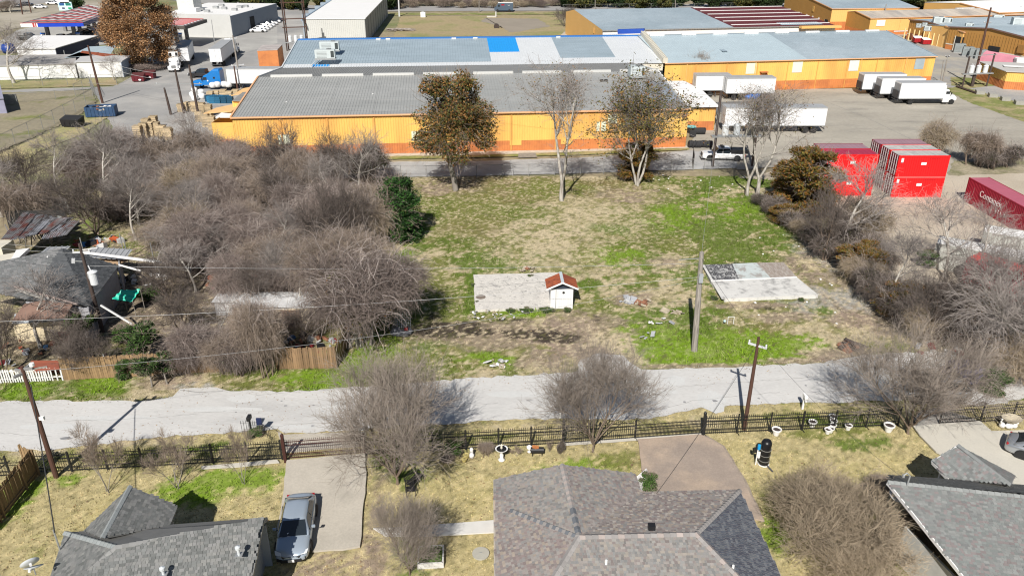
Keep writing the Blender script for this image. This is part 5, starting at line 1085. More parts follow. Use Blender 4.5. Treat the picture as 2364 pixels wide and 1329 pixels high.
def trailer(label, loc, rz, L=16.0, box=WP, legs=True, name='trailer', refrig=False, gate=False, base=1.2, top=4.05):
    t = thing(name, label, 'trailer', loc, rz); hw = 1.28
    WT = M('white_box_panel', (.76, .77, .78), .45, .04, .4)
    o = MB(); o.box(0, 0, (base+top)/2, L, 2*hw, top-base-.1).build('box_body', WT if box is WP else box, t, bevel=.03)
    MB().box(0, 0, top-.03, L-.05, 2*hw-.05, .1).build('roof', M('trailer_roof', (.36, .37, .38), .6, .1, .5), t)
    for s_ in (-1, 1): MB().box(0, s_*(hw+.01), base+.06, L, .04, .14).build('side_rail', STL, t); MB().box(0, s_*(hw+.01), top-.1, L, .04, .12).build('top_rail', STL, t)
    for k in range(4): MB().box(-L/2-.02, -hw*.6+k*hw*.4, (base+top)/2, .03, .03, top-base-.3).build('door_rod', STL, t)
    MB().box(-L/2-.015, 0, (base+top)/2, .02, .03, top-base-.2).build('door_gap', m_black, t); MB().box(-L/2-.05, 0, .65, .1, 2.2, .12).build('rear_guard', BUMP_, t)
    for s_ in (-1, 1): MB().box(-L/2-.05, s_*.9, .9, .08, .08, .55).build('guard_post', BUMP_, t); MB().box(0, s_*.45, 1.05, L*.95, .12, .25).build('frame_beam', BUMP_, t)
    for x_ in (-L/2+1.6, -L/2+2.9):
        for s_ in (-1, 1): wheel(t, x_, s_*1.0, .5, .5, .55, WH)
    if legs:
        for s_ in (-1, 1): MB().box(L/2-2.6, s_*.8, .55, .14, .14, 1.1).build('landing_leg', BUMP_, t); MB().box(L/2-2.6, s_*.8, .04, .3, .3, .08).build('leg_foot', BUMP_, t)
    return t
def tractor(label, loc, rz, paint, sleeper=True, text=None, name='semi_truck'):
    t = thing(name, label, 'truck', loc, rz)   # front +x
    loft(MB(), [(1.5, .95, 1.9), (2.6, .92, 1.75), (3.3, .85, 1.6), (3.5, .8, 1.3)], lambda s_: [(0, .75), (s_[1], .75), (s_[1], s_[2]-.2), (s_[1]*.8, s_[2]), (0, s_[2]+.05)]).build('bonnet', paint, t, smooth=False, bevel=.02)
    zr_ = 3.9 if sleeper else 2.7
    loft(MB(), [(-2.2 if sleeper else -.5, 1.2, zr_-.3), (-2.0 if sleeper else -.4, 1.2, zr_), (-.9 if sleeper else .2, 1.2, zr_-.05), (.4, 1.15, 2.9 if sleeper else 2.7), (1.1, 1.05, 2.65), (1.7, 1.0, 1.85)], lambda s_: [(0, .9), (s_[1], .9), (s_[1], s_[2]-.25), (s_[1]*.85, s_[2]), (0, s_[2]+.04)]).build('cab', paint, t)
    MB().slab([(1.66, -.9, 1.92), (1.66, .9, 1.92), (1.14, .85, 2.58), (1.14, -.85, 2.58)], .03).build('windshield', CG, t)
    for s_ in (-1, 1):
        MB().box(.85, s_*1.14, 2.15, .75, .04, .5).build('side_window', CG, t); MB().box(1.4, s_*1.35, 2.1, .1, .2, .6).build('mirror', m_black, t)
        if sleeper: MB().box(-1.0, s_*1.21, 2.3, .4, .04, .35).build('side_window', CG, t); MB().box(-.5, s_*1.15, .75, 1.9, .35, .5).build('fuel_tank', CHR, t)
        MB().lathe([(.02, 0), (.14, 0), (.14, .02), (.02, .02)], 10, (.3, s_*1.21, 1.75), 'y').build('door_emblem', WH, t)
        loft(MB(), [(1.9, .3, 1.0), (2.3, .3, 1.28), (2.8, .3, 1.28), (3.2, .3, 1.0)], lambda q_: [(0, .8), (.25, .8), (.25, q_[2]-.05), (0, q_[2])]).build('fender', paint, t).location = (0, s_*1.0, 0)
        MB().box(3.45, s_*.75, 1.15, .1, .25, .2).build('headlight', LAMP, t); wheel(t, 2.5, s_*1.05, .5, .32, .55, CHR)
        for x_ in (-3.2, -4.4): wheel(t, x_, s_*.95, .5, .5, .55, CHR)
    MB().box(3.54, 0, 1.2, .06, .9, .6).build('grille', CHR, t); MB().box(3.6, 0, .7, .2, 2.2, .35).build('bumper', paint, t, bevel=.02); MB().box(-2.6, 0, .95, 5, .9, .2).build('chassis', BUMP_, t)
    MB().box(-2.9, 0, 1.1, 1.2, 1.0, .12).build('coupling_plate', BUMP_, t)
    return t
BT = PAINT('bright_blue_truck', (.005, .17, .50), .3)
p = P(466, 208); tractor('bright blue tractor unit with sleeper cab beside the white bulk bags', (p.x+1.7, p.y+1.3, 0), R(180), BT)
p = P(520, 208); trailer('white trailer coupled behind the bright blue tractor unit', (p.x+8.4, p.y+1.4, 0), R(180), 15.5)
a_, b_ = P(497, 160), P(534, 128); rz = heading(b_, a_)
p = a_.lerp(b_, .46); trailer('white trailer seen from its rear doors behind the black pickup', (p.x, p.y+.4, 0), rz, 14.5); q = a_+(b_-a_).normalized()*21; tractor('white tractor unit in front of the rear door trailer, mostly hidden by it', (q.x, q.y, 0), rz, WP)
a_, b_ = P(392, 168), P(415, 130); rz = heading(a_, b_); p = a_; q = a_.lerp(b_, .2)
bt = tractor('white cab over box truck facing the camera beside the autumn tree', (a_.x, a_.y+3.5, 0), rz, WP, False); trailer('white box trailer behind the cab that faces the camera beside the autumn tree', (q.x, q.y+9.0, 0), rz, 13, legs=False)
MB().box(-.2, 0, 3.3, .6, 1.9, 1.0).build('chiller_unit', WH, bt, bevel=.05)
for y_ in (-.62, .62): MB().box(.12, y_, 3.3, .05, .5, .7).build('chiller_grille', m_black, bt)
trailer('white semi trailer with its black tailgate end standing at the transformer rack', (41.0, 122.0, 0), R(180), 15.7, base=1.15)
trailer('upper white box body standing behind the white annex roof, by the yellow wall', P(1640, 225)+Vector((.3, 1.5, 0)), R(2), 6.6, legs=True); trailer('white box trailer with blue tarpaulin in front of it beside the yellow wall', P(1730, 232)+Vector((0, 1.5, 0)), R(2), 9.0)
def box_truck(label, loc, rz, name='box_truck'):
    t = thing(name, label, 'box truck', loc, rz, 'white box trucks parked side by side'); WT = M('white_box_panel', (.76, .77, .78))
    L = 8.0; MB().box(-1.6, 0, 2.45, L, 2.55, 2.75).build('box_body', WT, t, bevel=.03); MB().box(-1.6, 0, 3.84, L-.1, 2.4, .05).build('roof', M('trailer_roof', (.36, .37, .38)), t)
    for s_ in (-1, 1): MB().box(-1.6, s_*1.29, 1.1, L, .04, .14).build('side_rail', STL, t); MB().box(-1.6, s_*1.29, 3.8, L, .04, .1).build('top_rail', WH, t)
    MB().box(-5.62, 0, 2.4, .04, 2.3, 2.4).build('rear_door', M('roller_grey', (.30, .31, .32), .5, .1, 2), t); MB().box(-5.75, 0, 1.75, .12, 2.2, 1.3).build('tail_lift', M('lift_black', (.05, .05, .055), .6), t); MB().box(-5.7, 0, .8, .2, 2.3, .15).build('rear_guard', BUMP_, t)
    MB().box(.9, -1.3, 2.35, 1.0, .02, 2.0).build('side_door', WH, t)
    for a, b, c_, d_ in ((.4, 2.35, .03, 2.0), (1.4, 2.35, .03, 2.0)): MB().box(a, -1.315, b, c_, .02, d_).build('door_seam', GRW, t)
    MB().box(.9, -1.315, 3.36, 1.0, .02, .03).build('door_seam', GRW, t)
    loft(MB(), [(2.5, 1.1, 2.4), (2.7, 1.1, 2.6), (3.4, 1.05, 2.6), (3.9, 1.0, 1.75)], lambda s_: [(0, .8), (s_[1], .8), (s_[1], s_[2]-.15), (s_[1]*.85, s_[2]), (0, s_[2])]).build('cab', WP, t); loft(MB(), [(3.8, 1.0, 1.75), (4.6, .9, 1.6), (5.1, .85, 1.25)], lambda s_: [(0, .7), (s_[1], .7), (s_[1], s_[2]-.12), (s_[1]*.85, s_[2]), (0, s_[2])]).build('bonnet', WP, t)
    MB().slab([(3.87, -.85, 1.82), (3.87, .85, 1.82), (3.45, .8, 2.5), (3.45, -.8, 2.5)], .03).build('windshield', CG, t)
    for s_ in (-1, 1):
        MB().box(3.2, s_*1.1, 2.1, .7, .03, .45).build('side_window', CG, t); MB().box(3.75, s_*1.28, 2.0, .1, .18, .45).build('mirror', m_black, t); wheel(t, 4.2, s_*1.0, .46, .3, .6, WH); wheel(t, -3.3, s_*.95, .46, .5, .6, WH)
        MB().box(3.0, s_*1.12, .6, 1.1, .25, .35).build('step', WH, t)
    MB().box(2.65, 0, 3.0, .5, 1.6, .7).build('chiller_unit', WH, t, bevel=.05); MB().box(-1, 0, .85, 9, .9, .2).build('chassis', BUMP_, t); MB().box(5.15, 0, 1.0, .08, 1.1, .45).build('grille', CHR, t)
    return t
p = P(2150, 243); k1 = box_truck('nearest of the three white box trucks with side door and rounded cab in view', (p.x-.4, p.y+1.6, 0), R(1)); a0 = k1.location
dup(k1, (a0.x-1.6, a0.y+4.2, 0), R(1), 'middle one of the three white box trucks, tail lift down'); dup(k1, (a0.x-3.2, a0.y+8.4, 0), R(1), 'farthest of the three white box trucks, nearest the yellow wall')
# step van on the far road
t = thing('step_van', 'dark blue delivery step van driving on the far road', 'van', P(1163, 27), R(180)); NV = M('van_blue', (.07, .10, .14), .5, .05)
loft(MB(), [(-3.3, 1.1, 2.9), (1.9, 1.1, 2.9), (2.3, 1.08, 2.3), (2.9, 1.0, 1.5), (3.3, .95, 1.3)], lambda s_: [(0, .45), (s_[1], .45), (s_[1], s_[2]), (0, s_[2])]).build('body', NV, t); MB().box(-.6, 0, 2.94, 5.2, 2.1, .1).build('roof', WH, t)
for s_ in (-1, 1):
    MB().box(1.7, s_*1.11, 2.0, .7, .03, .7).build('side_window', CG, t); wheel(t, 2.2, s_*1.0, .42, .3); wheel(t, -2.0, s_*1.0, .42, .3)
    MB().box(.3, s_*1.12, 2.3, 1.1, .02, .4).build('side_sign', M('tail_lamp', (.35, .01, .015)), t)
    MB().tube([(-2.2, s_*1.13, 2.25), (-1.8, s_*1.13, 2.08), (-1.4, s_*1.13, 2.25)], .05, 5).build('smile_mark', WH, t)
MB().slab([(2.92, -.85, 1.55), (2.92, .85, 1.55), (2.34, .95, 2.25), (2.34, -.95, 2.25)], .03).build('windshield', CG, t)

# ================================================================ SHIPPING CONTAINERS
RED = M('bright_red_steel', (.80, .012, .014), .5, .06, .5); REDD = M('dark_red_steel', (.20, .012, .03), .6, .12, .8); MRN = M('maroon_container_steel', (.30, .014, .035), .55, .08, .6); PNK = M('faded_maroon_top', (.42, .115, .16), .6, .08, .6)
def container(label, loc, rz, L=6.06, Wc=2.44, Hc=2.59, body=RED, top=None, doors='rods', tags=True, group=None, name='shipping_container', rh=.045):
    t = thing(name, label, 'shipping container', loc, rz, group); top = top or body    # long side along x, front side faces -y
    for s_ in (-1, 1):
        mb = MB(); a, b = (-L/2+.12, L/2-.12); ribbed(mb, (a, s_*(Wc/2-.03), .15), (b-a, 0, 0), (0, 0, Hc-.3), (0, s_, 0), .28, .07, rh); mb.build('side_panel', body, t)
        MB().box(0, s_*(Wc/2-.05), .09, L, .1, .18).build('bottom_rail', body, t); MB().box(0, s_*(Wc/2-.04), Hc-.07, L, .1, .12).build('top_rail', M('rail_pink', (.62, .16, .15), .5) if body is RED and top is RED else body, t)
        for e in (-1, 1): MB().box(e*(L/2-.08), s_*(Wc/2-.08), Hc/2, .16, .16, Hc-.01).build('corner_post', body, t)
    MB().box(0, 0, Hc-.06, L-.1, Wc-.1, .06).build('roof_panel', top, t); MB().box(0, 0, .12, L-.2, Wc-.2, .08).build('floor', body, t)
    rb = MB()
    for k in range(int(L/.6)): rb.box(-L/2+.3+k*.6, 0, Hc-.025, .3, Wc-.3, .02)
    rb.build('roof_swage', top, t, kind='stuff')
    MB().box(L/2-.06, 0, Hc/2, .06, Wc-.25, Hc-.2).build('end_wall', body, t); MB().box(-L/2+.06, 0, Hc/2, .06, Wc-.25, Hc-.2).build('door_panel', REDD if doors == 'rods' else body, t)
    if doors == 'rods':
        for k in range(4): MB().tube([(-L/2-.02, -.85+k*.56, .1), (-L/2-.02, -.85+k*.56, Hc-.1)], .045, 6).build('lock_rod', M('lock_rod_steel', (.5, .42, .42), .5), t)
        for k in range(3): MB().box(-L/2+.0, 0, .6+k*.7, .03, 2.1, .06).build('door_hinge_bar', M('lock_rod_steel', (.5, .42, .42)), t)
    if tags:
        MB().box(-L/2+.45, -Wc/2-.03, Hc-.55, .28, .02, .48).build('id_label', WH, t); MB().box(.05, -Wc/2-.03, Hc*.62, .62, .02, .32).build('company_label', WH, t)
        MB().box(-L/2+.45, -Wc/2-.03, Hc-.88, .28, .02, .08).build('id_strip', PNK, t); MB().box(.75, -Wc/2-.02, Hc*.42, .06, .02, .1).build('vent_hole', m_dark, t)
        MB().box(1.2, -Wc/2-.02, Hc-.35, 1.3, .02, .03).build('weld_line', REDD, t)
    return t
a_, b_ = P(2057, 455), P(2170, 456); rzc = math.atan2(b_.y-a_.y, b_.x-a_.x)*.5+R(1.0); fx = Vector((math.cos(rzc), math.sin(rzc), 0)); fy = Vector((-fx.y, fx.x, 0)); c0 = a_.lerp(b_, .5)+fy*1.22
k0 = container('bright red container, bottom of the front right stack by the sandy yard', c0, rzc); pale = M('bleached_roof', (.50, .49, .46), .7, .12, .5, col2=(.38, .37, .36), s2=.4)
c1 = container('bright red container on top of the front right stack, bleached grey roof', c0+Vector((0, 0, 2.6)), rzc, top=pale); lab = ['second', 'third', 'fourth']
tops = [pale, M('mauve_roof_top', (.33, .20, .235), .6, .1, .5), M('mauve_roof_top', (.33, .20, .235))]
for i in range(2):
    s_ = fx*(-.1*i)+fy*(2.55*(i+1)); dup(k0, c0+s_, rzc, lab[i]+' lower container back in the right red block')
    tp = container(lab[i]+' upper container back in the right red block, with '+('bleached' if i == 0 else 'mauve')+' roof', c0+s_+Vector((0, 0, 2.6)), rzc, top=tops[i], tags=False, body=RED if i == 0 else REDD)
cl = P(1903, 458).lerp(P(2020, 458), .5)+fy*1.22+fx*(-.2)+Vector((.1, .9, 0))
container('bright red container, bottom of the left stack behind the vine covered tree', cl, rzc); container('bright red container on top of the left stack, plum coloured roof', cl+Vector((0, 0, 2.6)), rzc, top=M('plum_roof', (.38, .03, .07), .5, .08, .6))
for i in range(1): dup(k0, cl+fy*2.55*(i+1), rzc, lab[i]+' lower container back in the left red stack'); container(lab[i]+' upper container back in the left red stack, '+('mauve roof' if i else 'dusty roof'), cl+fy*2.55*(i+1)+Vector((-.5*i, 0, 2.6)), rzc, top=tops[1], tags=False, body=REDD)
# long maroon container with lettering
a_, b_ = P(2223, 463), P(2352, 540); rzm = math.atan2(b_.y-a_.y, b_.x-a_.x); fx2 = Vector((math.cos(rzm), math.sin(rzm), 0)); fy2 = Vector((-fx2.y, fx2.x, 0))
t = container('long maroon container with white lettering at the right edge of the sandy yard', a_+fx2*6.1+fy2*1.22, rzm, 12.19, 2.44, 2.9, MRN, PNK, doors='rods', tags=False, rh=.05)
text_part('Contanex', 1.05, WH, t, (-1.2, -1.29, 1.85), (R(90), 0, 0), .01); text_part('x 1 1 . 1', .55, WH, t, (1.0, -1.29, 1.0), (R(90), 0, 0), .01)
a_ = P(2180, 640); rzw = R(-56)
def cont_px(label, px, py, rz, **kw): return container(label, P(px, py), rz, **kw)
WCM = M('white_container_steel', (.46, .46, .42), .6, .08, .6)
cont_px('white corrugated container standing behind the thin bare tree at the right', 2315, 640, R(-32), L=12.19, body=WCM, top=WH, tags=False, doors='none')
t = cont_px('red roofed maroon container with white code lettering behind branches at the right edge', 2392, 700, R(-55), L=12.19, body=MRN, top=M('faded_red_top', (.50, .07, .06), .6, .12, .6), tags=False)
for i, s_ in enumerate(('CNTU', '4511', '22G1')): text_part(s_, .4, WH, t, (-2.2, -1.27, 2.1-i*.55), (R(90), 0, 0), .01)
MB().box(-2.9, -1.26, .9, .8, .02, .5).build('code_label', WH, t)
t = cont_px('maroon container lowest at the right edge, under the grey limbs', 2380, 770, R(-62), L=12.19, body=MRN, top=M('faded_red_top', (.50, .07, .06)), tags=False)
text_part('CARRIER', .9, WH, t, (0, -1.27, 1.4), (R(90), 0, 0), .01)
cont_px('white container at the right edge between the maroon containers', 2420, 610, R(-32), L=12.19, body=WCM, top=WH, tags=False, doors='none')

# ================================================================ POLES AND WIRES
WOOD = M('brown_pole_wood', (.09, .045, .032), .8, .15, 2, stretch=(6, 6, .6)); WOODG = M('grey_pole_wood', (.33, .30, .265), .9, .2, 2, stretch=(6, 6, .6), col2=(.2, .18, .16), s2=1.5); WOODD = M('dark_pole_wood', (.07, .05, .042), .85, .2, 2, stretch=(6, 6, .6))
WIRE = M('wire_black', (.05, .05, .05), .6, 0); WIREG = M('wire_grey', (.33, .33, .33), .6, 0); CER = M('porcelain', (.6, .61, .62), .4, .03)
def pole(label, base, top, m, r=.16, arms=(), name='utility_pole', group=None):
    b = P(*base); h = HT(base[0], base[1], top[1]); tp = P(top[0], top[1], h) if False else Vector((b.x, b.y, h))
    # lean measured from where the top shows in the photo
    q = P(top[0], top[1], h); q.y = b.y if abs(q.y-b.y) < .3 else q.y; t = thing(name, label, 'utility pole', b, 0, group); d = q-b; d.z = h
    MB().tube([(0, 0, -.2), tuple(d*.5), tuple(d)], [r*1.15, r, r*.72], 10).build('shaft', m, t)
    for (z, w_, rz, mm) in arms:
        c = d*(z/h); dx = Vector((math.cos(rz), math.sin(rz), 0))*w_/2; MB().beam(c-dx, c+dx, .1, .12).build('cross_arm', mm, t)
        for s_ in (-.9, .9): MB().lathe([(.03, 0), (.07, .03), (.04, .1), (.07, .14), (.02, .2)], 8, tuple(c+dx*s_+Vector((0, 0, .06)))).build('insulator', CER, t)
    return t, b, d
tL, bL, dL = pole('brown wooden pole in the bottom left yard, its shadow crossing the street', (130, 1100), (50, 845), WOOD, .14)
for k in range(4):
    a = k*1.4; MB().box(dL.x+.35*math.cos(a), dL.y+.3*math.sin(a), dL.z-.15-.1*k, .5, .12, .14, rz=a).build('cable_closure', M('closure_grey', (.25, .25, .25), .6), tL)
MB().beam(dL+Vector((-.2, 0, -.3)), dL+Vector((1.3, .2, -.15)), .08, .08).build('cross_arm', WOODG, tL); MB().lathe([(.02, 0), (.14, .02), (.14, .2), (.02, .22)], 8, (dL.x+.6, dL.y, dL.z)).build('insulator', WH, tL)
MB().box(dL.x*.55+.22, dL.y*.55, dL.z*.55, .3, .16, .22).build('small_bracket', WH, tL)
tR, bR, dR = pole('reddish brown pole standing in the black iron fence', (1718, 990), (1752, 778), WOOD, .12, [(6.4, 1.2, R(-35), CER)])
tO, bO, dO = pole('old grey weathered pole standing in the green patch of the lot', (1603, 808), (1620, 582), WOODG, .22)
MB().box(dO.x*.7-.0, dO.y*.7-.26, dO.z*.76, .3, .22, .7).build('meter_box', M('meter_grey', (.34, .36, .38), .6), tO)
MB().beam(dO+Vector((-.1, 0, -.5)), dO+Vector((-1.6, .2, -.7)), .05, .05).build('wire_bracket', STL, tO)
tT, bT, dT = pole('dark pole carrying a big white transformer above the dark roofed house', (237, 765), (183, 562), WOODD, .15, [(7.1, 1.3, R(8), CER)])
zt = 5.4; c = dT*(zt/dT.z); MB().lathe([(.05, 0), (.30, 0), (.33, .05), (.33, 1.0), (.37, 1.03), (.37, 1.1), (.1, 1.22)], 18, (c.x+.55, c.y-.2, zt-1.0)).build('transformer', M('transformer_white', (.66, .68, .69), .4, .03), tT)
MB().tube([(c.x+.45, c.y-.2, zt+.2), (c.x+.3, c.y-.1, zt+.6)], .05, 6).build('bushing', CER, tT); MB().box(c.x+.2, c.y-.1, zt-.3, .3, .1, .5).build('hanger', STL, tT)
for k in (-.95, -.8): MB().tube([(c.x+k, c.y, zt+.75), (c.x+k+.1, c.y, zt+1.15)], .07, 8).build('fuse_cutout', CER, tT)
MB().beam((c.x-.05, c.y, zt+.9), (c.x-.9, c.y, zt+.95), .07, .07).build('side_arm', STL, tT)
MB().beam(dT*.93+Vector((0, 0, 0)), dT*.93+Vector((1.2, .2, .1)), .05, .05).build('side_arm', WH, tT)
t2_, b2_, d2_ = pole('leaning dark post with white conduit against the brown fence', (262, 868), (243, 815), WOODD, .12); MB().tube([tuple(Vector((-.12, -.12, .1))), tuple(d2_+Vector((-.12, -.12, 0)))], .04, 6).build('conduit', WH, t2_)
for l_, b, tp, m, r, arms in [
    ('tall brown pole rising from the blue skip at the left', (237, 238), (203, 105), WOOD, .2, ()),
    ('dark pole left of the pair above the timber pallets', (395, 265), (379, 203), WOODD, .2, ()), ('second dark pole above the timber pallets with a long thin arm', (425, 262), (404, 160), WOODD, .2, [(5, 8, R(2), STL)]),
    ('third dark pole above the timber pallets', (460, 275), (436, 150), WOODD, .2, ()), ('brown pole beside the blue tractor trailer, nearest the yard wires', (549, 210), (540, 152), WOOD, .16, ()), ('grey pole with cross pieces beside the white trailer', (557, 205), (537, 82), WOODG, .16, [(4.5, 2.4, R(20), CER), (9.5, 1.4, R(40), CER)]),
    ('pale pole right of the white storage block', (922, 38), (919, -20), CER, .25, ()), ('leaning brown pole by the ochre gable, over the transformer rack', (2245, 198), (2288, 18), WOOD, .22, [(12, 1.4, 0, STL)]),
    ('thin grey pole by the ochre yard building', (2038, 70), (2046, 10), WOODG, .16, ()), ('thin dark pole with flood lamps at the corner of the truck yard', (2176, 192), (2186, 138), WOODG, .14, [(5.2, .8, 0, m_dark), (5.0, .8, 1.2, m_dark)]),
    ('thin pole just left of the flood lamp pole at the truck yard', (2171, 192), (2178, 140), WOODG, .1, ()),
    ('left lamp pole at the top left corner', (52, 34), (45, -10), WOOD, .2, ()), ('right lamp pole at the top left corner', (72, 30), (63, -10), WOOD, .18, ()),
    ('twin headed lamp post in front of the grey store', (496, 105), (488, 46), STL, .09, [(8.2, 1.3, 0, STL)]), ('thin lamp post at the car row', (590, 65), (583, 17), STL, .09, ()),
    ('first thin pole before the far hedge', (1374, 24), (1374, -14), WOODG, .13, ()), ('second thin pole before the far hedge', (1559, 20), (1559, -16), WOODG, .13, ()), ('third thin pole before the far hedge', (1739, 18), (1739, -16), WOODG, .13, ()), ('pole at the far road verge', (1106, 28), (1106, -12), WOODG, .13, ())]:
    pole(l_, b, tp, m, r, arms)
# transformer racks
def rack(label, p1, p2, ztop, zbar, n, mats, name='transformer_rack'):
    a, b = P(*p1), P(*p2); t = thing(name, label, 'transformer rack', a); d = b-a; ms = M('transformer_white', (.66, .68, .69))
    for e, zt in ((Vector((0, 0, 0)), ztop[0]), (d, ztop[1])): MB().tube([tuple(e), tuple(e+Vector((0, 0, zt)))], .17, 8).build('post', WOODD, t)
    MB().beam(Vector((0, -.22, zbar))-d*.12, d*1.12+Vector((0, -.22, zbar)), .3, .22).build('platform_beam', STL, t); MB().beam(Vector((0, .22, zbar))-d*.12, d*1.12+Vector((0, .22, zbar)), .3, .22).build('platform_beam', STL, t)
    for k in range(n):
        c = d*((k+.75)/(n+.5)); MB().lathe([(.05, 0), (.42, 0), (.45, .1), (.45, 1.25), (.5, 1.3), (.3, 1.5), (.1, 1.55)], 14, (c.x, c.y, zbar+.12)).build('transformer', mats[k % len(mats)], t)
        for s_ in (-.15, .15): MB().tube([(c.x+s_, c.y, zbar+1.6), (c.x+s_, c.y, zbar+2.0)], .04, 5).build('bushing', CER, t)
    return t, a, d
TW = M('transformer_white', (.66, .68, .69), .4, .03); rack('transformer rack on two dark poles beside the white semi trailer', (1645, 385), (1736, 383), (10.2, 9.6), 4.2, 3, [TW, M('finned_grey', (.5, .53, .55), .5), M('transformer_dark', (.05, .05, .05), .6)])
tt_, ta, td = rack('transformer rack with three white tanks by the small orange shed', (2221, 202), (2277, 200), (6.0, 6.4), 2.6, 3, [TW]); MB().beam(Vector((-.5, 0, 6.0)), td+Vector((.5, 0, 6.2)), .12, .12).build('top_beam', STL, tt_); MB().box(td.x*.42, .6, 1.3, .5, .4, 2.6).build('switch_cabinet', WOODD, tt_)
tt_, ta, td = rack('tall steel frame rack with white transformers behind the slate roof', (663, 118), (709, 116), (12.6, 12.4), 2.0, 3, [TW])
for z in (5.6, 7.6, 11.4): MB().beam(Vector((-.5, 0, z)), td+Vector((.5, 0, z)), .22, .22).build('cross_beam', WOOD, tt_)
for e in (Vector((0, 1.6, 0)), td+Vector((0, 1.6, 0))): MB().tube([tuple(e), tuple(e+Vector((0, 0, 12.0)))], .15, 8).build('post', WOOD, tt_)
def wire(label, a, b, sag=.6, r=.012, m=None, group=None):
    a, b = Vector(a), Vector(b); t = [a.lerp(b, k/14)-Vector((0, 0, sag*4*(k/14)*(1-k/14))) for k in range(15)]
    o = MB().tube([tuple(p-a) for p in t], r, 4).build('overhead_wire', m or WIREG); o.location = a; return props(o, label, 'wire', group)
Tt = bT+dT; To = bO+dO; Tr = bR+dR; Tl = bL+dL
wire('upper grey wire running from the transformer pole to the old grey pole', Tt+Vector((.3, 0, -1.9)), To+Vector((0, 0, -.9)), .35, .013)
wire('lower wire from the left edge past the plank fence to the old grey pole', (-44, 47.5, 5.4), To+Vector((-.1, -.1, -2.0)), .6, .012, M('wire_pale', (.45, .45, .45), .6))
wire('thin wire running from the brown pole towards the old grey pole', Tl+Vector((0, 0, -.4)), To+Vector((-.1, -.1, -2.2)), .9, .011)
wire('wire leaving the transformer pole towards the left edge', Tt+Vector((-.6, 0, -.8)), (-62, 60, 8.6), .5, .012); wire('wire at the left edge above the dark roofed house', (-70, 66, 7.5), Tt+Vector((.9, 0, -.55)), .6, .012)
for k, (x, y) in enumerate(((1180, 1090), (1240, 1110), (1300, 1140))):
    pass
wire('left black service line from the reddish pole to the brown driveway house', Tr+Vector((0, 0, -.4)), P(1516, 1138, 3.2), .3, .012, WIRE); wire('wire from the reddish pole towards the old grey pole', Tr+Vector((0, 0, -.1)), To+Vector((0, 0, -.4)), .3, .012, WIRE)
wire('black line from the reddish pole across the street to the right house dish', Tr+Vector((0, 0, -.2)), P(2088, 1105, 5.6), .5, .011, WIRE)
wire('twin service line from the brown pole down to the left house mast', Tl+Vector((.2, 0, -1.2)), P(126, 1228, 4.4), .15, .03, WIRE); wire('long wire from the old grey pole towards the far rack', To+Vector((0, 0, -.3)), P(1645, 385)+Vector((0, 0, 9.6)), .8, .012)
wire('wire between the rack and the rear fence trees', P(1645, 385)+Vector((0, 0, 9.8)), (-60, 112, 9.5), 1.6, .014)
for z in (8.2, 7.2): wire('yard wire from the tall brown pole to the second pallet pole', P(237, 238)+Vector((0, 0, z)), P(425, 262)+Vector((0, 0, z-1.5)), .8, .03, None, 'yard wires at the left')

# ================================================================ FENCES
IRON = M('black_iron', (.018, .018, .018), .55, .05); IRONR = M('rust_red_iron', (.06, .022, .018), .65, .1)
def iron_fence(label, p1, p2, h=1.45, m=IRON, sp=.14, posts=2.4, name='iron_fence', cat='fence', loops=True, spear=True, brace=True):
    a, b = P(*p1), P(*p2); L = (b-a).length; rz = math.atan2(b.y-a.y, b.x-a.x); t = thing(name, label, cat, a, rz)
    for z in (.12, .38, h-.42, h-.18): MB().box(L/2, 0, z, L, .04, .04).build('rail', m, t)
    n = int(L/posts)+1
    for k in range(n+1):
        x = L*k/n; MB().box(x, 0, h/2+.03, .08, .08, h+.06).build('post', m, t)
        if brace and k < n: MB().beam((x+.05, -.02, .05), (x+.05+.0, -.35, .05), .03, .03).build('post_foot', m, t)
    pk = None; n = min(299, int(L/sp))
    for k in range(n):
        x = L*(k+.5)/n
        if pk is None:
            mb = MB().box(0, 0, h/2-.02, .02, .02, h-.1)
            if spear: mb.add([(-.03, 0, h-.08), (.03, 0, h-.08), (0, 0, h+.04), (0, -.02, h-.04)], [(0, 1, 3), (1, 2, 3), (2, 0, 3), (0, 2, 1)])
            pk = o = mb.build('picket', m, t)
        else: o = clone(pk, t)
        o.location = (x, .0, random.uniform(-.01, .01))
    if loops:
        mb = MB()
        for k in range(0, n, 2):
            x = L*(k+1)/n; q = [(x-sp*.5, .015, h-.42), (x-sp*.45, .015, h-.62), (x, .015, h-.74), (x+sp*.45, .015, h-.62), (x+sp*.5, .015, h-.42)]; mb.tube(q, .011, 3, False)
        mb.build('scroll_work', m, t, kind='stuff')
    return t
iron_fence('black iron fence along the bottom left lawn', (84, 1092), (652, 1060)); iron_fence('black iron fence from the large vase shaped tree to the latticed post', (846, 1050), (1300, 1024)); iron_fence('short black iron fence left of the black driveway gate, behind the second bare tree', (1300, 1024), (1466, 1012))
iron_fence('black iron fence right of the black driveway gate, with the reddish pole in it', (1625, 1002), (2072, 982)); iron_fence('black iron fence at the right edge behind the shell bowl', (2262, 975), (2480, 958)); iron_fence('black iron fence and wall end at the left edge of the street', (-80, 1105), (25, 1098), 1.45)
iron_fence('rust red sliding gate across the left driveway', (656, 1060), (843, 1046), 1.5, IRONR, .12, 8, 'driveway_gate', 'gate', False); iron_fence('black bar gate across the brown driveway', (1466, 1012), (1622, 1001), 1.25, IRON, .09, 8, 'driveway_gate', 'gate', False, False); iron_fence('open black gate leaf at the pale right driveway', (2168, 978), (2262, 973), 1.5, IRON, .12, 8, 'driveway_gate', 'gate')
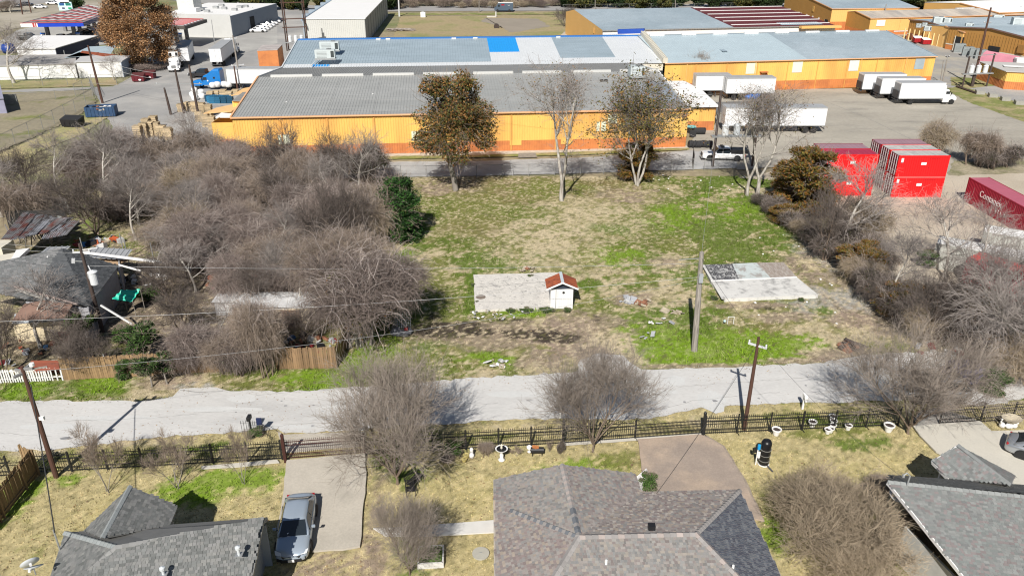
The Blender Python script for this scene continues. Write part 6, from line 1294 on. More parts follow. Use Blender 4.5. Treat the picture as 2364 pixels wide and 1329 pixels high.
for l_, px, py, h in (('rust red gate post with pointed cap at the left driveway', 660, 1066, 2.0), ('dark gate post with lattice at the black driveway gate', 1622, 1004, 1.7), ('black latticed gate post beside the bare tree trunk', 1300, 1026, 1.8)):
    t = thing('gate_post', l_, 'post', P(px, py)); m = IRONR if 'red' in l_ else IRON; MB().box(0, 0, h/2, .16, .16, h).build('shaft', m, t); MB().lathe([(.12, 0), (.1, .08), (.01, .2)], 8, (0, 0, h)).build('cap', m, t)
# bracket mailbox corral
t = thing('mailbox_corral', 'small black curved iron corral with a black mailbox at the street edge', 'mailbox', P(588, 1000))
for k in range(9): a = -1.3+k*.12; MB().box(-.8+k*.15, .1*math.sin(k*.5), .5, .02, .02, 1.0).build('picket', IRON, t)
for k in range(7): MB().box(.45+k*.14, -.1-.1*k, .5, .02, .02, .95).build('picket', IRON, t)
for z in (.2, .85): MB().tube([(-.85, 0, z), (.4, .05, z), (1.3, -.7, z)], .015, 5).build('rail', IRON, t)
MB().box(-.2, 0, .55, .1, .1, 1.1).build('post', IRON, t); MB().box(-.2, 0, 1.25, .24, .5, .3).build('mailbox_body', m_black, t, bevel=.05); MB().box(.45, -.05, 1.0, .35, .1, .5).build('news_box', M('navy_box', (.02, .03, .09), .5), t)
for l_, px, py in (('white curled mailbox post at the street edge left of the middle bare tree', 1293, 963), ('white mailbox post with curled bracket at the street edge near the right tree', 1852, 944)):
    t = thing('mailbox', l_, 'mailbox', P(px, py)); MB().box(0, 0, .5, .12, .12, 1.0).build('post', WH, t); MB().box(0, -.1, 1.15, .22, .5, .26).build('mailbox_body', WH, t, bevel=.04); MB().box(0, -.2, .85, .08, .4, .08).build('bracket', WH, t)

def plank_fence(label, pts, h, m, sp=.15, name='wooden_fence', gap=.01, pick=False, dup_m=None):
    a0 = P(*pts[0]); t = thing(name, label, 'fence', a0); first = None; cnt = 0
    for i in range(len(pts)-1):
        a, b = P(*pts[i])-a0, P(*pts[i+1])-a0; L = (b-a).length; rz = math.atan2(b.y-a.y, b.x-a.x); n = int(L/sp); nn = Vector((-math.sin(rz), math.cos(rz), 0))
        for z in (.3, h*.85): MB().beam(a+nn*.05+Vector((0, 0, z)), b+nn*.05+Vector((0, 0, z)), .05, .09).build('rail', m, t)
        for k in range(int(L/2.4)+1): p = a.lerp(b, min(1, k*2.4/L))+nn*.09; MB().box(p.x, p.y, h/2, .1, .1, h, rz=rz).build('post', m, t)
        for k in range(n):
            if cnt > 290: break
            if pick and random.random() < .08: continue
            cnt += 1; p = a.lerp(b, (k+.5)/n)
            if first is None: first = o = MB().box(0, 0, h/2, sp-gap-(.06 if pick else 0), .022, h).build('plank', m, t)
            else: o = clone(first, t)
            o.location = (p.x, p.y, random.uniform(-.02, .03)); o.rotation_euler = (random.uniform(-.02, .02), random.uniform(-.015, .015)*(3 if pick else 1), rz+random.uniform(-.02, .02)); o.scale = (1, 1, random.uniform(.97, 1.02))
    return t
FW = M('stained_fence_wood', (.27, .17, .09), .85, .15, 1.5, rnd=.25, col2=(.17, .12, .085), s2=1.2, lo=.45, hi=.7, stretch=(3, 3, .5)); FW2 = M('golden_fence_wood', (.31, .20, .10), .85, .15, 1.2, rnd=.2, col2=(.24, .17, .10), s2=.8, stretch=(3, 3, .6)); FG = M('shaded_fence_wood', (.20, .165, .13), .9, .2, 1.5, rnd=.2)
plank_fence('brown plank fence with a returned end beside the twin trunk tree', [(640, 852), (778, 849), (800, 800), (812, 776)], 1.85, FW); plank_fence('golden plank fence section behind the leafy saplings along the street', [(405, 862), (530, 857)], 1.85, FW2)
plank_fence('long golden plank fence from the white pickets to the leaning dark post', [(148, 877), (320, 868), (405, 862)], 1.85, FW2); plank_fence('white picket fence with missing pickets at the left end of the street', [(-120, 890), (0, 884), (148, 877)], 1.1, M('white_picket', (.70, .70, .68), .7, .06, 2, rnd=.06), .17, 'picket_fence', .01, True)
plank_fence('dark brown board fence running out of the bottom left corner', [(88, 1096), (60, 1130), (0, 1205), (-60, 1275)], 1.9, M('bottom_left_fence_wood', (.23, .155, .085), .85, .15, 1.5, rnd=.2)); plank_fence('short board fence piece behind the bottom left fence corner', [(60, 1085), (88, 1096)], 1.9, FW2)
t = thing('red_brown_board', 'red brown felted board lying behind the white pickets', 'board', P(115, 862)); MB().slab([P(75, 840, 1.0)-P(115, 862), P(135, 838, 1.0)-P(115, 862), P(138, 852, 1.0)-P(115, 862), P(80, 856, 1.0)-P(115, 862)], .08).build('board_top', M('red_felt', (.30, .09, .055), .9, .15, 1), t); MB().box(0, .2, .5, 2.5, .1, 1.0).build('board_front', M('red_felt', (.30, .09, .055)), t)
def chain_fence(label, pts, h=1.7, dia=.22, name='chain_link_fence', posts=3.0, top=True, m=None):
    a0 = P(*pts[0]); t = thing(name, label, 'fence', a0); m = m or M('galvanised_wire', (.26, .26, .25), .6, .05)
    for i in range(len(pts)-1):
        a, b = P(*pts[i])-a0, P(*pts[i+1])-a0; L = (b-a).length; d = (b-a)/L; n = max(1, int(L/posts))
        if top: MB().tube([tuple(a+Vector((0, 0, h))), tuple(b+Vector((0, 0, h)))], .03, 5).build('top_rail', m, t)
        for k in range(n+1): p = a.lerp(b, k/n); MB().tube([(p.x, p.y, 0), (p.x+random.uniform(-.04, .04), p.y, h+.08)], .04, 6).build('post', m, t)
        mb = MB(); k = -h
        while k < L:
            for s_ in (1, -1):
                u0, u1 = (k, k+h) if s_ > 0 else (k+h, k); c0, c1 = max(0, min(L, u0)), max(0, min(L, u1)); z0 = (c0-u0)/(u1-u0)*h; z1 = (c1-u0)/(u1-u0)*h
                if abs(c1-c0) > .05: mb.tube([tuple(a+d*c0+Vector((0, 0, z0))), tuple(a+d*c1+Vector((0, 0, z1)))], .0055, 3, False)
            k += dia
        mb.build('wire_mesh', m, t, kind='stuff')
    return t
chain_fence('chain link fence between the vacant lot and the service road', [(868, 411), (1100, 409), (1340, 403), (1600, 394)], 1.6); chain_fence('chain link fence from the open gate to the white trunked trees', [(1625, 393), (1720, 390)], 1.6)
t = thing('chain_link_gate', 'dark chain link gate leaf standing open at the end of the service road', 'gate', P(1600, 392), R(80))
for x_ in (0, 3.4): MB().tube([(x_, 0, .1), (x_, 0, 2.0)], .04, 6).build('gate_frame', M('dark_wire', (.10, .09, .085), .7), t)
for z in (.1, 2.0): MB().tube([(0, 0, z), (3.4, 0, z)], .04, 6).build('gate_frame', M('dark_wire', (.10, .09, .085)), t)
mb = MB()
for k in range(24): mb.tube([(k*.145, 0, .1), (k*.145, 0, 2.0)], .012, 3, False)
for k in range(13): mb.tube([(0, 0, .1+k*.15), (3.4, 0, .1+k*.15)], .012, 3, False)
mb.build('wire_mesh', M('dark_wire', (.10, .09, .085)), t, kind='stuff')
chain_fence('long chain link fence slanting across the scrub field at the left', [(-60, 378), (0, 350), (100, 300), (175, 260), (222, 228)], 2.2, .35, posts=4); chain_fence('low chain link fence along the far side of the scrub field', [(-60, 245), (40, 238), (215, 222)], 1.6, .35, posts=5); chain_fence('chain link gate pieces beside the scrub field corner', [(175, 222), (210, 203), (222, 225)], 2.2, .3)
chain_fence('chain link fence in front of the white shed', [(-40, 205), (100, 200), (270, 195), (305, 180)], 2.0, .4, posts=4); chain_fence('slanting chain link fence at the edge of the far grass field', [(1283, 38), (1300, 62), (1345, 88)], 2.5, .5, posts=5, m=M('dark_wire', (.10, .09, .085))); chain_fence('long low rail fence along the far road', [(1300, 22), (1800, 17)], 1.6, 1.2, posts=8)

# ================================================================ SMALLER THINGS
# garden pots
pot0 = None; grp = 'white pots along the iron fence'
for px, py, s_, l_ in [(1791, 1003, 1.2, 'white pot with dark soil standing alone left of the others'), (1874, 984, 1.1, 'white pot on the lawn second from the left by the fence'), (1921, 970, 1.0, 'farthest white pot of the little cluster by the fence'), (1923, 980, .95, 'second white pot in the cluster by the fence'), (1922, 989, .85, 'third white pot in the cluster by the fence'), (1917, 997, .85, 'fourth white pot in the cluster by the fence'), (1910, 1000, .9, 'tipped white pot nearest in the cluster by the fence'), (1957, 991, .95, 'white pot right of the cluster'), (2050, 995, 1.35, 'large white pot left of the big trunk')]:
    if pot0 is None:
        pot0 = t = thing('garden_pot', l_, 'pot', P(px, py), 0, grp)
        MB().lathe([(.01, 0), (.14, 0), (.23, .34), (.27, .34), (.27, .40), (.22, .40), (.2, .33), (.01, .33)], 16).build('pot_body', WH, t, smooth=False); MB().lathe([(.01, .33), (.20, .34), (.01, .345)], 12).build('pot_soil', M('dark_soil', (.06, .045, .04), .95), t); t.scale = (s_,)*3
    else: dup(pot0, P(px, py), 0, l_, grp, (s_,)*3)
# bird bath, statues, planters
def statue(label, px, py, prof, name='garden_statue', m=WH): t = thing(name, label, 'statue', P(px, py)); MB().lathe(prof, 12).build('figure', m, t, smooth=True); return t
t = thing('bird_bath', 'white pedestal bird bath with a dark bowl and small figure on top', 'bird bath', P(1158, 1062)); MB().lathe([(.01, 0), (.2, 0), (.22, .1), (.1, .2), (.13, .45), (.07, .6), (.12, .75)], 14).build('pedestal', WH, t, smooth=True)
MB().lathe([(.05, .75), (.34, .86), (.40, .92), (.37, .92), (.1, .84)], 18).build('bowl', WH, t); MB().lathe([(.01, .90), (.34, .905), (.01, .91)], 14).build('water', M('dark_water', (.02, .02, .02), .1), t); MB().lathe([(.06, .9), (.08, 1.0), (.04, 1.1), (.06, 1.2), (.01, 1.27)], 10).build('figure', CRM, t, smooth=True)
for s_ in (-.12, .12): MB().tube([(s_*.3, 0, 1.12), (s_, 0, 1.22)], .03, 5).build('wing', CRM, t)
t = statue('small white garden statue beside the yellow planter', 1089, 1055, [(.16, 0), (.17, .25), (.1, .3), (.11, .4), (.06, .46), (.12, .58), (.11, .68), (.01, .76)]); MB().box(0, 0, .42, .2, .18, .16).build('grey_sash', GRW, t)
t = statue('white shell shaped garden ornament left of the black barrel planter', 1222, 1043, [(.12, 0), (.14, .06), (.05, .12), (.06, .2), (.16, .3), (.18, .4), (.12, .5), (.01, .56)]); MB().box(0, 0, .4, .34, .06, .12).build('shell_wing', WH, t)
t = thing('barrel_planter', 'black barrel planter on legs with orange leaves in it', 'planter', P(1240, 1050)); MB().tube([(-.42, 0, .4), (.42, 0, .4)], .2, 12).build('barrel', m_black, t)
for x_ in (-.3, .3):
    for y_ in (-.1, .1): MB().tube([(x_, y_, 0), (x_, y_, .3)], .025, 5).build('leg', m_black, t)
mb = MB()
for k in range(50): x_, y_ = random.uniform(-.35, .05), random.uniform(-.14, .14); mb.add([(x_, y_, .55), (x_+.07, y_+.02, .62), (x_+.02, y_+.08, .66)], [(0, 1, 2)])
mb.build('dead_leaves', M('orange_leaf', (.36, .13, .04), .8, .2), t, kind='stuff')
t = thing('yellow_planter', 'pale yellow clay planter next to the small white statue', 'planter', P(1076, 1056)); MB().lathe([(.01, 0), (.15, 0), (.22, .25), (.18, .28), (.01, .26)], 12).build('planter_body', M('yellow_clay', (.6, .5, .2), .8, .2, 6), t); MB().lathe([(.01, 0), (.13, 0), (.18, .2), (.01, .2)], 10, (-.1, -.35, 0)).build('planter_bowl', M('yellow_clay', (.6, .5, .2)), t)
t = thing('shell_bowl', 'large scalloped stone bowl on a carved base near the right edge', 'bird bath', P(2330, 985)); MB().lathe([(.2, 0), (.25, .1), (.14, .35), (.2, .5)], 12).build('base', WH, t, smooth=True)
mb = MB(); n = 22; vs = [(0, 0, .55)]+[(math.cos(k*2*math.pi/n)*(.62+.05*(k % 2)), math.sin(k*2*math.pi/n)*(.52+.05*(k % 2)), .74) for k in range(n)]+[(math.cos(k*2*math.pi/n)*.35, math.sin(k*2*math.pi/n)*.3, .45) for k in range(n)]
mb.add(vs, [(0, 1+k, 1+(k+1) % n) for k in range(n)]+[(1+k, 1+n+k, 1+n+(k+1) % n, 1+(k+1) % n) for k in range(n)]); mb.build('bowl', M('stone_bowl', (.5, .44, .33), .85, .15, 3), t)
for l_, px, py in (('white goose statue left of the scalloped bowl', 2312, 985), ('white rabbit statue below the scalloped bowl', 2326, 987), ('white lamb statue right of the scalloped bowl', 2340, 986)):
    t = thing('garden_statue', l_, 'statue', P(px, py), 0); MB().lathe([(.02, 0), (.18, .04), (.2, .2), (.1, .34), (.02, .38)], 12).build('body', WH, t, smooth=True)
    if 'goose' in l_: MB().tube([(-.1, 0, .25), (-.14, 0, .5), (-.08, 0, .66), (-.2, 0, .66)], [.07, .05, .05, .02], 8).build('neck', WH, t, smooth=True)
    else: MB().lathe([(.02, 0), (.1, .05), (.1, .14), (.02, .2)], 10, (.1, -.05, .3)).build('head', WH, t, smooth=True)
# bench and chair under the tree
def slat_seat(t, w_, d_, h_, bh, n):
    for k in range(n): MB().box(0, -d_/2+d_*(k+.5)/n, h_, w_, d_/n*.75, .025).build('seat_slat', m_black, t)
    for k in range(4): MB().box(0, d_/2+.02+k*.02, h_+.12+k*(bh-.1)/4, w_, .02, .05).build('back_slat', m_black, t)
    for sx in (-1, 1):
        for sy in (-1, 1): MB().tube([(sx*w_/2, sy*d_/2, 0), (sx*w_/2, sy*d_/2, h_)], .025, 6).build('leg', m_black, t)
        MB().tube([(sx*w_/2, d_/2, h_), (sx*w_/2, d_/2+.1, h_+bh)], .022, 6).build('back_post', m_black, t); MB().tube([(sx*w_/2, d_/2+.05, h_+.25), (sx*w_/2, -d_/2, h_+.25), (sx*w_/2, -d_/2, h_)], .02, 6).build('arm_rest', m_black, t)
t = thing('garden_bench', 'black metal garden bench beside the large vase shaped tree', 'bench', P(958, 1118), R(62)); slat_seat(t, 1.2, .5, .42, .45, 5)
t = thing('garden_chair', 'black metal garden chair in front of the bench', 'chair', P(948, 1140), R(15)); slat_seat(t, .5, .48, .42, .45, 4)
t = thing('lace_chair', 'white lacework metal chair half hidden under the big foreground shrub', 'chair', P(1915, 1300), R(170))
for sx in (-.22, .22):
    for sy in (-.2, .2): MB().tube([(sx, sy, 0), (sx*.9, sy*.9, .42)], .02, 5).build('leg', WH, t)
for k in range(5): MB().lathe([(.04+k*.05, .42), (.055+k*.05, .42), (.055+k*.05, .435), (.04+k*.05, .435)], 14).build('seat_ring', WH, t)
for k in range(5): MB().tube([(-.2+k*.1, .22, .42), (-.22+k*.11, .27, .85-abs(k-2)*.05)], .012, 5).build('back_bar', WH, t)
# planter box, lid
t = thing('raised_bed', 'white sided raised bed filled with bright green plants beside the shrub', 'planter', P(995, 1290), R(4))
for x_, y_, w_, d_ in ((0, -.62, 1.3, .08), (0, .62, 1.3, .08), (-.65, 0, .08, 1.3), (.65, 0, .08, 1.3)): MB().box(x_, y_, .18, w_, d_, .36).build('side_board', M('white_board', (.68, .67, .64), .8, .08, 3), t)
MB().box(0, 0, .12, 1.22, 1.16, .24).build('soil', M('dark_soil', (.06, .045, .04)), t); rg = np.random.default_rng(5); n = 900; c_ = rg.uniform((-.58, -.56, .24), (.58, .56, .4), (n, 3)); e1 = rg.normal(0, .05, (n, 3)); e2 = rg.normal(0, .05, (n, 3)); V_ = np.stack([c_-e1, c_+e1, c_+e2], 1).reshape(-1, 3)
link_mesh('bed_plants', fast_mesh('bed_plants', V_, np.arange(n*3).reshape(-1, 3), M('bed_green', (.09, .20, .02), .7, .3, 5)), t, kind='stuff')
t = thing('septic_lid', 'round pale concrete lid set in the lawn beside the centre house', 'lid', P(1110, 1278)); MB().lathe([(.01, .0), (.46, .0), (.46, .08), (.01, .09)], 26).build('lid', M('lid_concrete', (.40, .39, .34), .9, .08, 4), t); MB().box(0, 0, .1, .14, .03, .03).build('lid_handle', STL, t)
# satellite dishes
def dish(label, px, py, z, rz, tilt, mast=True, s_=.42):
    p = P(px, py, z); t = thing('satellite_dish', label, 'satellite dish', p, rz); o = MB().lathe([(.01, .0), (s_*.6, .03), (s_, .1), (s_, .115), (s_*.6, .05), (.01, .02)], 20).build('reflector', M('dish_grey', (.55, .58, .6), .5, .03), t, smooth=True); o.rotation_euler = (tilt, 0, 0)
    MB().tube([(0, 0, -.35), (0, 0, 0)], .03, 6).build('mast', STL, t); MB().tube([(0, 0, 0), (0, -.5, .35)], .018, 5).build('feed_arm', STL, t); MB().box(0, -.52, .38, .1, .14, .1).build('feed_horn', WH, t); return t
dish('white satellite dish at the bottom left corner of the grey roof', 78, 1312, 3.6, R(20), R(-35)); dish('grey satellite dish behind the white one at the bottom left corner', 70, 1302, 3.3, R(40), R(-60)); dish('grey satellite dish with tall bent arm on the right house roof corner', 2076, 1140, 3.6, R(-20), R(30), s_=.5)
q = P(2090, 1130, 4.0); t = thing('antenna_mast', 'bent zinc mast rising above the right house dish', 'mast', q); MB().tube([(0, 0, -.3), (.05, 0, .9), (-.15, 0, 1.1), (-.3, 0, .95)], .04, 6).build('mast_tube', STL, t); MB().box(-.3, 0, .9, .12, .1, .16).build('mast_clamp', STL, t)
# wrapped tank
t = thing('wrapped_tank', 'tall tank wrapped in black plastic with rope on the right lawn', 'water tank', P(1762, 1070)); mb = MB().lathe([(.01, 0), (.30, .0), (.33, .15), (.31, .5), (.34, .9), (.31, 1.3), (.33, 1.6), (.25, 1.78), (.01, 1.84)], 16); mb.build('wrap', M('black_plastic', (.012, .012, .014), .35, .1), t, smooth=True)
for z in (.35, .75, 1.15): MB().lathe([(.33, z), (.355, z), (.355, z+.03), (.33, z+.03)], 16).build('rope', M('rope_grey', (.2, .19, .17), .9), t)
MB().lathe([(.01, 0), (.36, 0), (.36, .06), (.01, .06)], 14).build('tank_base', WH, t); MB().tube([(.15, -.3, .1), (.35, -.8, .04)], .05, 6).build('hose', M('hose_grey', (.08, .08, .09), .6), t)
t = thing('water_filter', 'slim blue topped water filter on a white post next to the wrapped tank', 'water filter', P(1744, 1072)); MB().box(0, 0, .6, .06, .06, 1.2).build('post', WH, t); MB().lathe([(.02, 0), (.1, 0), (.1, .32), (.02, .34)], 12, (.05, 0, 1.2)).build('blue_housing', M('filter_blue', (.02, .32, .65), .4), t); MB().lathe([(.02, 0), (.08, 0), (.08, .4), (.02, .4)], 10, (.1, -.05, .6)).build('white_cartridge', WH, t); MB().box(-.14, 0, 1.15, .16, .16, .3).build('control_box', m_black, t)
# lot litter
def rubble(label, px, py, n, spread, mats, seed, size=(.1, .5), name='rubbish_pile', cat='rubbish', flat=.3):
    rg = random.Random(seed); t = thing(name, label, cat, P(px, py))
    for k in range(n):
        m = mats[rg.randrange(len(mats))]; s_ = rg.uniform(*size); o = MB().box(0, 0, 0, s_, s_*rg.uniform(.3, 1), s_*rg.uniform(.08, flat), tx=rg.uniform(.6, 1)).build('debris', m, t)
        a = rg.uniform(0, 6.28); d_ = spread*rg.random()**.7; o.location = (math.cos(a)*d_, math.sin(a)*d_*.7, .06+rg.uniform(0, .15)); o.rotation_euler = (rg.uniform(-.5, .5), rg.uniform(-.5, .5), rg.uniform(0, 3))
    return t
ZG = M('litter_grey', (.38, .39, .41), .6, .1, 3); ZB = M('litter_brown', (.26, .12, .07), .9, .2, 3); ZT = M('litter_tan', (.42, .36, .27), .9, .2, 3)
rubble('pile of grey scrap and brown bark between the hut and the old pole', 1448, 695, 14, .9, [ZG, ZG, GRW], 1, (.25, .8)); rubble('brown bark heap right of the grey scrap', 1485, 700, 16, 1.1, [ZB, ZB, ZT], 2, (.15, .6)); rubble('white litter pieces below the brown bark heap', 1520, 745, 9, 1.2, [WH, ZG, WH], 3, (.1, .5)); rubble('pale planks heap beside the old grey pole', 1550, 722, 8, .9, [ZT], 4, (.3, .8)); rubble('broken stump pieces above the first slab', 1215, 622, 12, .9, [ZT, ZB], 5, (.2, .6)); rubble('grey stones and litter at the street edge of the lot', 1148, 842, 14, 1.0, [GRW, ZT, WH], 6, (.15, .6)); rubble('grey tile pieces in the bright green patch', 1495, 778, 4, .8, [ZG], 7, (.2, .6))
rubble('crushed stone edge below the first slab', 1140, 722, 40, 2.6, [GRW, ZT, WH], 8, (.1, .3)); rubble('dark cuttings heap where the lot meets the street at the right', 1962, 800, 16, 1.2, [ZB, M('dark_soil', (.06, .045, .04))], 9, (.3, .8))
lit = None; rg = random.Random(31)
for k in range(44):
    px, py = (rg.uniform(1500, 1720), rg.uniform(400, 440)) if k < 22 else (rg.uniform(1700, 2010), rg.uniform(540, 760)) if k < 46 else (rg.uniform(1150, 1900), rg.uniform(460, 850))
    if lit is None: lit = o = MB().box(0, 0, .07, .22, .14, .08, tx=.6).build('litter_piece', WH, None); props(o, 'small scrap of white litter lying in the grass of the lot', 'litter', 'white litter scattered on the lot')
    else: o = lit.copy(); COL.objects.link(o)
    o.location = P(px, py); o.rotation_euler = (0, 0, rg.uniform(0, 3)); s_ = rg.uniform(.4, 1.1); o.scale = (s_, s_, s_)
t = thing('pipe_stand', 'small white H shaped pipe stand in the grass right of the old pole', 'pipe', P(1686, 748))
for x_ in (-.25, .25): MB().tube([(x_, 0, 0), (x_, 0, .7)], .025, 6).build('upright', WH, t)
MB().tube([(-.25, 0, .7), (.25, 0, .7)], .025, 6).build('cross_pipe', WH, t); MB().lathe([(.01, 0), (.12, .05), (.12, .15), (.01, .22)], 10, (-.5, 0, .2)).build('ball_float', M('pale_aqua', (.5, .65, .65), .5), t)
t = thing('fallen_post', 'white post leaning at the foot of the evergreen column', 'post', P(918, 560)); MB().beam((-.8, .6, .9), (.4, -.2, .05), .08, .08).build('post_bar', WH, t); MB().box(-.9, .2, .35, .08, .08, .7).build('short_post', WH, t)
t = thing('pipe_rail', 'white wire posts standing on the lot at the trees by the rear fence', 'post', P(1400, 405)); MB().beam((-12.3, -.3, 0), (-12.6, .1, 1.9), .09, .05).build('lean_board', GRW, t)
# tyres
def tyre_mesh(): return MB().lathe([(.30, -.14), (.50, -.14), (.54, -.07), (.54, .07), (.50, .14), (.30, .14), (.28, 0)], 16, (0, 0, 0), 'x')
ty0 = tyre_mesh().build('tyre', M('old_tyre', (.03, .03, .032), .85, .15, 4)); props(ty0, 'black tyre at the left end of the long tyre row beside the orange wall', 'tyre', 'tyres standing in the long row'); a_, b_ = P(1593, 343), P(1642, 343); ty0.location = a_+Vector((0, .6, .5)); ty0.rotation_euler = (0, R(8), R(4))
for k in range(1, 13):
    o = ty0.copy(); COL.objects.link(o); o.location = a_.lerp(b_, k/12)+Vector((0, .6+random.uniform(-.15, .15), .5)); o.rotation_euler = (0, R(random.uniform(5, 25)), R(random.uniform(-8, 8))); o['label'] = 'black tyre standing in the long tyre row beside the orange wall'
ty0['label'] = 'black tyre standing in the long tyre row beside the orange wall'
for k in range(8):
    o = ty0.copy(); COL.objects.link(o); o.location = P(1604+k*3.2, 312)+Vector((0, .6, .5)); o.rotation_euler = (0, R(random.uniform(5, 20)), R(random.uniform(-8, 8))); o['label'] = 'black tyre in the short row behind the long tyre row'; o['group'] = 'tyres standing in the short row'
for k, (px, py, l_) in enumerate(((1633, 288, 'left tyre leaning face on against the annex wall'), (1647, 286, 'right tyre leaning face on beside the annex corner'), (1600, 318, 'tyre with tan rim lying by the turquoise board'), (1648, 270, 'upper tyre stacked behind the dark pole'))):
    o = ty0.copy(); COL.objects.link(o); o.location = P(px, py)+Vector((0, .4, .5)); o.rotation_euler = (0, 0, R(90-8*k)); o['label'] = l_; del o['group']
t = thing('turquoise_board', 'turquoise board lying on tyres behind the warehouse corner', 'board', P(1593, 305)); MB().slab([(-.6, -.4, .9), (.9, -.5, .8), (.8, .5, .95), (-.6, .5, 1.0)], .08).build('board_top', M('turquoise', (.15, .45, .48), .6), t); MB().box(0, 0, .42, .9, .7, .8).build('crate_below', m_black, t)
t = thing('hand_truck', 'rusty brown stair trolley leaning on the annex wall', 'trolley', P(1626, 289))
for x_ in (-.4, .4): MB().beam((x_, 0, 0), (x_-.1, .35, 2.6), .08, .08).build('side_rail', M('trolley_rust', (.20, .10, .07), .8), t)
for k in range(6): MB().beam((-.42, .05+k*.05, .3+k*.42), (.38, .05+k*.05, .3+k*.42), .06, .12).build('rung', M('trolley_rust', (.20, .10, .07)), t)
# pallets
PAL = M('pallet_wood', (.52, .41, .26), .85, .12, 2, rnd=.25); palm = MB()
for k in range(6): palm.box(-.5+k*.2, 0, .13, .1, 1.0, .02)
for k in (-.45, 0, .45): palm.box(0, k, .06, 1.15, .1, .1)
for k in range(3): palm.box(-.45+k*.45, 0, .01, .1, 1.0, .02)
pal0 = None; rg = random.Random(6); ORD = 'first second third fourth fifth sixth seventh eighth first second third fourth fifth sixth seventh eighth first second third fourth fifth'.split()
for si, (px, py, n, grp_) in enumerate([(322, 322, 14, 'a'), (336, 318, 15, 'a'), (350, 315, 15, 'a'), (364, 314, 14, 'a'), (378, 320, 13, 'a'), (392, 322, 12, 'a'), (340, 300, 12, 'a'), (358, 296, 13, 'a'), (420, 258, 9, 'b'), (436, 256, 10, 'b'), (452, 258, 11, 'b'), (468, 262, 12, 'b'), (484, 268, 13, 'b'), (478, 292, 14, 'b'), (492, 300, 14, 'b'), (462, 280, 10, 'b'), (486, 222, 6, 'c'), (500, 220, 6, 'c'), (516, 220, 7, 'c'), (530, 222, 6, 'c'), (544, 216, 5, 'c')]):
    base_ = P(px, py)
    for k in range(n):
        if pal0 is None: pal0 = o = palm.build('pallet', PAL, None)
        else: o = pal0.copy(); COL.objects.link(o)
        g_ = {'a': ('by the paved yard', 'pallets stacked in the large left block'), 'b': ('by the apricot awning', 'pallets stacked beside the awning'), 'c': ('below the bulk bags', 'pallets under the bulk bags')}[grp_]
        props(o, 'pale pallet, number %d from the ground, in the %s stack %s' % (k+1, ORD[si], g_[0]), 'pallet', g_[1]); o.location = base_+Vector((rg.uniform(-.06, .06), rg.uniform(-.06, .06), k*.155)); o.rotation_euler = (0, 0, rg.uniform(-.08, .08))
BAG = M('bulk_bag', (.74, .74, .73), .8, .06, 4)
bag = None
for px, py, z, l_ in [(450, 232, 0, 'white bulk bag nearest the dark pole'), (452, 226, .95, 'white bulk bag on top of the one by the dark pole'), (465, 218, 0, 'white bulk bag by the truck wheel'), (467, 228, 0, 'white bulk bag half slumped beside the blue crates'), (494, 214, .95, 'white bulk bag on pallets, left'), (504, 213, 1.0, 'white bulk bag on pallets, second'), (520, 212, 1.0, 'white bulk bag on pallets, third'), (530, 212, .9, 'white bulk bag on pallets, fourth'), (445, 224, 0, 'white bulk bag behind the dark pole')]:
    if bag is None: bag = o = MB().lathe([(.4, 0), (.55, .12), (.58, .5), (.55, .85), (.3, .98), (.05, 1.0)], 10).build('bulk_bag', BAG, None, smooth=True)
    else: o = bag.copy(); COL.objects.link(o)
    props(o, l_, 'bulk bag', 'white bulk bags beside the truck'); o.location = P(px, py)+Vector((0, 0, z)); s_ = random.uniform(.9, 1.15); o.scale = (s_, s_, 1); o.rotation_euler = (0, 0, random.uniform(0, 2))
cr = None
for k in range(12):
    px, py = 482+k*4.6, 234+(k % 3)*2
    if cr is None: cr = o = MB().box(0, 0, .55, 1.0, 1.0, 1.1).box(0, -.52, .3, .9, .04, .1).box(0, -.52, .6, .9, .04, .1).box(0, -.52, .9, .9, .04, .1).build('crate_stack', M('teal_crate', (.02, .12, .22), .6, .2, 6, rnd=.5), None)
    else: o = cr.copy(); COL.objects.link(o)
    props(o, 'dark blue crate stack in the row below the white bulk bags', 'crate', 'blue crates below the bulk bags'); o.location = P(px, py); o.rotation_euler = (0, 0, random.uniform(-.2, .2))
# dumpsters and skips
def dumpster(label, px, py, rz, m, top=None, s_=(1.9, 1.5, 1.3), group=None, load=None):
    t = thing('dumpster', label, 'dumpster', P(px, py)+Vector((0, s_[1]/2, 0)), rz, group); a, b, h = s_
    MB().hexa([(-a/2, -b/2, .15), (a/2, -b/2, .15), (a/2, b/2, .15), (-a/2, b/2, .15), (-a/2-.1, -b/2-.1, h*.85), (a/2+.1, -b/2-.1, h*.85), (a/2+.1, b/2, h*1.1), (-a/2-.1, b/2, h*1.1)]).build('bin_body', m, t)
    MB().slab([(-a/2-.12, -b/2-.12, h*.87), (a/2+.12, -b/2-.12, h*.87), (a/2+.12, b/2, h*1.12), (-a/2-.12, b/2, h*1.12)], .05).build('lid', top or m, t)
    for x_ in (-a*.3, 0, a*.3): MB().box(x_, -b/2-.1, h*.5, .06, .05, h*.6).build('rib', m, t)
    for x_ in (-a*.4, a*.4): MB().lathe([(.02, 0), (.09, 0), (.09, .06), (.02, .06)], 8, (x_, -b*.4, .09), 'y').build('caster', m_dark, t)
    for x_ in (-a/2-.12, a/2+.12): MB().box(x_, 0, h*.6, .08, .9, .16).build('lift_pocket', m, t)
    return t
DR = M('dark_red_bin', (.13, .015, .022), .6, .1); d1 = dumpster('dark red dumpster nearer the white shed', 318, 190, R(8), DR, M('bin_lid', (.10, .03, .03), .7), (2.2, 1.7, 1.5)); d2 = dumpster('dark red dumpster right of its neighbour', 342, 184, R(2), DR, M('bin_lid', (.10, .03, .03)), (2.2, 1.7, 1.5))
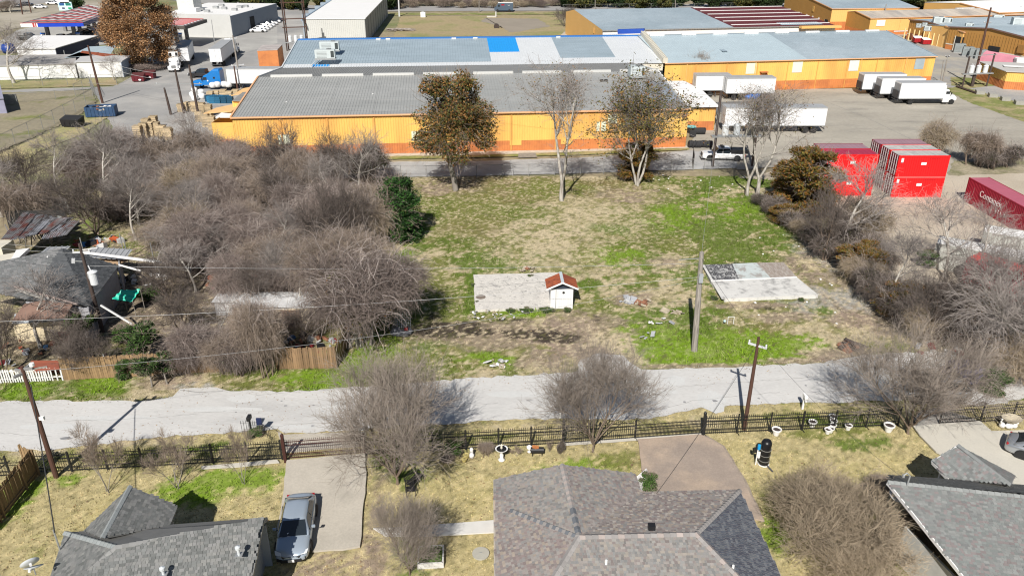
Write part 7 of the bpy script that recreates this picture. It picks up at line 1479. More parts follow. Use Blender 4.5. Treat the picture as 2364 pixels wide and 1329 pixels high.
for d_ in (d1, d2): o = MB().lathe([(.02, 0), (.28, 0), (.28, .02), (.02, .02)], 12, (.4, -1.0, .8), 'y').build('round_sticker', WH, d_); o.scale = (1, 1, .6)
RB_ = M('red_bin', (.36, .015, .02), .6, .1); dumpster('red bin with white bags, left of the pair by the yellow bollards', 2120, 100, R(0), RB_, WH, (2.2, 1.4, 1.5)); dumpster('red bin with white bags, right of the pair by the yellow bollards', 2141, 104, R(0), RB_, WH, (2.4, 1.5, 1.5))
dumpster('black lidless bin under the bare shrubs by the straw verge', 165, 295, R(-8), m_black, M('black_lid', (.03, .03, .03), .5), (3.0, 1.6, 1.5))
t = thing('skip', 'long blue open skip full of rubbish at the foot of the tall brown pole', 'skip', P(237, 268), R(12)); SB = M('skip_blue', (.03, .07, .15), .6, .2, 2)
for x_, y_, w_, d_ in ((0, -1.1, 4.6, .08), (0, 1.1, 4.6, .08), (-2.3, 0, .08, 2.2), (2.3, 0, .08, 2.2)): MB().box(x_, y_, .95, w_, d_, 1.6).build('side', SB, t)
for k in range(8): MB().box(-2+k*.57, -1.17, .95, .08, .08, 1.5).build('rib', SB, t)
MB().box(0, 0, .3, 4.6, 2.2, .2).build('floor', SB, t); t2_ = rubble('heap of bags and boards inside the blue skip', 237, 268, 26, 1.9, [WH, ZT, ZG, ZB, m_black], 12, (.4, 1.0), flat=.7); t2_.location = t.location+Vector((0, 0, 1.25))
for k, (px, py) in enumerate(((2213, 122), (2232, 130), (2248, 134), (2262, 137))): hvac(['leftmost', 'second', 'third', 'rightmost'][k]+' grey cooling unit on yellow legs in front of the ochre gable', P(px, py), R(-20), (2.4, 1.4, 1.9), 'cooling units before the ochre gable', M('unit_dark_grey', (.25, .28, .28), .6))
for k, (px, py, z, s_) in enumerate(((2165, 55, 5, 2.6), (2186, 54, 5, 2), (2302, 50, 4, 2.6), (2350, 60, 5.5, 3.2), (2120, 64, 5, 1.2), (2134, 62, 5, 1.2), (2140, 72, 4.8, 1.6), (2236, 66, 4.8, 1.8))): hvac(['large', 'squarish', 'wall side', 'big right hand', 'tiny left', 'tiny second', 'low pale', 'flat pale'][k]+' rooftop unit on the slate roofs at the top right', P(px, py, z), R(-15), (s_, s_*.7, s_*.55))
# tent and tank at right
t = thing('pink_tent', 'long faded pink tarpaulin tunnel beside the ochre gable', 'tent', P(2255, 142)); o = t.location; PT = M('pink_tarp', (.62, .25, .31), .8, .1, .5)
a_, b_ = P(2255, 147)-o, P(2330, 162)-o; n_ = Vector((-(b_-a_).y, (b_-a_).x, 0)).normalized()*4; mb = MB()
for k in range(6): mb.slab([a_+n_*(k/6)+Vector((0, 0, 2.8*math.sin(math.pi*k/6))), b_+n_*(k/6)+Vector((0, 0, 2.8*math.sin(math.pi*k/6))), b_+n_*((k+1)/6)+Vector((0, 0, 2.8*math.sin(math.pi*(k+1)/6))), a_+n_*((k+1)/6)+Vector((0, 0, 2.8*math.sin(math.pi*(k+1)/6)))], .04)
mb.build('cover', PT, t)
for e in (a_, b_): MB().slab([e+n_*(k/6)+Vector((0, 0, 2.7*math.sin(math.pi*k/6))) for k in range(7)], .05).build('end_cover', PT, t)
q = P(2352, 165); t = thing('white_tank_trailer', 'white rounded trailer body at the right edge beside the pink tunnel', 'trailer', q, R(-15)); MB().box(2, 1, 1.5, 6, 2.4, 2.4).build('box_body', WH, t, bevel=.3); wheel(t, 1, -.2, .4); wheel(t, 2, -.2, .4)
# concrete blocks on the right parking
bl = None
for k, (px, py) in enumerate(((2262, 218), (2292, 225), (2321, 233), (2353, 242))):
    l_ = ['first', 'second', 'third', 'fourth'][k]+' concrete block pair from the left on the grass edge of the right parking'
    if bl is None:
        bl = t = thing('concrete_block', l_, 'concrete block', P(px, py), R(-10), 'concrete blocks along the right parking')
        MB().box(0, 0, .35, 1.5, .7, .7).build('block', M('block_grey', (.33, .32, .29), .9, .15, 2), t, bevel=.03); MB().box(.2, .9, .35, 1.5, .7, .7).build('block', M('block_grey', (.33, .32, .29)), t, bevel=.03)
    else: dup(bl, P(px, py), R(-10), l_)
t = thing('fallen_log_pole', 'dark pole lying on the ground below the right transformer rack', 'pole', P(2208, 202)); MB().tube([(0, 0, .2), tuple(P(2255, 218)-P(2208, 202)+Vector((0, 0, .2)))], .22, 8).build('shaft', WOODD, t)
# far field things
t = thing('brush_pile', 'heap of grey cut branches on the far grass field', 'branch pile', P(925, 72)); rg = random.Random(2); mb = MB()
for k in range(60): x_, y_ = rg.uniform(-3, 3), rg.uniform(-1, 1); mb.tube([(x_-1.6, y_+rg.uniform(0, .6), rg.uniform(.1, .7)), (x_+1.6, y_-rg.uniform(0, .6), rg.uniform(.1, .7))], .07, 4, False)
mb.build('branches', M('grey_branch', (.30, .26, .23), .9, .2, 2), t, kind='stuff')
t = thing('utility_box', 'small white utility box on the far road verge', 'utility box', P(977, 40)); MB().box(0, 0, .8, 1.6, 1.2, 1.6).build('cabinet', WH, t); MB().box(0, 0, 1.8, .7, .7, .5).build('vent', STL, t)
t = thing('white_pipes', 'white pipe stack standing at the verge beyond the warehouse', 'pipe', P(1145, 40)); MB().tube([(0, 0, 0), (0, 0, 1.8)], .15, 8).build('pipe', WH, t); MB().box(-1.5, 0, .15, 3, 1.5, .3).build('footing', m_conc2, t)
t = thing('culvert', 'dark culvert mouth in the far grass field', 'culvert', P(1146, 66)); MB().lathe([(.5, 0), (.8, 0), (.8, 1.2), (.5, 1.2)], 14, (0, 0, .5), 'y').build('pipe_ring', M('dark_soil', (.06, .045, .04)), t); MB().lathe([(.02, .1), (.5, .1), (.5, .2), (.02, .2)], 12, (0, 0, .5), 'y').build('opening', m_dark, t)
# junk in the left yards
MIX = [ZG, GRW, ZG, m_black, ZB, ZT, ZB, M('junk_blue', (.04, .16, .36), .6), M('junk_red', (.22, .025, .03), .6), m_black, M('junk_orange', (.42, .09, .03), .6)]
rubble('heap of bicycles and coloured junk behind the carport', 222, 560, 40, 2.6, MIX, 41, (.2, .8), flat=.8); rubble('junk heap with wheels in the clearing under the thicket', 560, 650, 44, 3.4, MIX, 42, (.2, 1.0), flat=.7); rubble('boards and white bins beside the dark roofed house', 318, 650, 26, 2.4, [WH, ZT, m_black, ZG], 43, (.3, 1.0), flat=.8); rubble('coloured junk behind the brown plank fence', 735, 790, 30, 2.8, MIX, 44, (.2, .9), flat=.7); rubble('scattered belongings in front of the cream cottage', 85, 815, 26, 4.0, MIX, 45, (.15, .6), flat=.6); rubble('white and red litter where the street ends at the right', 2210, 815, 30, 3.0, [WH, ZG, M('junk_red', (.40, .03, .04)), ZT], 46, (.2, .8), flat=.6)
t = thing('safety_cone', 'orange plastic cone in the junk heap behind the carport', 'cone', P(228, 568)); MB().lathe([(.2, 0), (.2, .05), (.15, .05), (.04, .75), (.01, .76)], 12).build('cone_body', M('junk_orange', (.65, .12, .03)), t); MB().box(0, 0, .02, .42, .42, .04).build('cone_base', m_black, t)
t = thing('green_tarp', 'bright turquoise green tarpaulin draped over a frame beside the dark roofed house', 'tarpaulin', P(290, 700)); n = 18; V_ = []; rg = random.Random(3)
a_, b_, c_, d_ = [P(*x)-P(290, 700) for x in ((258, 690, 1.7), (306, 694, 1.4), (324, 668, 2.0), (282, 668, 2.2))]
for j in range(n+1):
    for i in range(n+1):
        u, v = i/n, j/n; p = a_.lerp(b_, u).lerp(d_.lerp(c_, u), v); p.z += .09*math.sin(v*16+u*5+math.sin(u*7))*(.5+.5*math.sin(u*3.1))-.35*math.sin(math.pi*u)*.4*(1-v); V_.append(tuple(p))
link_mesh('tarp_sheet', fast_mesh('tarp_sheet', V_, [(j*(n+1)+i, j*(n+1)+i+1, (j+1)*(n+1)+i+1, (j+1)*(n+1)+i) for j in range(n) for i in range(n)], M('tarp_green', (.01, .46, .32), .45, .05), smooth=True), t)
for p in (a_, b_, c_, d_): MB().tube([(p.x, p.y, 0), (p.x, p.y, p.z)], .03, 5).build('prop', WOODG, t)
t = thing('white_beam', 'long white timber leaning over the bushes below the green tarpaulin', 'timber', P(270, 760)); MB().beam(P(232, 704, 2.6)-P(270, 760), P(305, 748, .8)-P(270, 760), .12, .12).build('timber_bar', WH, t)
def shack(label, px, py, w_, d_, h_, m1, m2, rz=0): t = thing('shack', label, 'shed', P(px, py), rz); MB().box(0, d_/2, h_/2, w_, d_, h_).build('wall', m1, t); MB().box(0, d_/2, h_+.05, w_+.3, d_+.3, .1).build('roof', m2, t); MB().box(w_*.2, -.02, h_*.4, w_*.25, .05, h_*.8).build('door', M('door_brown', (.2, .12, .08), .8), t); return t
shack('low cream sided shack half hidden by the thicket behind the plank fence', 640, 745, 6.5, 2.5, 1.5, M('cream_boards', (.62, .52, .38), .85, .15, 2), M('pale_roof', (.60, .60, .60), .7, .2, 1)); shack('small white topped box shed left of the cream shack in the thicket', 535, 728, 2.6, 1.6, 1.3, M('white_boards', (.6, .6, .6), .7, .15, 2), M('pale_roof', (.60, .60, .60)))
t = thing('blue_tarp', 'crumpled bright blue tarpaulin on a load beside the rack pole', 'tarpaulin', P(1740, 230)); mb = MB()
for k, (x_, z_, r_) in enumerate(((-1.1, .5, .6), (0, .6, .7), (.6, .9, .6), (-.6, 1.0, .5), (.2, 1.5, .5))): mb.lathe([(.05, -r_*.8), (r_*.8, -r_*.5), (r_, 0), (r_*.7, r_*.6), (.05, r_*.8)], 8, (x_, 0, z_))
mb.build('tarp_folds', M('tarp_blue', (.01, .17, .62), .5, .15, 4), t)
t = thing('blue_tank', 'large deep blue rounded tank behind the bare tree at the left edge', 'tank', P(22, 122)); MB().lathe([(.05, 0), (1.4, .1), (1.6, 1), (1.3, 2), (.05, 2.4)], 14).build('tank_body', M('deep_blue_tank', (.015, .05, .25), .4), t, smooth=True); MB().lathe([(.3, 2.35), (.3, 2.6), (.05, 2.62)], 10).build('tank_cap', m_black, t)
t = thing('blue_sheet_car', 'vehicle under a dark blue cover at the end of the street by the right bushes', 'car cover', P(2222, 880)); MB().hexa([(-1.3, -.9, 0), (1.3, -.9, 0), (1.3, .9, 0), (-1.3, .9, 0), (-1.1, -.75, 1.4), (1.1, -.75, 1.5), (1.1, .75, 1.5), (-1.1, .75, 1.4)]).build('cover_cloth', M('navy_cover', (.012, .03, .17), .6, .15, 3), t, bevel=.12); MB().box(0, -1.0, .25, 2.2, .1, .3).build('lower_body', m_black, t)
t = thing('pole_wrap', 'grey bags and a red bucket on the lot by the twin trunk tree', 'rubbish bags', P(925, 775)); mb = MB()
for k in range(6): mb.lathe([(.05, 0), (.35, .1), (.4, .3), (.2, .55), (.05, .6)], 8, (random.uniform(-.7, .7), random.uniform(-.4, .4), 0))
mb.build('bags', M('bag_grey', (.2, .2, .22), .5, .3, 4), t); MB().box(.5, -.1, .7, .3, .2, .25).build('red_bucket', M('junk_red', (.40, .03, .04)), t)
t = thing('net_screen', 'tall translucent grey net sheet hanging beside the twin trunk tree', 'net', P(932, 765)); mb = MB()
for k in range(9): mb.beam((-.6+k*.15, 0, .3), (-.55+k*.15, .1, 5.0), .02, .02)
for k in range(30): mb.beam((-.6, 0, .4+k*.15), (.65, .1, .45+k*.15), .018, .018)
mb.build('net_mesh', M('net_grey', (.42, .44, .46), .7), t, kind='stuff'); MB().tube([(-.7, 0, 0), (-.6, .1, 5.0)], .05, 6).build('net_post', WOODG, t)

# ================================================================ VEGETATION
def nrm(a): return a/np.maximum(1e-9, np.linalg.norm(a, axis=-1, keepdims=True))
class Veg:
    """branching plants grown level by level; every branch a tapered many sided tube"""
    def __init__(s, seed): s.r = np.random.default_rng(seed)
    def grow(s, P0, D, L, R0, R1, k, wob, up, drop=0.0):
        n = len(P0); pts = [P0]; d = nrm(D); p = P0; st = (L/k)[:, None]
        for i in range(k):
            d = nrm(d+s.r.normal(0, wob, (n, 3))+np.array([0, 0, 1.0])*(up-drop*(i+1)/k)); p = p+d*st; pts.append(p)
        T = np.linspace(0, 1, k+1)[None, :]; rad = R0[:, None]*(1-T)+R1[:, None]*T
        return np.stack(pts, 1), rad
    def kids(s, B, n, t0, t1, ang, jit=.3):
        pts, rad = B; m, k1, _ = pts.shape; idx = np.repeat(np.arange(m), n); t = s.r.uniform(t0, t1, len(idx)); f = t*(k1-1); i = np.minimum(k1-2, f.astype(int)); u = (f-i)[:, None]
        a = pts[idx, i]; b = pts[idx, i+1]; P0 = a*(1-u)+b*u; d = nrm(b-a); q = nrm(np.cross(d, s.r.normal(0, 1, (len(idx), 3)))); A = ang*(1+s.r.normal(0, jit, len(idx)))[:, None]
        r0 = (rad[idx, i]*(1-u[:, 0])+rad[idx, i+1]*u[:, 0]); return P0, d*np.cos(A)+q*np.sin(A), r0, t, idx
def tubes(blist):
    """[(pts, rad, sides)] -> V, F"""
    VV = []; FF = []; o = 0
    for pts, rad, ns in blist:
        n, k1, _ = pts.shape; d = nrm(pts[:, -1]-pts[:, 0]); ref = np.where(np.abs(d[:, 2:3]) < .9, np.array([[0, 0, 1.]]), np.array([[1., 0, 0]])); x = nrm(np.cross(d, ref)); y = np.cross(d, x)
        a = np.arange(ns)*2*np.pi/ns; ring = x[:, None, :]*np.cos(a)[None, :, None]+y[:, None, :]*np.sin(a)[None, :, None]
        v = pts[:, :, None, :]+ring[:, None, :, :]*rad[:, :, None, None]; VV.append(v.reshape(-1, 3))
        b = (np.arange(n)*k1*ns)[:, None, None]+(np.arange(k1-1)*ns)[None, :, None]+np.arange(ns)[None, None, :]; b2 = (np.arange(n)*k1*ns)[:, None, None]+(np.arange(k1-1)*ns)[None, :, None]+((np.arange(ns)+1) % ns)[None, None, :]
        FF.append(np.stack([b, b2, b2+ns, b+ns], -1).reshape(-1, 4)+o); o += n*k1*ns
    return np.concatenate(VV), np.concatenate(FF)
def leaf_quads(r, c, size, flat=.5):
    n = len(c); a = nrm(r.normal(0, 1, (n, 3))); b = nrm(np.cross(a, r.normal(0, 1, (n, 3)))); s_ = (size*r.uniform(.6, 1.4, n))[:, None]
    v = np.stack([c-a*s_, c+b*s_*flat, c+a*s_, c-b*s_*flat], 1); return v.reshape(-1, 3), np.arange(n*4).reshape(-1, 4)
BARK = {'grey': M('grey_bark', (.26, .235, .205), .9, .2, 3, stretch=(4, 4, .8)), 'white': M('white_bark', (.47, .44, .39), .85, .2, 2.5, stretch=(4, 4, .8), col2=(.25, .22, .19), s2=1.2), 'brown': M('brown_bark', (.19, .145, .11), .9, .2, 3, stretch=(4, 4, .8)), 'dark': M('dark_bark', (.10, .08, .068), .9, .2, 3)}
TW_ = {'grey': M('grey_twigs', (.26, .23, .21), .9, .3, 1.3, rnd=.2), 'tan': M('tan_twigs', (.26, .22, .185), .9, .25, 1, rnd=.1), 'vine': M('pale_vines', (.36, .31, .28), .9, .25, 1, rnd=.1), 'brown': M('brown_twigs', (.27, .215, .17), .9, .3, 1.3, rnd=.12), 'mauve': M('mauve_grey_twigs', (.225, .18, .158), .9, .38, 1.3, rnd=.25), 'dark': M('dark_twigs', (.12, .098, .085), .9, .2, .5, rnd=.15), 'red': M('reddish_twigs', (.235, .14, .11), .9, .15, .5), 'straw': M('straw_twigs', (.34, .275, .195), .9, .25, 1, rnd=.1)}
def leafm(nm): return M(nm, (1, 1, 1), .75, .06, 2, attr='Col', spec=.25)
def finish(name, trunk, crown, bark, twig, leaves=None, lname='leaf_colours'):
    """prototype: dict of meshes"""
    d = {}; V_, F_ = tubes(trunk); d['trunk'] = fast_mesh(name+'_trunk', V_, F_, bark, smooth=True)
    if crown: V_, F_ = tubes(crown); d['crown'] = fast_mesh(name+'_twigs', V_, F_, twig)
    if leaves:
        V2, F2, C2 = leaves; d['leaves'] = fast_mesh(name+'_leaves', V2, F2, leafm(lname), {'Col': ('CORNER', np.repeat(np.concatenate([C2, np.ones((len(C2), 1))], 1)[:, None, :], 4, 1).reshape(-1, 4))})
    allv = np.concatenate([tubes(trunk)[0]]+([tubes(crown)[0]] if crown else [])+([leaves[0]] if leaves else [])); q = lambda a, p: float(np.quantile(a, p))
    d['h'] = q(allv[:, 2], .995); d['w'] = max(q(allv[:, 0], .985)-q(allv[:, 0], .015), q(allv[:, 1], .985)-q(allv[:, 1], .015)); return d
def pick(r, pal, n, c=None):
    pal = np.array(pal); C = pal[r.integers(len(pal), size=n)]*r.uniform(.75, 1.25, (n, 1))
    return C

def bare(seed, H=9, stems=3, spread=.5, n1=7, n2=8, n3=7, n4=5, l=(.62, .5, .30, .17, .09), r=.14, up=.12, t0=.25, low=.0, a=(.5, .6, .65, .7), bark='grey', twig='grey', thin=.011, leaves=0, lp=None, ls=.1, drop=0.0, trunkh=0.0, wob=.12):
    g = Veg(seed); R_ = g.r
    P0 = np.zeros((stems, 3)); P0[:, :2] = R_.normal(0, .12, (stems, 2)); D = np.stack([R_.normal(0, spread, stems), R_.normal(0, spread, stems), np.ones(stems)], 1)
    if stems > 1: an = np.arange(stems)*2*np.pi/stems+R_.uniform(0, 1); D[:, 0] = np.cos(an)*spread; D[:, 1] = np.sin(an)*spread
    T = []; 
    if trunkh:
        tp, tr = g.grow(np.zeros((1, 3)), np.array([[R_.normal(0, .05), R_.normal(0, .05), 1.]]), np.array([trunkh*H]), np.array([r*1.5]), np.array([r*1.05]), 5, .04, .1); T.append((tp, tr, 8)); P0 = P0*.3+tp[0, -1]
    L0 = H*l[0]*R_.uniform(.85, 1.15, stems); B0 = g.grow(P0, D, L0, np.full(stems, r), np.full(stems, r*.35), 7, wob*.7, up); T.append((*B0, 7))
    p, d, r0, t, _ = g.kids(B0, n1, t0, 1, a[0]); B1 = g.grow(p, d, H*l[1]*(1.15-.6*t)*R_.uniform(.7, 1.2, len(p)), r0*.6, r0*.22, 5, wob, up); T.append((*B1, 5))
    p, d, r0, t, _ = g.kids(B1, n2, .2, 1, a[1]); B2 = g.grow(p, d, H*l[2]*(1.15-.5*t)*R_.uniform(.7, 1.2, len(p)), np.maximum(r0*.55, thin*1.3), np.maximum(r0*.2, thin), 4, wob*1.2, up*.8, drop); C = [(*B2, 4)]
    p, d, r0, t, _ = g.kids(B2, n3, .2, 1, a[2]); B3 = g.grow(p, d, H*l[3]*R_.uniform(.6, 1.3, len(p)), np.full(len(p), thin*1.25), np.full(len(p), thin*.8), 2, wob*1.5, up*.8, drop); C.append((*B3, 3))
    if n4: p, d, r0, t, _ = g.kids(B3, n4, .2, 1, a[3]); B4 = g.grow(p, d, H*l[4]*R_.uniform(.6, 1.4, len(p)), np.full(len(p), thin), np.full(len(p), thin*.5), 1, wob*2, up*.6, drop); C.append((*B4, 3))
    lv = None
    if leaves:
        src = C[-1][0].reshape(-1, 3); c = src[R_.integers(len(src), size=leaves)]+R_.normal(0, ls*1.5, (leaves, 3)); V2, F2 = leaf_quads(R_, c, ls); lv = (V2, F2, pick(R_, lp, leaves))
    return finish('tree', T, C, BARK[bark], TW_[twig], lv)
def mound(seed, H=6, W=6, n=3600, lm=1.4, twig='mauve', bark='brown', thin=.013, stems=5, droop=.55, leaves=0, lp=None, ls=.12, lumps=7, inner=.45, zl=.38, hang=.9):
    """vine smothered crown: arching twigs over a lumpy dome"""
    g = Veg(seed); R_ = g.r; T = []
    an = R_.uniform(0, 6.28, stems); D = np.stack([np.cos(an)*.35, np.sin(an)*.35, np.ones(stems)], 1); B0 = g.grow(R_.normal(0, .4, (stems, 3))*[1, 1, 0], D, np.full(stems, H*.8), np.full(stems, .11), np.full(stems, .04), 6, .12, .05); T.append((*B0, 6))
    p, d, r0, t, _ = g.kids(B0, 8, .3, 1, .8); B1 = g.grow(p, d, np.full(len(p), W*.35)*R_.uniform(.7, 1.3, len(p)), r0*.5, r0*.15, 4, .15, .05); T.append((*B1, 4))
    lc = np.stack([R_.uniform(-.33, .33, lumps)*W, R_.uniform(-.33, .33, lumps)*W, R_.uniform(zl, .78, lumps)*H], 1); lr = R_.uniform(.20, .34, lumps)*W
    i = R_.integers(lumps, size=n); q = nrm(R_.normal(0, 1, (n, 3))*[1, 1, .9]); q[:, 2] = np.abs(q[:, 2])*.9-.25*R_.random(n); rr = lr[i]*(1-inner*R_.random(n)**1.5); p = lc[i]+q*rr[:, None]*[1, 1, .8]; p[:, 2] = np.maximum(p[:, 2], .2)
    dd = nrm(q*.6+R_.normal(0, .55, (n, 3))+[0, 0, .35]); B = g.grow(p, dd, lm*R_.uniform(.4, 1.3, n), np.full(n, thin*1.2), np.full(n, thin*.6), 4, .22, .1, droop); C = [(*B, 3)]
    m = n//5; j = R_.integers(lumps, size=m); p = lc[j]+nrm(R_.normal(0, 1, (m, 3)))*lr[j][:, None]*.85; p[:, 2] = np.clip(p[:, 2], .8, None); B = g.grow(p, np.tile([0, 0, -.2], (m, 1))+R_.normal(0, .4, (m, 3)), p[:, 2]*R_.uniform(.3, hang, m), np.full(m, thin*1.1), np.full(m, thin*.8), 3, .15, -.35); C.append((*B, 3))
    p, d, r0, t, _ = g.kids((C[0][0][:n//2], C[0][1][:n//2]), 2, .3, 1, .8); B = g.grow(p, d, .45*R_.uniform(.4, 1.3, len(p)), np.full(len(p), thin*.9), np.full(len(p), thin*.5), 1, .2, .1); C.append((*B, 3))
    lv = None
    if leaves:
        i = R_.integers(lumps, size=leaves); q = nrm(R_.normal(0, 1, (leaves, 3))); q[:, 2] = np.abs(q[:, 2])-.2; c = lc[i]+q*(lr[i]*R_.uniform(.5, 1.02, leaves))[:, None]*[1, 1, .85]; c[:, 2] = np.maximum(c[:, 2], .15); V2, F2 = leaf_quads(R_, c, ls); lv = (V2, F2, pick(R_, lp, leaves))
    m = 200; i = R_.integers(lumps, size=m); q = nrm(R_.normal(0, 1, (m, 3))); q[:, 2] = np.abs(q[:, 2]); p = lc[i]+q*lr[i][:, None]*[.9, .9, .75]; B = g.grow(p, q+R_.normal(0, .8, (m, 3))+[0, 0, .4], W*R_.uniform(.2, .42, m), np.full(m, thin*1.25), np.full(m, thin*.7), 6, .2, .1, droop*.8)
    d = finish('mound', T, C, BARK[bark], TW_[twig], lv); V_, F_ = tubes([(*B, 3)]); d['vines'] = fast_mesh('vines', V_, F_, TW_['vine']); return d
def leafy(seed, H=6, W=4, n=14000, ls=.13, lp=None, lumps=14, shape='round', bark='brown', trunkh=.2, twigs=500, stems=1):
    g = Veg(seed); R_ = g.r; B0 = g.grow(np.zeros((stems, 3))+R_.normal(0, .15, (stems, 3))*[1, 1, 0], np.tile([0, 0, 1.], (stems, 1))+R_.normal(0, .12, (stems, 3)), np.full(stems, H*.9), np.full(stems, .022*H), np.full(stems, .005*H), 8, .06, .1); T = [(*B0, 8)]
    p, d, r0, t, _ = g.kids(B0, 26, max(.12, trunkh), 1, .9); B1 = g.grow(p, d, W*.5*(1.1-.6*t)*R_.uniform(.7, 1.1, len(p)), r0*.45, r0*.12, 4, .15, .08); T.append((*B1, 4))
    zc = R_.uniform(trunkh, .93, lumps)
    if shape == 'column': wr = .34*np.sin(np.clip((1-zc)*2.3+.35, 0, 1.57))
    elif shape == 'cone': wr = .30*(1-zc)+.06
    elif shape == 'oak': wr = .36*np.sqrt(np.clip(1-((zc-.45)/.58)**2, .03, 1))
    else: wr = .34*np.sqrt(np.clip(1-((zc-.5)/.55)**2, .05, 1))
    an = R_.uniform(0, 6.28, lumps); rad = R_.random(lumps)**.42; lc = np.stack([np.cos(an)*rad*wr*W, np.sin(an)*rad*wr*W, zc*H], 1); lr = W*((.07 if shape == 'oak' else .13)+(.08 if shape == 'oak' else .10)*R_.random(lumps))*np.where(zc > .8, .75, 1)
    i = R_.integers(lumps, size=n); q = nrm(R_.normal(0, 1, (n, 3))); c = lc[i]+q*(lr[i]*R_.uniform(.35, 1.08, n)**.6)[:, None]*[1, 1, .8]; c += R_.normal(0, .05*W/4, c.shape); c[:, 2] = np.maximum(c[:, 2], .1)
    V2, F2 = leaf_quads(R_, c, ls, .6); tone = (.8+.4*R_.random(lumps))[i][:, None]; C2 = pick(R_, lp, n)*tone
    j = R_.integers(lumps, size=twigs); p = lc[j]+R_.normal(0, 1, (twigs, 3))*lr[j][:, None]*.4; B = g.grow(p, nrm(p-lc.mean(0))+R_.normal(0, .3, (twigs, 3)), lr[j]*1.3, np.full(twigs, .015), np.full(twigs, .008), 2, .2, .1)
    return finish('leafy', T, [(*B, 3)], BARK[bark], TW_['brown'], (V2, F2, C2))

def foliage(p, t):
    for k in ('trunk', 'crown', 'leaves', 'vines'):
        if k in p: link_mesh({'crown': 'crown' if 'leaves' not in p else 'branches', 'trunk': 'trunk', 'leaves': 'crown', 'vines': 'vines'}[k], p[k], t)
def plant(proto, label, px, py, top=None, wpx=None, h=None, wd=None, name='bare_tree', cat='tree', group=None, rz=None, z=0.0, jx=0):
    p = P(px, py)
    if h is None: h = HT(px, py, top)*1.0
    if wd is None: wd = wpx/(ppm(px, py)*1.06)
    t = thing(name, label, cat, (p.x, p.y, z-.03), random.uniform(0, 6.28) if rz is None else rz, group); t.scale = (wd/proto['w'], wd/proto['w'], h/proto['h'])
    foliage(proto, t); return t
GR = [(.035, .075, .015), (.05, .10, .02), (.07, .13, .03), (.028, .055, .012)]; GRD = [(.025, .045, .015), (.035, .06, .02), (.05, .075, .022), (.02, .034, .012)]
OAK = [(.11, .10, .03), (.20, .115, .035), (.28, .135, .04), (.075, .09, .024), (.17, .085, .028), (.05, .06, .02)]; AUT = [(.30, .155, .07), (.38, .20, .085), (.22, .115, .05), (.44, .28, .15), (.15, .08, .035)]; OLV = [(.10, .10, .03), (.14, .12, .04), (.07, .08, .025), (.17, .13, .05)]; RUS = [(.18, .105, .02), (.12, .10, .02), (.23, .10, .025), (.08, .075, .018)]

# prototypes
p_vase = [bare(21, 8, 7, .75, 8, 7, 6, 3, l=(.58, .45, .28, .16, .09), r=.07, up=.10, a=(.42, .5, .55, .6), twig='tan', bark='brown', thin=.0072, trunkh=.07, wob=.17), bare(22, 8, 8, .75, 7, 7, 6, 3, l=(.6, .42, .28, .16, .09), r=.065, up=.09, a=(.44, .5, .55, .6), twig='tan', bark='brown', thin=.0072, trunkh=.08, wob=.17)]
p_shrub = bare(24, 6, 12, .95, 7, 6, 4, 3, l=(.6, .42, .26, .15, .09), r=.035, up=.06, a=(.5, .6, .6, .7), twig='straw', bark='brown', thin=.0085, wob=.2)
p_tall = [bare(31, 15, 2, .22, 8, 7, 5, 3, l=(.75, .34, .2, .11, .06), r=.16, up=.10, t0=.3, a=(.6, .6, .65, .7), twig='grey', bark='white', thin=.009, trunkh=.18, leaves=900, lp=RUS, ls=.09), bare(32, 14, 4, .2, 7, 7, 5, 3, l=(.7, .34, .2, .11, .06), r=.12, up=.08, t0=.35, a=(.55, .6, .65, .7), twig='grey', bark='white', thin=.009, leaves=7000, lp=OLV+RUS, ls=.12)]
p_open = [bare(41, 8, 1, .2, 10, 8, 5, 2, l=(.75, .48, .3, .16, .08), r=.15, up=.04, t0=.3, a=(.85, .7, .7, .7), twig='grey', bark='white', thin=.011, trunkh=.1), bare(42, 8, 3, .45, 8, 7, 5, 3, l=(.65, .45, .28, .15, .08), r=.12, up=.06, t0=.25, a=(.7, .7, .7, .7), twig='dark', bark='brown', thin=.013)]
p_crape = bare(51, 4, 4, .28, 6, 6, 5, 3, l=(.75, .35, .2, .12, .07), r=.035, up=.1, t0=.4, a=(.45, .5, .5, .6), twig='brown', bark='grey', thin=.006)
p_limb = bare(61, 12, 3, 1.0, 9, 8, 6, 2, l=(.75, .5, .3, .16, .08), r=.2, up=.02, t0=.2, a=(.5, .55, .6, .7), twig='grey', bark='grey', thin=.014, drop=.15, trunkh=.12)
p_mound = [mound(71, 6, 7, 3600, twig='mauve'), mound(72, 6, 7, 3600, twig='grey', lm=1.6), mound(73, 5.5, 6.5, 3400, twig='brown', lm=1.2), mound(74, 7, 8, 4200, twig='mauve', lm=1.9, thin=.014), mound(75, 5, 6, 3200, twig='straw', lm=1.1, leaves=500, lp=OLV)]
p_dome = mound(76, 6, 7, 3600, twig='mauve', bark='grey', lumps=9, zl=.62, hang=.4, lm=1.3); p_bush = [mound(81, 3, 4, 3000, lm=.7, twig='dark', leaves=3500, lp=OLV+GRD, ls=.09, thin=.012), mound(82, 3, 4, 3200, lm=.8, twig='brown', leaves=900, lp=OLV, ls=.08, thin=.012), mound(83, 3, 4, 3000, lm=.7, twig='dark', leaves=1500, lp=GRD+RUS, ls=.09, thin=.012)]
p_green = leafy(91, 3, 3.2, 9000, .08, GR, 12, trunkh=.12); p_col = leafy(92, 6.5, 4, 26000, .085, [(.018, .05, .012), (.03, .085, .016), (.045, .12, .02), (.013, .032, .01)], 80, 'column', trunkh=.05)
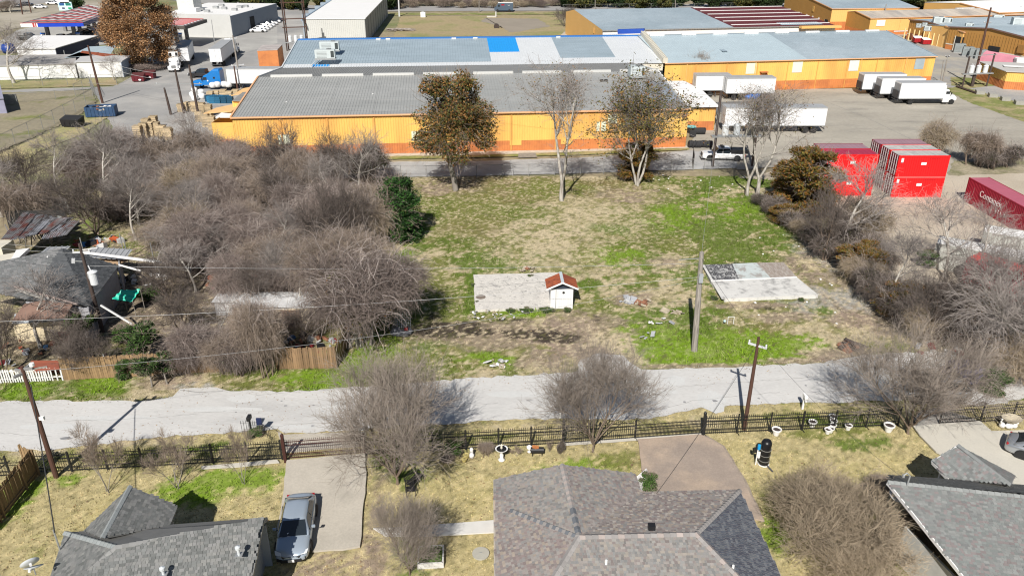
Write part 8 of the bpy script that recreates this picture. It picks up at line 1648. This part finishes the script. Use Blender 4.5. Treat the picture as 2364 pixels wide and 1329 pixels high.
p_oak = leafy(93, 14, 10, 27000, .115, OAK, 80, 'oak', 'grey', .33, 1400); p_aut = leafy(94, 16, 15, 60000, .14, AUT, 85, 'oak', 'grey', .12, 1500); p_rust = leafy(95, 7, 5.5, 18000, .10, RUS, 46, 'oak', 'brown', .12, 700, 3); p_hedge = [leafy(96, 9, 11, 7000, .42, GRD, 16, 'round', 'dark', .1, 100, 2), leafy(97, 9, 11, 7000, .42, [(.06, .07, .02), (.10, .10, .03), (.14, .12, .03), (.04, .05, .018)], 16, 'round', 'dark', .1, 100, 2)]
p_sap = leafy(98, 4, 2.6, 3000, .09, GRD+GR, 9, 'round', 'grey', .4, 200)

# ---- foreground
plant(p_vase[0], 'large vase shaped bare tree beside the rust red gate, tallest in the foreground', 918, 1116, 825, 345, rz=.4); plant(p_vase[1], 'bare spreading tree between the mailbox and the black driveway gate', 1368, 1042, 806, 262, rz=1.3); plant(p_vase[1], 'bare vase shaped tree at the end of the iron fence with shadow on the street', 2096, 1000, 772, 335, rz=4.0)
plant(p_shrub, 'huge bare many stemmed shrub between the centre and the right house', 1930, 1300, 1140, 285, name='bare_shrub', cat='shrub'); plant(p_shrub, 'bare shrub growing behind the first one in front of the right house', 1885, 1200, 1105, 200, name='bare_shrub', cat='shrub'); plant(p_vase[0], 'bare multi stemmed shrub in front of the raised bed at the bottom', 946, 1325, 1160, 190, name='bare_shrub', cat='shrub'); plant(p_shrub, 'low bare shrub cut by the bottom edge under the huge shrub', 1990, 1370, 1240, 210, name='bare_shrub', cat='shrub')
for l_, px, py, tp, wp in (('leftmost thin crape tree on the bottom left lawn', 251, 1134, 985, 92), ('middle thin crape tree on the bottom left lawn', 407, 1126, 1002, 96), ('right thin crape tree on the bottom left lawn', 561, 1116, 990, 60)): plant(p_crape, l_, px, py, tp, wp, name='young_tree')
bush_list = [('dark green bush behind the fence right of the large vase shaped tree', 1046, 1050, 1012, 46, p_green), ('rusty brown round bush left of the bird bath', 1122, 1052, 1022, 34, p_bush[1]), ('dark green bush by the white angular wall of the centre house', 1497, 1134, 1092, 44, p_green), ('sparse twiggy plant right of the bird bath', 1192, 1052, 1030, 26, p_crape), ('thin twiggy plant left of the latticed gate post', 1268, 1042, 1018, 20, p_crape), ('low bush at the foot of the latticed gate post', 1294, 1046, 1018, 18, p_bush[0]), ('leafless hedge against the right house, upper end', 2052, 1150, 1112, 90, p_bush[1]), ('leafless hedge along the right house, middle', 2098, 1225, 1175, 80, p_bush[1]), ('leafless hedge along the right house, lower end', 2140, 1295, 1240, 80, p_bush[1]), ('small weed clump in the iron mailbox corral', 588, 1004, 990, 40, p_green), ('orange leafed plant patch under the vase shaped tree', 1030, 1062, 1052, 34, p_bush[1])]
for l_, px, py, tp, wp, pr in bush_list: plant(pr, l_, px, py, tp, wp, name='bush', cat='bush')
t = thing('white_wall_piece', 'white angled wall piece at the corner of the brown driveway and centre house', 'wall', P(1478, 1110)); o = t.location; MB().slab([P(1466, 1102, .9)-o, P(1481, 1118, .9)-o, P(1501, 1094, .9)-o, P(1492, 1080, .9)-o], .9).build('wall_block', WH, t)

# ---- by the street
g_ = 'bare and leafy saplings in front of the plank fence'
plant(p_sap, 'leafy dark green sapling in front of the golden fence section', 356, 892, 815, 62, name='leafy_sapling'); plant(p_sap, 'second leafy sapling with pale curved stem by the golden fence', 380, 885, 815, 60, name='leafy_sapling'); plant(p_green, 'yellow green bush between the saplings and the leaning post', 300, 865, 820, 70, name='bush', cat='bush'); plant(p_sap, 'dark green bushy tree behind the plank fence left of the thicket', 330, 835, 745, 110, name='leafy_tree'); plant(p_sap, 'tall green shrub below the transformer pole', 205, 800, 715, 70, name='leafy_tree'); plant(p_green, 'light green bush behind the fallen white timber', 295, 790, 750, 60, name='bush', cat='bush')
plant(p_open[1], 'thin bare tree in front of the golden fence, left', 178, 868, 770, 100); plant(p_open[1], 'thin bare tree in front of the golden fence, right', 228, 862, 760, 100); plant(p_open[0], 'bare reddish brown tree standing before the cream cottage', 95, 800, 640, 200); plant(p_open[1], 'bare tree cut by the left edge above the white pickets', 12, 870, 690, 130); plant(p_open[1], 'dark bare tree between the cottage and the plank fence', 165, 825, 730, 110)
plant(p_mound[0], 'brown vine tree against the golden fence section', 432, 862, 775, 100); plant(p_mound[2], 'straggling tree between the two that hang over the plank fence', 525, 858, 765, 110); plant(p_limb, 'grey limbed tree screening the white containers at the right edge', 2300, 770, 520, 300, rz=4); plant(p_bush[0], 'dark twiggy bush at the foot of the plank fence under the thicket', 555, 862, 800, 90, name='bush', cat='bush'); plant(p_mound[2], 'twiggy tree with pale stems in front of the brown plank fence', 618, 866, 700, 110); plant(p_mound[0], 'dense grey brown tree hanging over the plank fence, left one', 478, 850, 752, 130); plant(p_mound[3], 'dense grey brown tree hanging over the plank fence, right one', 572, 848, 748, 120)
# twin trunk tree with its vine dome
plant(p_dome, 'wide dome of grey vines over the twin pale trunks beside the plank fence end', 826, 798, 600, 270, rz=1.0); plant(p_tall[1], 'twin pale trunks rising beside the end of the brown plank fence', 828, 803, 640, 150, rz=2); plant(p_dome, 'grey vine dome right of the twin pale trunks at the edge of the lot', 912, 760, 605, 150)
# ---- thicket
rg = random.Random(17); ring = ZP((300, 760), (420, 800), (560, 800), (700, 770), (800, 720), (850, 690), (880, 640), (872, 560), (850, 500), (820, 455), (770, 420), (600, 408), (500, 405), (400, 420), (300, 430), (262, 480), (270, 560), (330, 600), (330, 640), (440, 650), (440, 700), (330, 700)); ring2 = [a for a in ring]
xs = [a for a, b in ring]; ys = [b for a, b in ring]; pts = []
for _ in range(4000):
    x, y = rg.uniform(min(xs), max(xs)), rg.uniform(min(ys), max(ys))
    q = proj(x, y, 0)
    if inpoly([x], [y], ring)[0] and all((x-a)**2+(y-b)**2 > 3.4**2 for a, b in pts) and not (q[0] < 500 and 590 < q[1]) and not q[1] > 765 and not (500 < q[0] < 620 and 615 < q[1] < 700) and not (480 < q[0] < 760 and 690 < q[1] < 765): pts.append((x, y))
for i, (x, y) in enumerate(pts):
    pr = p_mound[rg.choice([0, 0, 1, 2, 2, 3, 4])]; far_ = max(0, min(1, (y-60)/50)); h = rg.uniform(2.6, 6.6)*(1-.12*far_); wd = rg.uniform(3.6, 7.4)
    if i % 5 == 2: pr = p_open[i % 2]; h = rg.uniform(6.5, 9.5); wd = rg.uniform(4.5, 7)
    t = thing('thicket_tree', 'leafless vine tangled tree of the thicket, '+('along the service road side' if y > 84 else 'at the edge of the open lot' if x > -17 else 'around the junk clearing' if abs(x+22)+abs(y-67) < 10 else 'just behind the plank fence' if y < 60 else 'on the side of the ruined shed' if x < -36 else 'in its middle'), 'tree', (x, y, -.05), rg.uniform(0, 6.28), 'leafless thicket trees'); t.scale = (wd/pr['w'], wd/pr['w'], h/pr['h'])
    foliage(pr, t)
print('thicket', len(pts))
for l_, px, py, tp, wp, pr in [('tree with pale forked limb showing through the middle of the thicket', 668, 690, 540, 130, p_open[0]), ('straw coloured brushy tree at the right of the thicket', 845, 560, 455, 130, p_mound[4]), ('vine draped leafy tree at the thicket end of the service road', 850, 425, 335, 90, p_bush[0]),
    ('bare grey tree with white limbs left of the paved yard', 300, 440, 270, 150, p_open[0]), ('second bare tree with long pale limbs by the paved yard', 255, 470, 285, 150, p_open[0]), ('dark trunked tree behind the carport with mossy ground', 224, 540, 385, 190, p_open[1]), ('slim tall bare tree near the straw verge', 140, 455, 300, 120, p_open[0]), ('bare greyish tree at the left edge near the straw verge', 60, 450, 330, 150, p_open[1]), ('grey bare tree cut by the left edge above the ruined shed', 5, 500, 360, 120, p_open[0]), ('crooked dark tree between the ruined shed and the verge', 108, 500, 400, 120, p_open[1]),
    ('bare dark tree rising beside the pallets, left', 430, 400, 250, 110, p_open[0]), ('bare dark tree with twisted limbs before the pallets, right', 395, 400, 300, 130, p_open[1]), ('brown brushy tree between the pallets and the yellow annex', 480, 400, 300, 110, p_mound[2]), ('low brown tree against the left end of the orange wall', 540, 400, 330, 100, p_mound[0]), ('grey brown tree mass above the ruined shed', 185, 430, 330, 130, p_mound[0]), ('brown twiggy tree at the left above the ruined shed', 60, 520, 425, 130, p_mound[2]), ('rounded brown tree in the middle distance before the paved yard', 350, 420, 330, 120, p_mound[2]), ('vine hung tree behind the thin white limbs', 310, 400, 300, 100, p_mound[0])]:
    plant(pr, l_, px, py, tp, wp)
CL = 'behind the green tarpaulin|beside the clearing junk, left|over the white box shed|over the cream shack, left|over the cream shack, right|below the fallen timber|before the white box shed|before the cream shack|by the coloured junk at the fence|above the clearing, left|above the clearing, right|at the carport corner|at the gap left of the clearing'.split('|')
for i, (px, py, tp, wp) in enumerate([(392, 700, 590, 120), (452, 672, 560, 140), (525, 702, 600, 120), (612, 712, 600, 130), (700, 722, 600, 130), (425, 770, 660, 120), (512, 800, 690, 120), (622, 805, 700, 110), (705, 792, 690, 110), (480, 625, 520, 140), (655, 640, 540, 130), (370, 630, 530, 130), (425, 640, 530, 120)]): plant([p_open[1], p_open[0], p_mound[0], p_open[1], p_open[0]][i % 5], 'leafless brown tree '+CL[i], px, py, tp, wp)
for k, (l_, px, py, tp, wp, pr) in enumerate([('bright green bush at the right edge of the thicket under the fence', 852, 470, 430, 90, p_green), ('green bush farther left among the thicket straw', 800, 455, 425, 60, p_green), ('dark green ivy bush inside the thicket, lower', 762, 545, 510, 40, p_green), ('dark green ivy bush inside the thicket, upper', 725, 530, 505, 45, p_green), ('green ivy on the thicket by the orange wall', 620, 400, 360, 50, p_green), ('green ivy clump in the left middle of the thicket', 535, 440, 400, 55, p_green), ('green bush near the junk boards', 350, 690, 660, 60, p_green)]): plant(pr, l_, px, py, tp, wp, name='bush', cat='bush')
plant(p_col, 'dense dark evergreen column at the edge of the lot', 925, 553, 412, 96, name='evergreen_tree', rz=.5); plant(p_green, 'lower side lobe bush of the evergreen at the lot edge', 905, 548, 495, 62, name='bush', cat='bush')
# ---- trees of the lot and behind
plant(p_oak, 'tall oak with mixed brown and green leaves before the orange warehouse', 1050, 440, 172, 172, name='oak_tree'); plant(p_tall[0], 'tall forked bare tree standing alone in the middle of the lot rear', 1296, 463, 140, 200, rz=1.2); plant(p_tall[1], 'multi trunked pale tree with sparse leaves before the orange warehouse', 1470, 427, 165, 200, rz=.6); plant(p_rust, 'leafy brown undergrowth wrapping the multi trunked pale tree', 1465, 415, 330, 80, name='vine_clump', cat='vine')
plant(p_tall[0], 'left of the two white trunked trees by the truck yard', 1724, 452, 190, 165, rz=2.2); plant(p_tall[0], 'right of the two white trunked trees by the truck yard', 1748, 450, 195, 190, rz=4.9)
plant(p_rust, 'golden and rust leafed tree beside the red containers', 1860, 492, 338, 125, name='rust_leaf_tree'); plant(p_rust, 'smaller rust leafed tree in front of the red containers at the left', 1810, 470, 375, 80, name='rust_leaf_tree')
t = plant(p_open[0], 'vine covered bare tree with reddish twigs in front of the red containers', 1945, 592, 372, 210, rz=.3); plant(p_bush[0], 'hanging vines on the tree before the red containers, left', 1935, 590, 500, 70, name='vine_clump', cat='vine'); plant(p_mound[4], 'drooping olive vine mass beside the tree before the red containers', 1985, 575, 465, 100, name='vine_clump', cat='vine')
plant(p_open[0], 'thin bare tree before the white corrugated container', 2178, 640, 440, 175, rz=2.0); plant(p_open[0], 'sparse leafed bare tree before the maroon container', 2260, 640, 470, 130, rz=1.0); plant(p_limb, 'wide grey limbed tree reaching in from the right edge', 2370, 860, 590, 420, rz=2.6); plant(p_limb, 'second wide grey limbed tree at the right edge above the gate', 2330, 800, 560, 300, rz=.6); plant(p_open[0], 'bare tree at the right edge beside the open gate', 2400, 930, 720, 260, rz=.6)
fr = [(1762, 462, 30, 60), (1785, 480, 40, 60), (1808, 500, 45, 70), (1832, 520, 45, 70), (1860, 540, 50, 75), (1885, 560, 60, 80), (1910, 585, 60, 85), (1975, 620, 80, 100), (2000, 600, 80, 110), (1990, 650, 75, 100), (2015, 670, 75, 100), (2040, 695, 80, 110), (2075, 715, 85, 120), (2100, 740, 90, 130), (2160, 780, 100, 140), (2190, 730, 100, 140), (2210, 790, 100, 140), (2250, 760, 110, 150), (2290, 820, 110, 150), (2330, 860, 110, 150), (2360, 810, 120, 160), (2030, 610, 60, 90)]
NUM = 'first second third fourth fifth sixth seventh eighth ninth tenth eleventh twelfth thirteenth fourteenth fifteenth sixteenth seventeenth eighteenth nineteenth twentieth twenty-first twenty-second twenty-third twenty-fourth twenty-fifth twenty-sixth'.split()
for i, (px, py, hp, wp) in enumerate(fr): plant([p_bush[0], p_bush[2], p_rust, p_bush[2], p_mound[4]][i % 5], NUM[i]+' scrubby bush of the right fence line, counted from the white trunked trees', px, py+12, py+12-hp*.85, wp*.9, name='bush', cat='bush', group='scrub bushes along the right fence line')
for l_, px, py, tp, wp, pr in [('tall bare tree of the right fence line nearest the red containers', 1900, 600, 420, 120, p_open[1]), ('irregular bare tree in the middle of the right fence line', 2050, 720, 540, 150, p_open[0]), ('bare tree near the street end of the right fence line', 2150, 800, 610, 170, p_open[1]), ('rust leafed small tree inside the right fence line', 1990, 640, 560, 80, p_rust), ('bare tree leaning over the litter at the end of the street', 2260, 840, 650, 170, p_open[0])]: plant(pr, l_, px, py, tp, wp)
plant(p_green, 'yellow green bush by the navy covered car at the right edge', 2290, 905, 850, 70, name='bush', cat='bush'); plant(p_green, 'evergreen bush before the white container', 2140, 615, 575, 55, name='bush', cat='bush')
for l_, px, py, tp, wp, pr in [('olive bush at the truck yard edge, leftmost', 2160, 352, 283, 85, p_mound[4]), ('grey brown bush at the truck yard edge, middle', 2250, 382, 305, 85, p_bush[1]), ('grey brown bush at the truck yard edge, right', 2320, 385, 335, 60, p_bush[2]), ('low dark bush left of the bushes at the truck yard edge', 2285, 390, 350, 60, p_bush[0]), ('reddish bare shrub growing against the yellow wall', 1600, 205, 125, 55, p_mound[2]), ('low twiggy bush right of the reddish shrub on the yellow wall', 1640, 205, 148, 40, p_bush[1])]: plant(pr, l_, px, py, tp, wp, name='bush', cat='bush')
plant(p_aut, 'large autumn tree with orange brown leaves beside the fuel station', 338, 158, -22, 150, name='autumn_tree'); plant(p_open[0], 'big spreading bare tree at the left edge before the white sheds', 32, 192, 55, 150, rz=1.5); plant(p_open[0], 'small bare tree before the white shed, right', 262, 184, 125, 50); plant(p_open[0], 'small bare tree before the white shed, left', 175, 186, 140, 40); plant(p_mound[0], 'brown shrub pile at the foot of the autumn tree', 345, 165, 148, 70, name='bush', cat='bush')
plant(p_open[1], 'small bare tree at the fence of the far grass field', 1306, 62, 12, 50); plant(p_open[0], 'bare tree in the top left corner by the far cars', 25, 30, -5, 60); plant(p_mound[2], 'brown round tree in the top left corner', 12, 28, 2, 45)
plant(p_hedge[0], 'dark round tree behind the price sign', 168, 24, -10, 44, name='dark_tree')
rg = random.Random(9)
for k in range(90):
    x = -100+k*4.3+rg.uniform(-1, 1); y = (293 if x < -42 else 302)+rg.uniform(-1, 6); pr = p_hedge[0 if rg.random() < .7 else 1]; q = proj(x, y, 0)
    if 900 < q[0] < 1300: continue
    t = thing('dark_tree', 'dark evergreen tree in the row beyond the far road', 'tree', (x, y, -.2), rg.uniform(0, 6), 'dark trees in the row beyond the far road'); s_ = rg.uniform(.6, .95); t.scale = (s_, s_, s_*.9)
    for kk in ('trunk', 'leaves'): link_mesh({'trunk': 'trunk', 'leaves': 'crown'}[kk], pr[kk], t)
for k in range(40):
    x = -45+k*1.9+rg.uniform(-1, 1); y = 298+rg.uniform(0, 14); pr = p_mound[[0, 2, 4][k % 3]]; t = thing('scrub_tree', 'low brown leafless scrub tree beyond the far road', 'tree', (x, y, -.2), rg.uniform(0, 6), 'leafless scrub beyond the far road'); s_ = rg.uniform(.6, .95); t.scale = (s_, s_, s_*.8)
    for kk in ('trunk', 'crown'): link_mesh(kk, pr[kk], t)
for l_, px, py, tp, wp, pr in [('round olive tree beyond the cream roof warehouse', 2165, 22, -15, 90, p_hedge[1]), ('second olive tree beyond the cream roof, left', 2120, 18, -10, 60, p_hedge[0]), ('olive tree at the top right before the far houses', 2345, 16, -12, 60, p_hedge[1]), ('dark tree at the top right beyond the white roof', 2290, 10, -14, 60, p_hedge[0])]: plant(pr, l_, px, py, tp, wp, name='dark_tree')
t = thing('far_house', 'grey roofed house far away at the top right behind the cream roof', 'house', P(2235, 14)); MB().box(0, 0, 1.6, 18, 9, 3.2).build('wall', M('far_brick', (.25, .17, .13), .9), t); MB().hexa([(-10, -5.5, 3.2), (10, -5.5, 3.2), (10, 5.5, 3.2), (-10, 5.5, 3.2), (-5, -.3, 5.6), (5, -.3, 5.6), (5, .3, 5.6), (-5, .3, 5.6)]).build('roof', M('far_roof', (.28, .26, .24), .9, .1, .3), t)
t = thing('far_house', 'white walled house far away at the top right corner', 'house', P(2308, 15)); MB().box(0, 0, 1.6, 12, 8, 3.2).build('wall', WH, t); MB().hexa([(-7, -5, 3.2), (7, -5, 3.2), (7, 5, 3.2), (-7, 5, 3.2), (-3.5, -.3, 5.4), (3.5, -.3, 5.4), (3.5, .3, 5.4), (-3.5, .3, 5.4)]).build('roof', M('far_roof', (.28, .26, .24)), t)

# ---- grass blades, weeds and leaf litter over the lot and lawns
def blades(name, n, region, hmul, seed, tall=1.0, dens=None):
    R_ = np.random.default_rng(seed); x = R_.uniform(region[0], region[1], n*2); y = R_.uniform(region[2], region[3], n*2)
    road_ = inpoly(x, y, road); keep = ~road_
    for pl_ in (ZP((655, 1060), (846, 1046), (838, 1270), (640, 1285)), ZP((1471, 1010), (1622, 1000), (1668, 1034), (1762, 1205), (1484, 1160)), ZP((2107, 960), (2262, 960), (2288, 998), (2700, 996), (2700, 1300), (2122, 1007)), ZP((1140, 1190), (1300, 1140), (1470, 1160), (1700, 1190), (1800, 1400), (1150, 1400)), ZP((1095, 722), (1320, 713), (1291, 633), (1093, 638)), ZP((1622, 617), (1808, 611), (1888, 687), (1672, 697)), ZP((862, 1222), (1145, 1203), (1145, 1231), (890, 1240)), ZP((2120, 720), (2364, 860), (2600, 700), (2100, 400), (1900, 385), (1905, 470), (1980, 590))): keep &= ~inpoly(x, y, pl_)
    if dens is not None: keep &= dens(x, y, R_)
    x, y = x[keep][:n], y[keep][:n]; n = len(x); C = soil(x, y); C = C*R_.uniform(.8, 1.25, (n, 1)); g_ = np.clip(C[:, 1:2]/C[:, 0:1]-.85, 0, 1); h = (.035+.07*R_.random(n))*hmul*(1+g_[:, 0]*tall); w_ = .022+.03*R_.random(n); a = R_.uniform(0, 6.28, n); lx, ly = R_.normal(0, .5, n)*h, R_.normal(0, .5, n)*h; z0 = (fbm(x, y, 1.2, 2)-.82)*.10-.005
    V_ = np.stack([np.stack([x-np.cos(a)*w_, y-np.sin(a)*w_, z0], 1), np.stack([x+np.cos(a)*w_, y+np.sin(a)*w_, z0], 1), np.stack([x+lx, y+ly, z0+h], 1)], 1).reshape(-1, 3)
    me = fast_mesh(name, V_, np.arange(n*3).reshape(-1, 3), M('grass_blades', (1, 1, 1), .85, .04, 3, attr='Col', spec=.15), {'Col': ('CORNER', np.repeat(np.concatenate([C, np.ones((n, 1))], 1)[:, None, :], 3, 1).reshape(-1, 4))})
    o = link_mesh(name, me); return props(o, 'short dry and green grass blades covering the vacant lot and the lawns' if 'grass' in name else 'taller green weeds in clumps along the street and on the lot', 'grass' if 'grass' in name else 'weeds', None, 'stuff')
blades('grass', 300000, (-45, 45, 23, 98), 1.0, 5)
def dn(x, y, R_): c = soil(x, y); return (c[:, 1] > c[:, 0]*1.12) & (fbm(x, y, .8, 4) > .5)
blades('green_weeds', 60000, (-45, 40, 40, 98), 2.4, 6, 1.3, dn)

def scatter(name, n, pts, sz, pal, label, cat, seed, flat=False):
    # pebbles and fallen leaves
    R_ = np.random.default_rng(seed); x, y = pts(R_, n); n = len(x); s_ = sz*R_.uniform(.4, 1.5, n); z = np.full(n, .035)+(0 if flat else .01); o = np.stack([x, y, z], 1)
    d = R_.normal(0, 1, (n, 4, 3))*s_[:, None, None]*[1, 1, .35 if flat else .6]; d[:, :, 2] = np.abs(d[:, :, 2])-.2*s_[:, None]; V_ = (o[:, None, :]+d).reshape(-1, 3); b = np.arange(n)[:, None]*4
    F_ = np.concatenate([b+[0, 1, 2], b+[0, 2, 3], b+[0, 3, 1], b+[1, 3, 2]], 0); C = np.tile(pick(R_, pal, n), (4, 1)); C = np.repeat(np.concatenate([C, np.ones((len(C), 1))], 1)[:, None, :], 3, 1).reshape(-1, 4)
    props(link_mesh(name, fast_mesh(name, V_, F_, M('litter_colours', (1, 1, 1), .9, .05, attr='Col'), {'Col': ('CORNER', C)})), label, cat, None, 'stuff')
def road_rim(R_, n):
    q = np.array(road); i = R_.integers(len(q), size=n); a = q[i]; b = q[(i+1) % len(q)]; L = np.linalg.norm(b-a, axis=1); k = R_.random(n)*L.mean() < L; t_ = R_.random(n)[:, None]; p = (a*(1-t_)+b*t_)[k]+R_.normal(0, .22, (k.sum(), 2)); k2 = np.abs(p[:, 0]) < 45; return p[k2, 0], p[k2, 1]
scatter('gravel', 9000, road_rim, .022, [(.45, .43, .38), (.3, .27, .22), (.2, .15, .1), (.55, .52, .47)], 'gravel crumbs and dead leaves along both broken edges of the street', 'gravel', 3)
def lawns(R_, n): x = R_.uniform(-33, 34, n); y = R_.uniform(26, 58, n); k = (fbm(x, y, .35, 3) > .5) & ~inpoly(x, y, ZP((1140, 1190), (1300, 1070), (1470, 1090), (1700, 1130), (1800, 1400), (1150, 1400))); return x[k], y[k]
scatter('fallen_leaves', 12000, lawns, .035, [(.28, .17, .08), (.2, .13, .08), (.36, .26, .14)], 'fallen brown leaves scattered over the lawns, verges and street', 'leaves', 8, True)
for i, (px, py, w_) in enumerate([(1222, 640, 22), (1216, 718, 30), (1180, 719, 20), (1262, 716, 34), (1100, 700, 12), (1094, 660, 14), (1310, 718, 20), (1650, 690, 18), (1850, 694, 16), (1700, 612, 18)]): plant(p_green, ['weed clump growing over the rear edge of the hut slab', 'weeds at the front edge of the hut slab, middle', 'weeds at the front edge of the hut slab, left', 'weeds at the front edge of the hut slab, beside the hut', 'small weed at the left edge of the hut slab, near', 'small weed at the left edge of the hut slab, far', 'weeds at the foot of the white hut', 'weed at the lower left corner of the tiled slab', 'weed at the lower right corner of the tiled slab', 'weed at the rear edge of the tiled slab'][i], px, py, None, w_, h=.28, name='weed_clump', cat='weed')
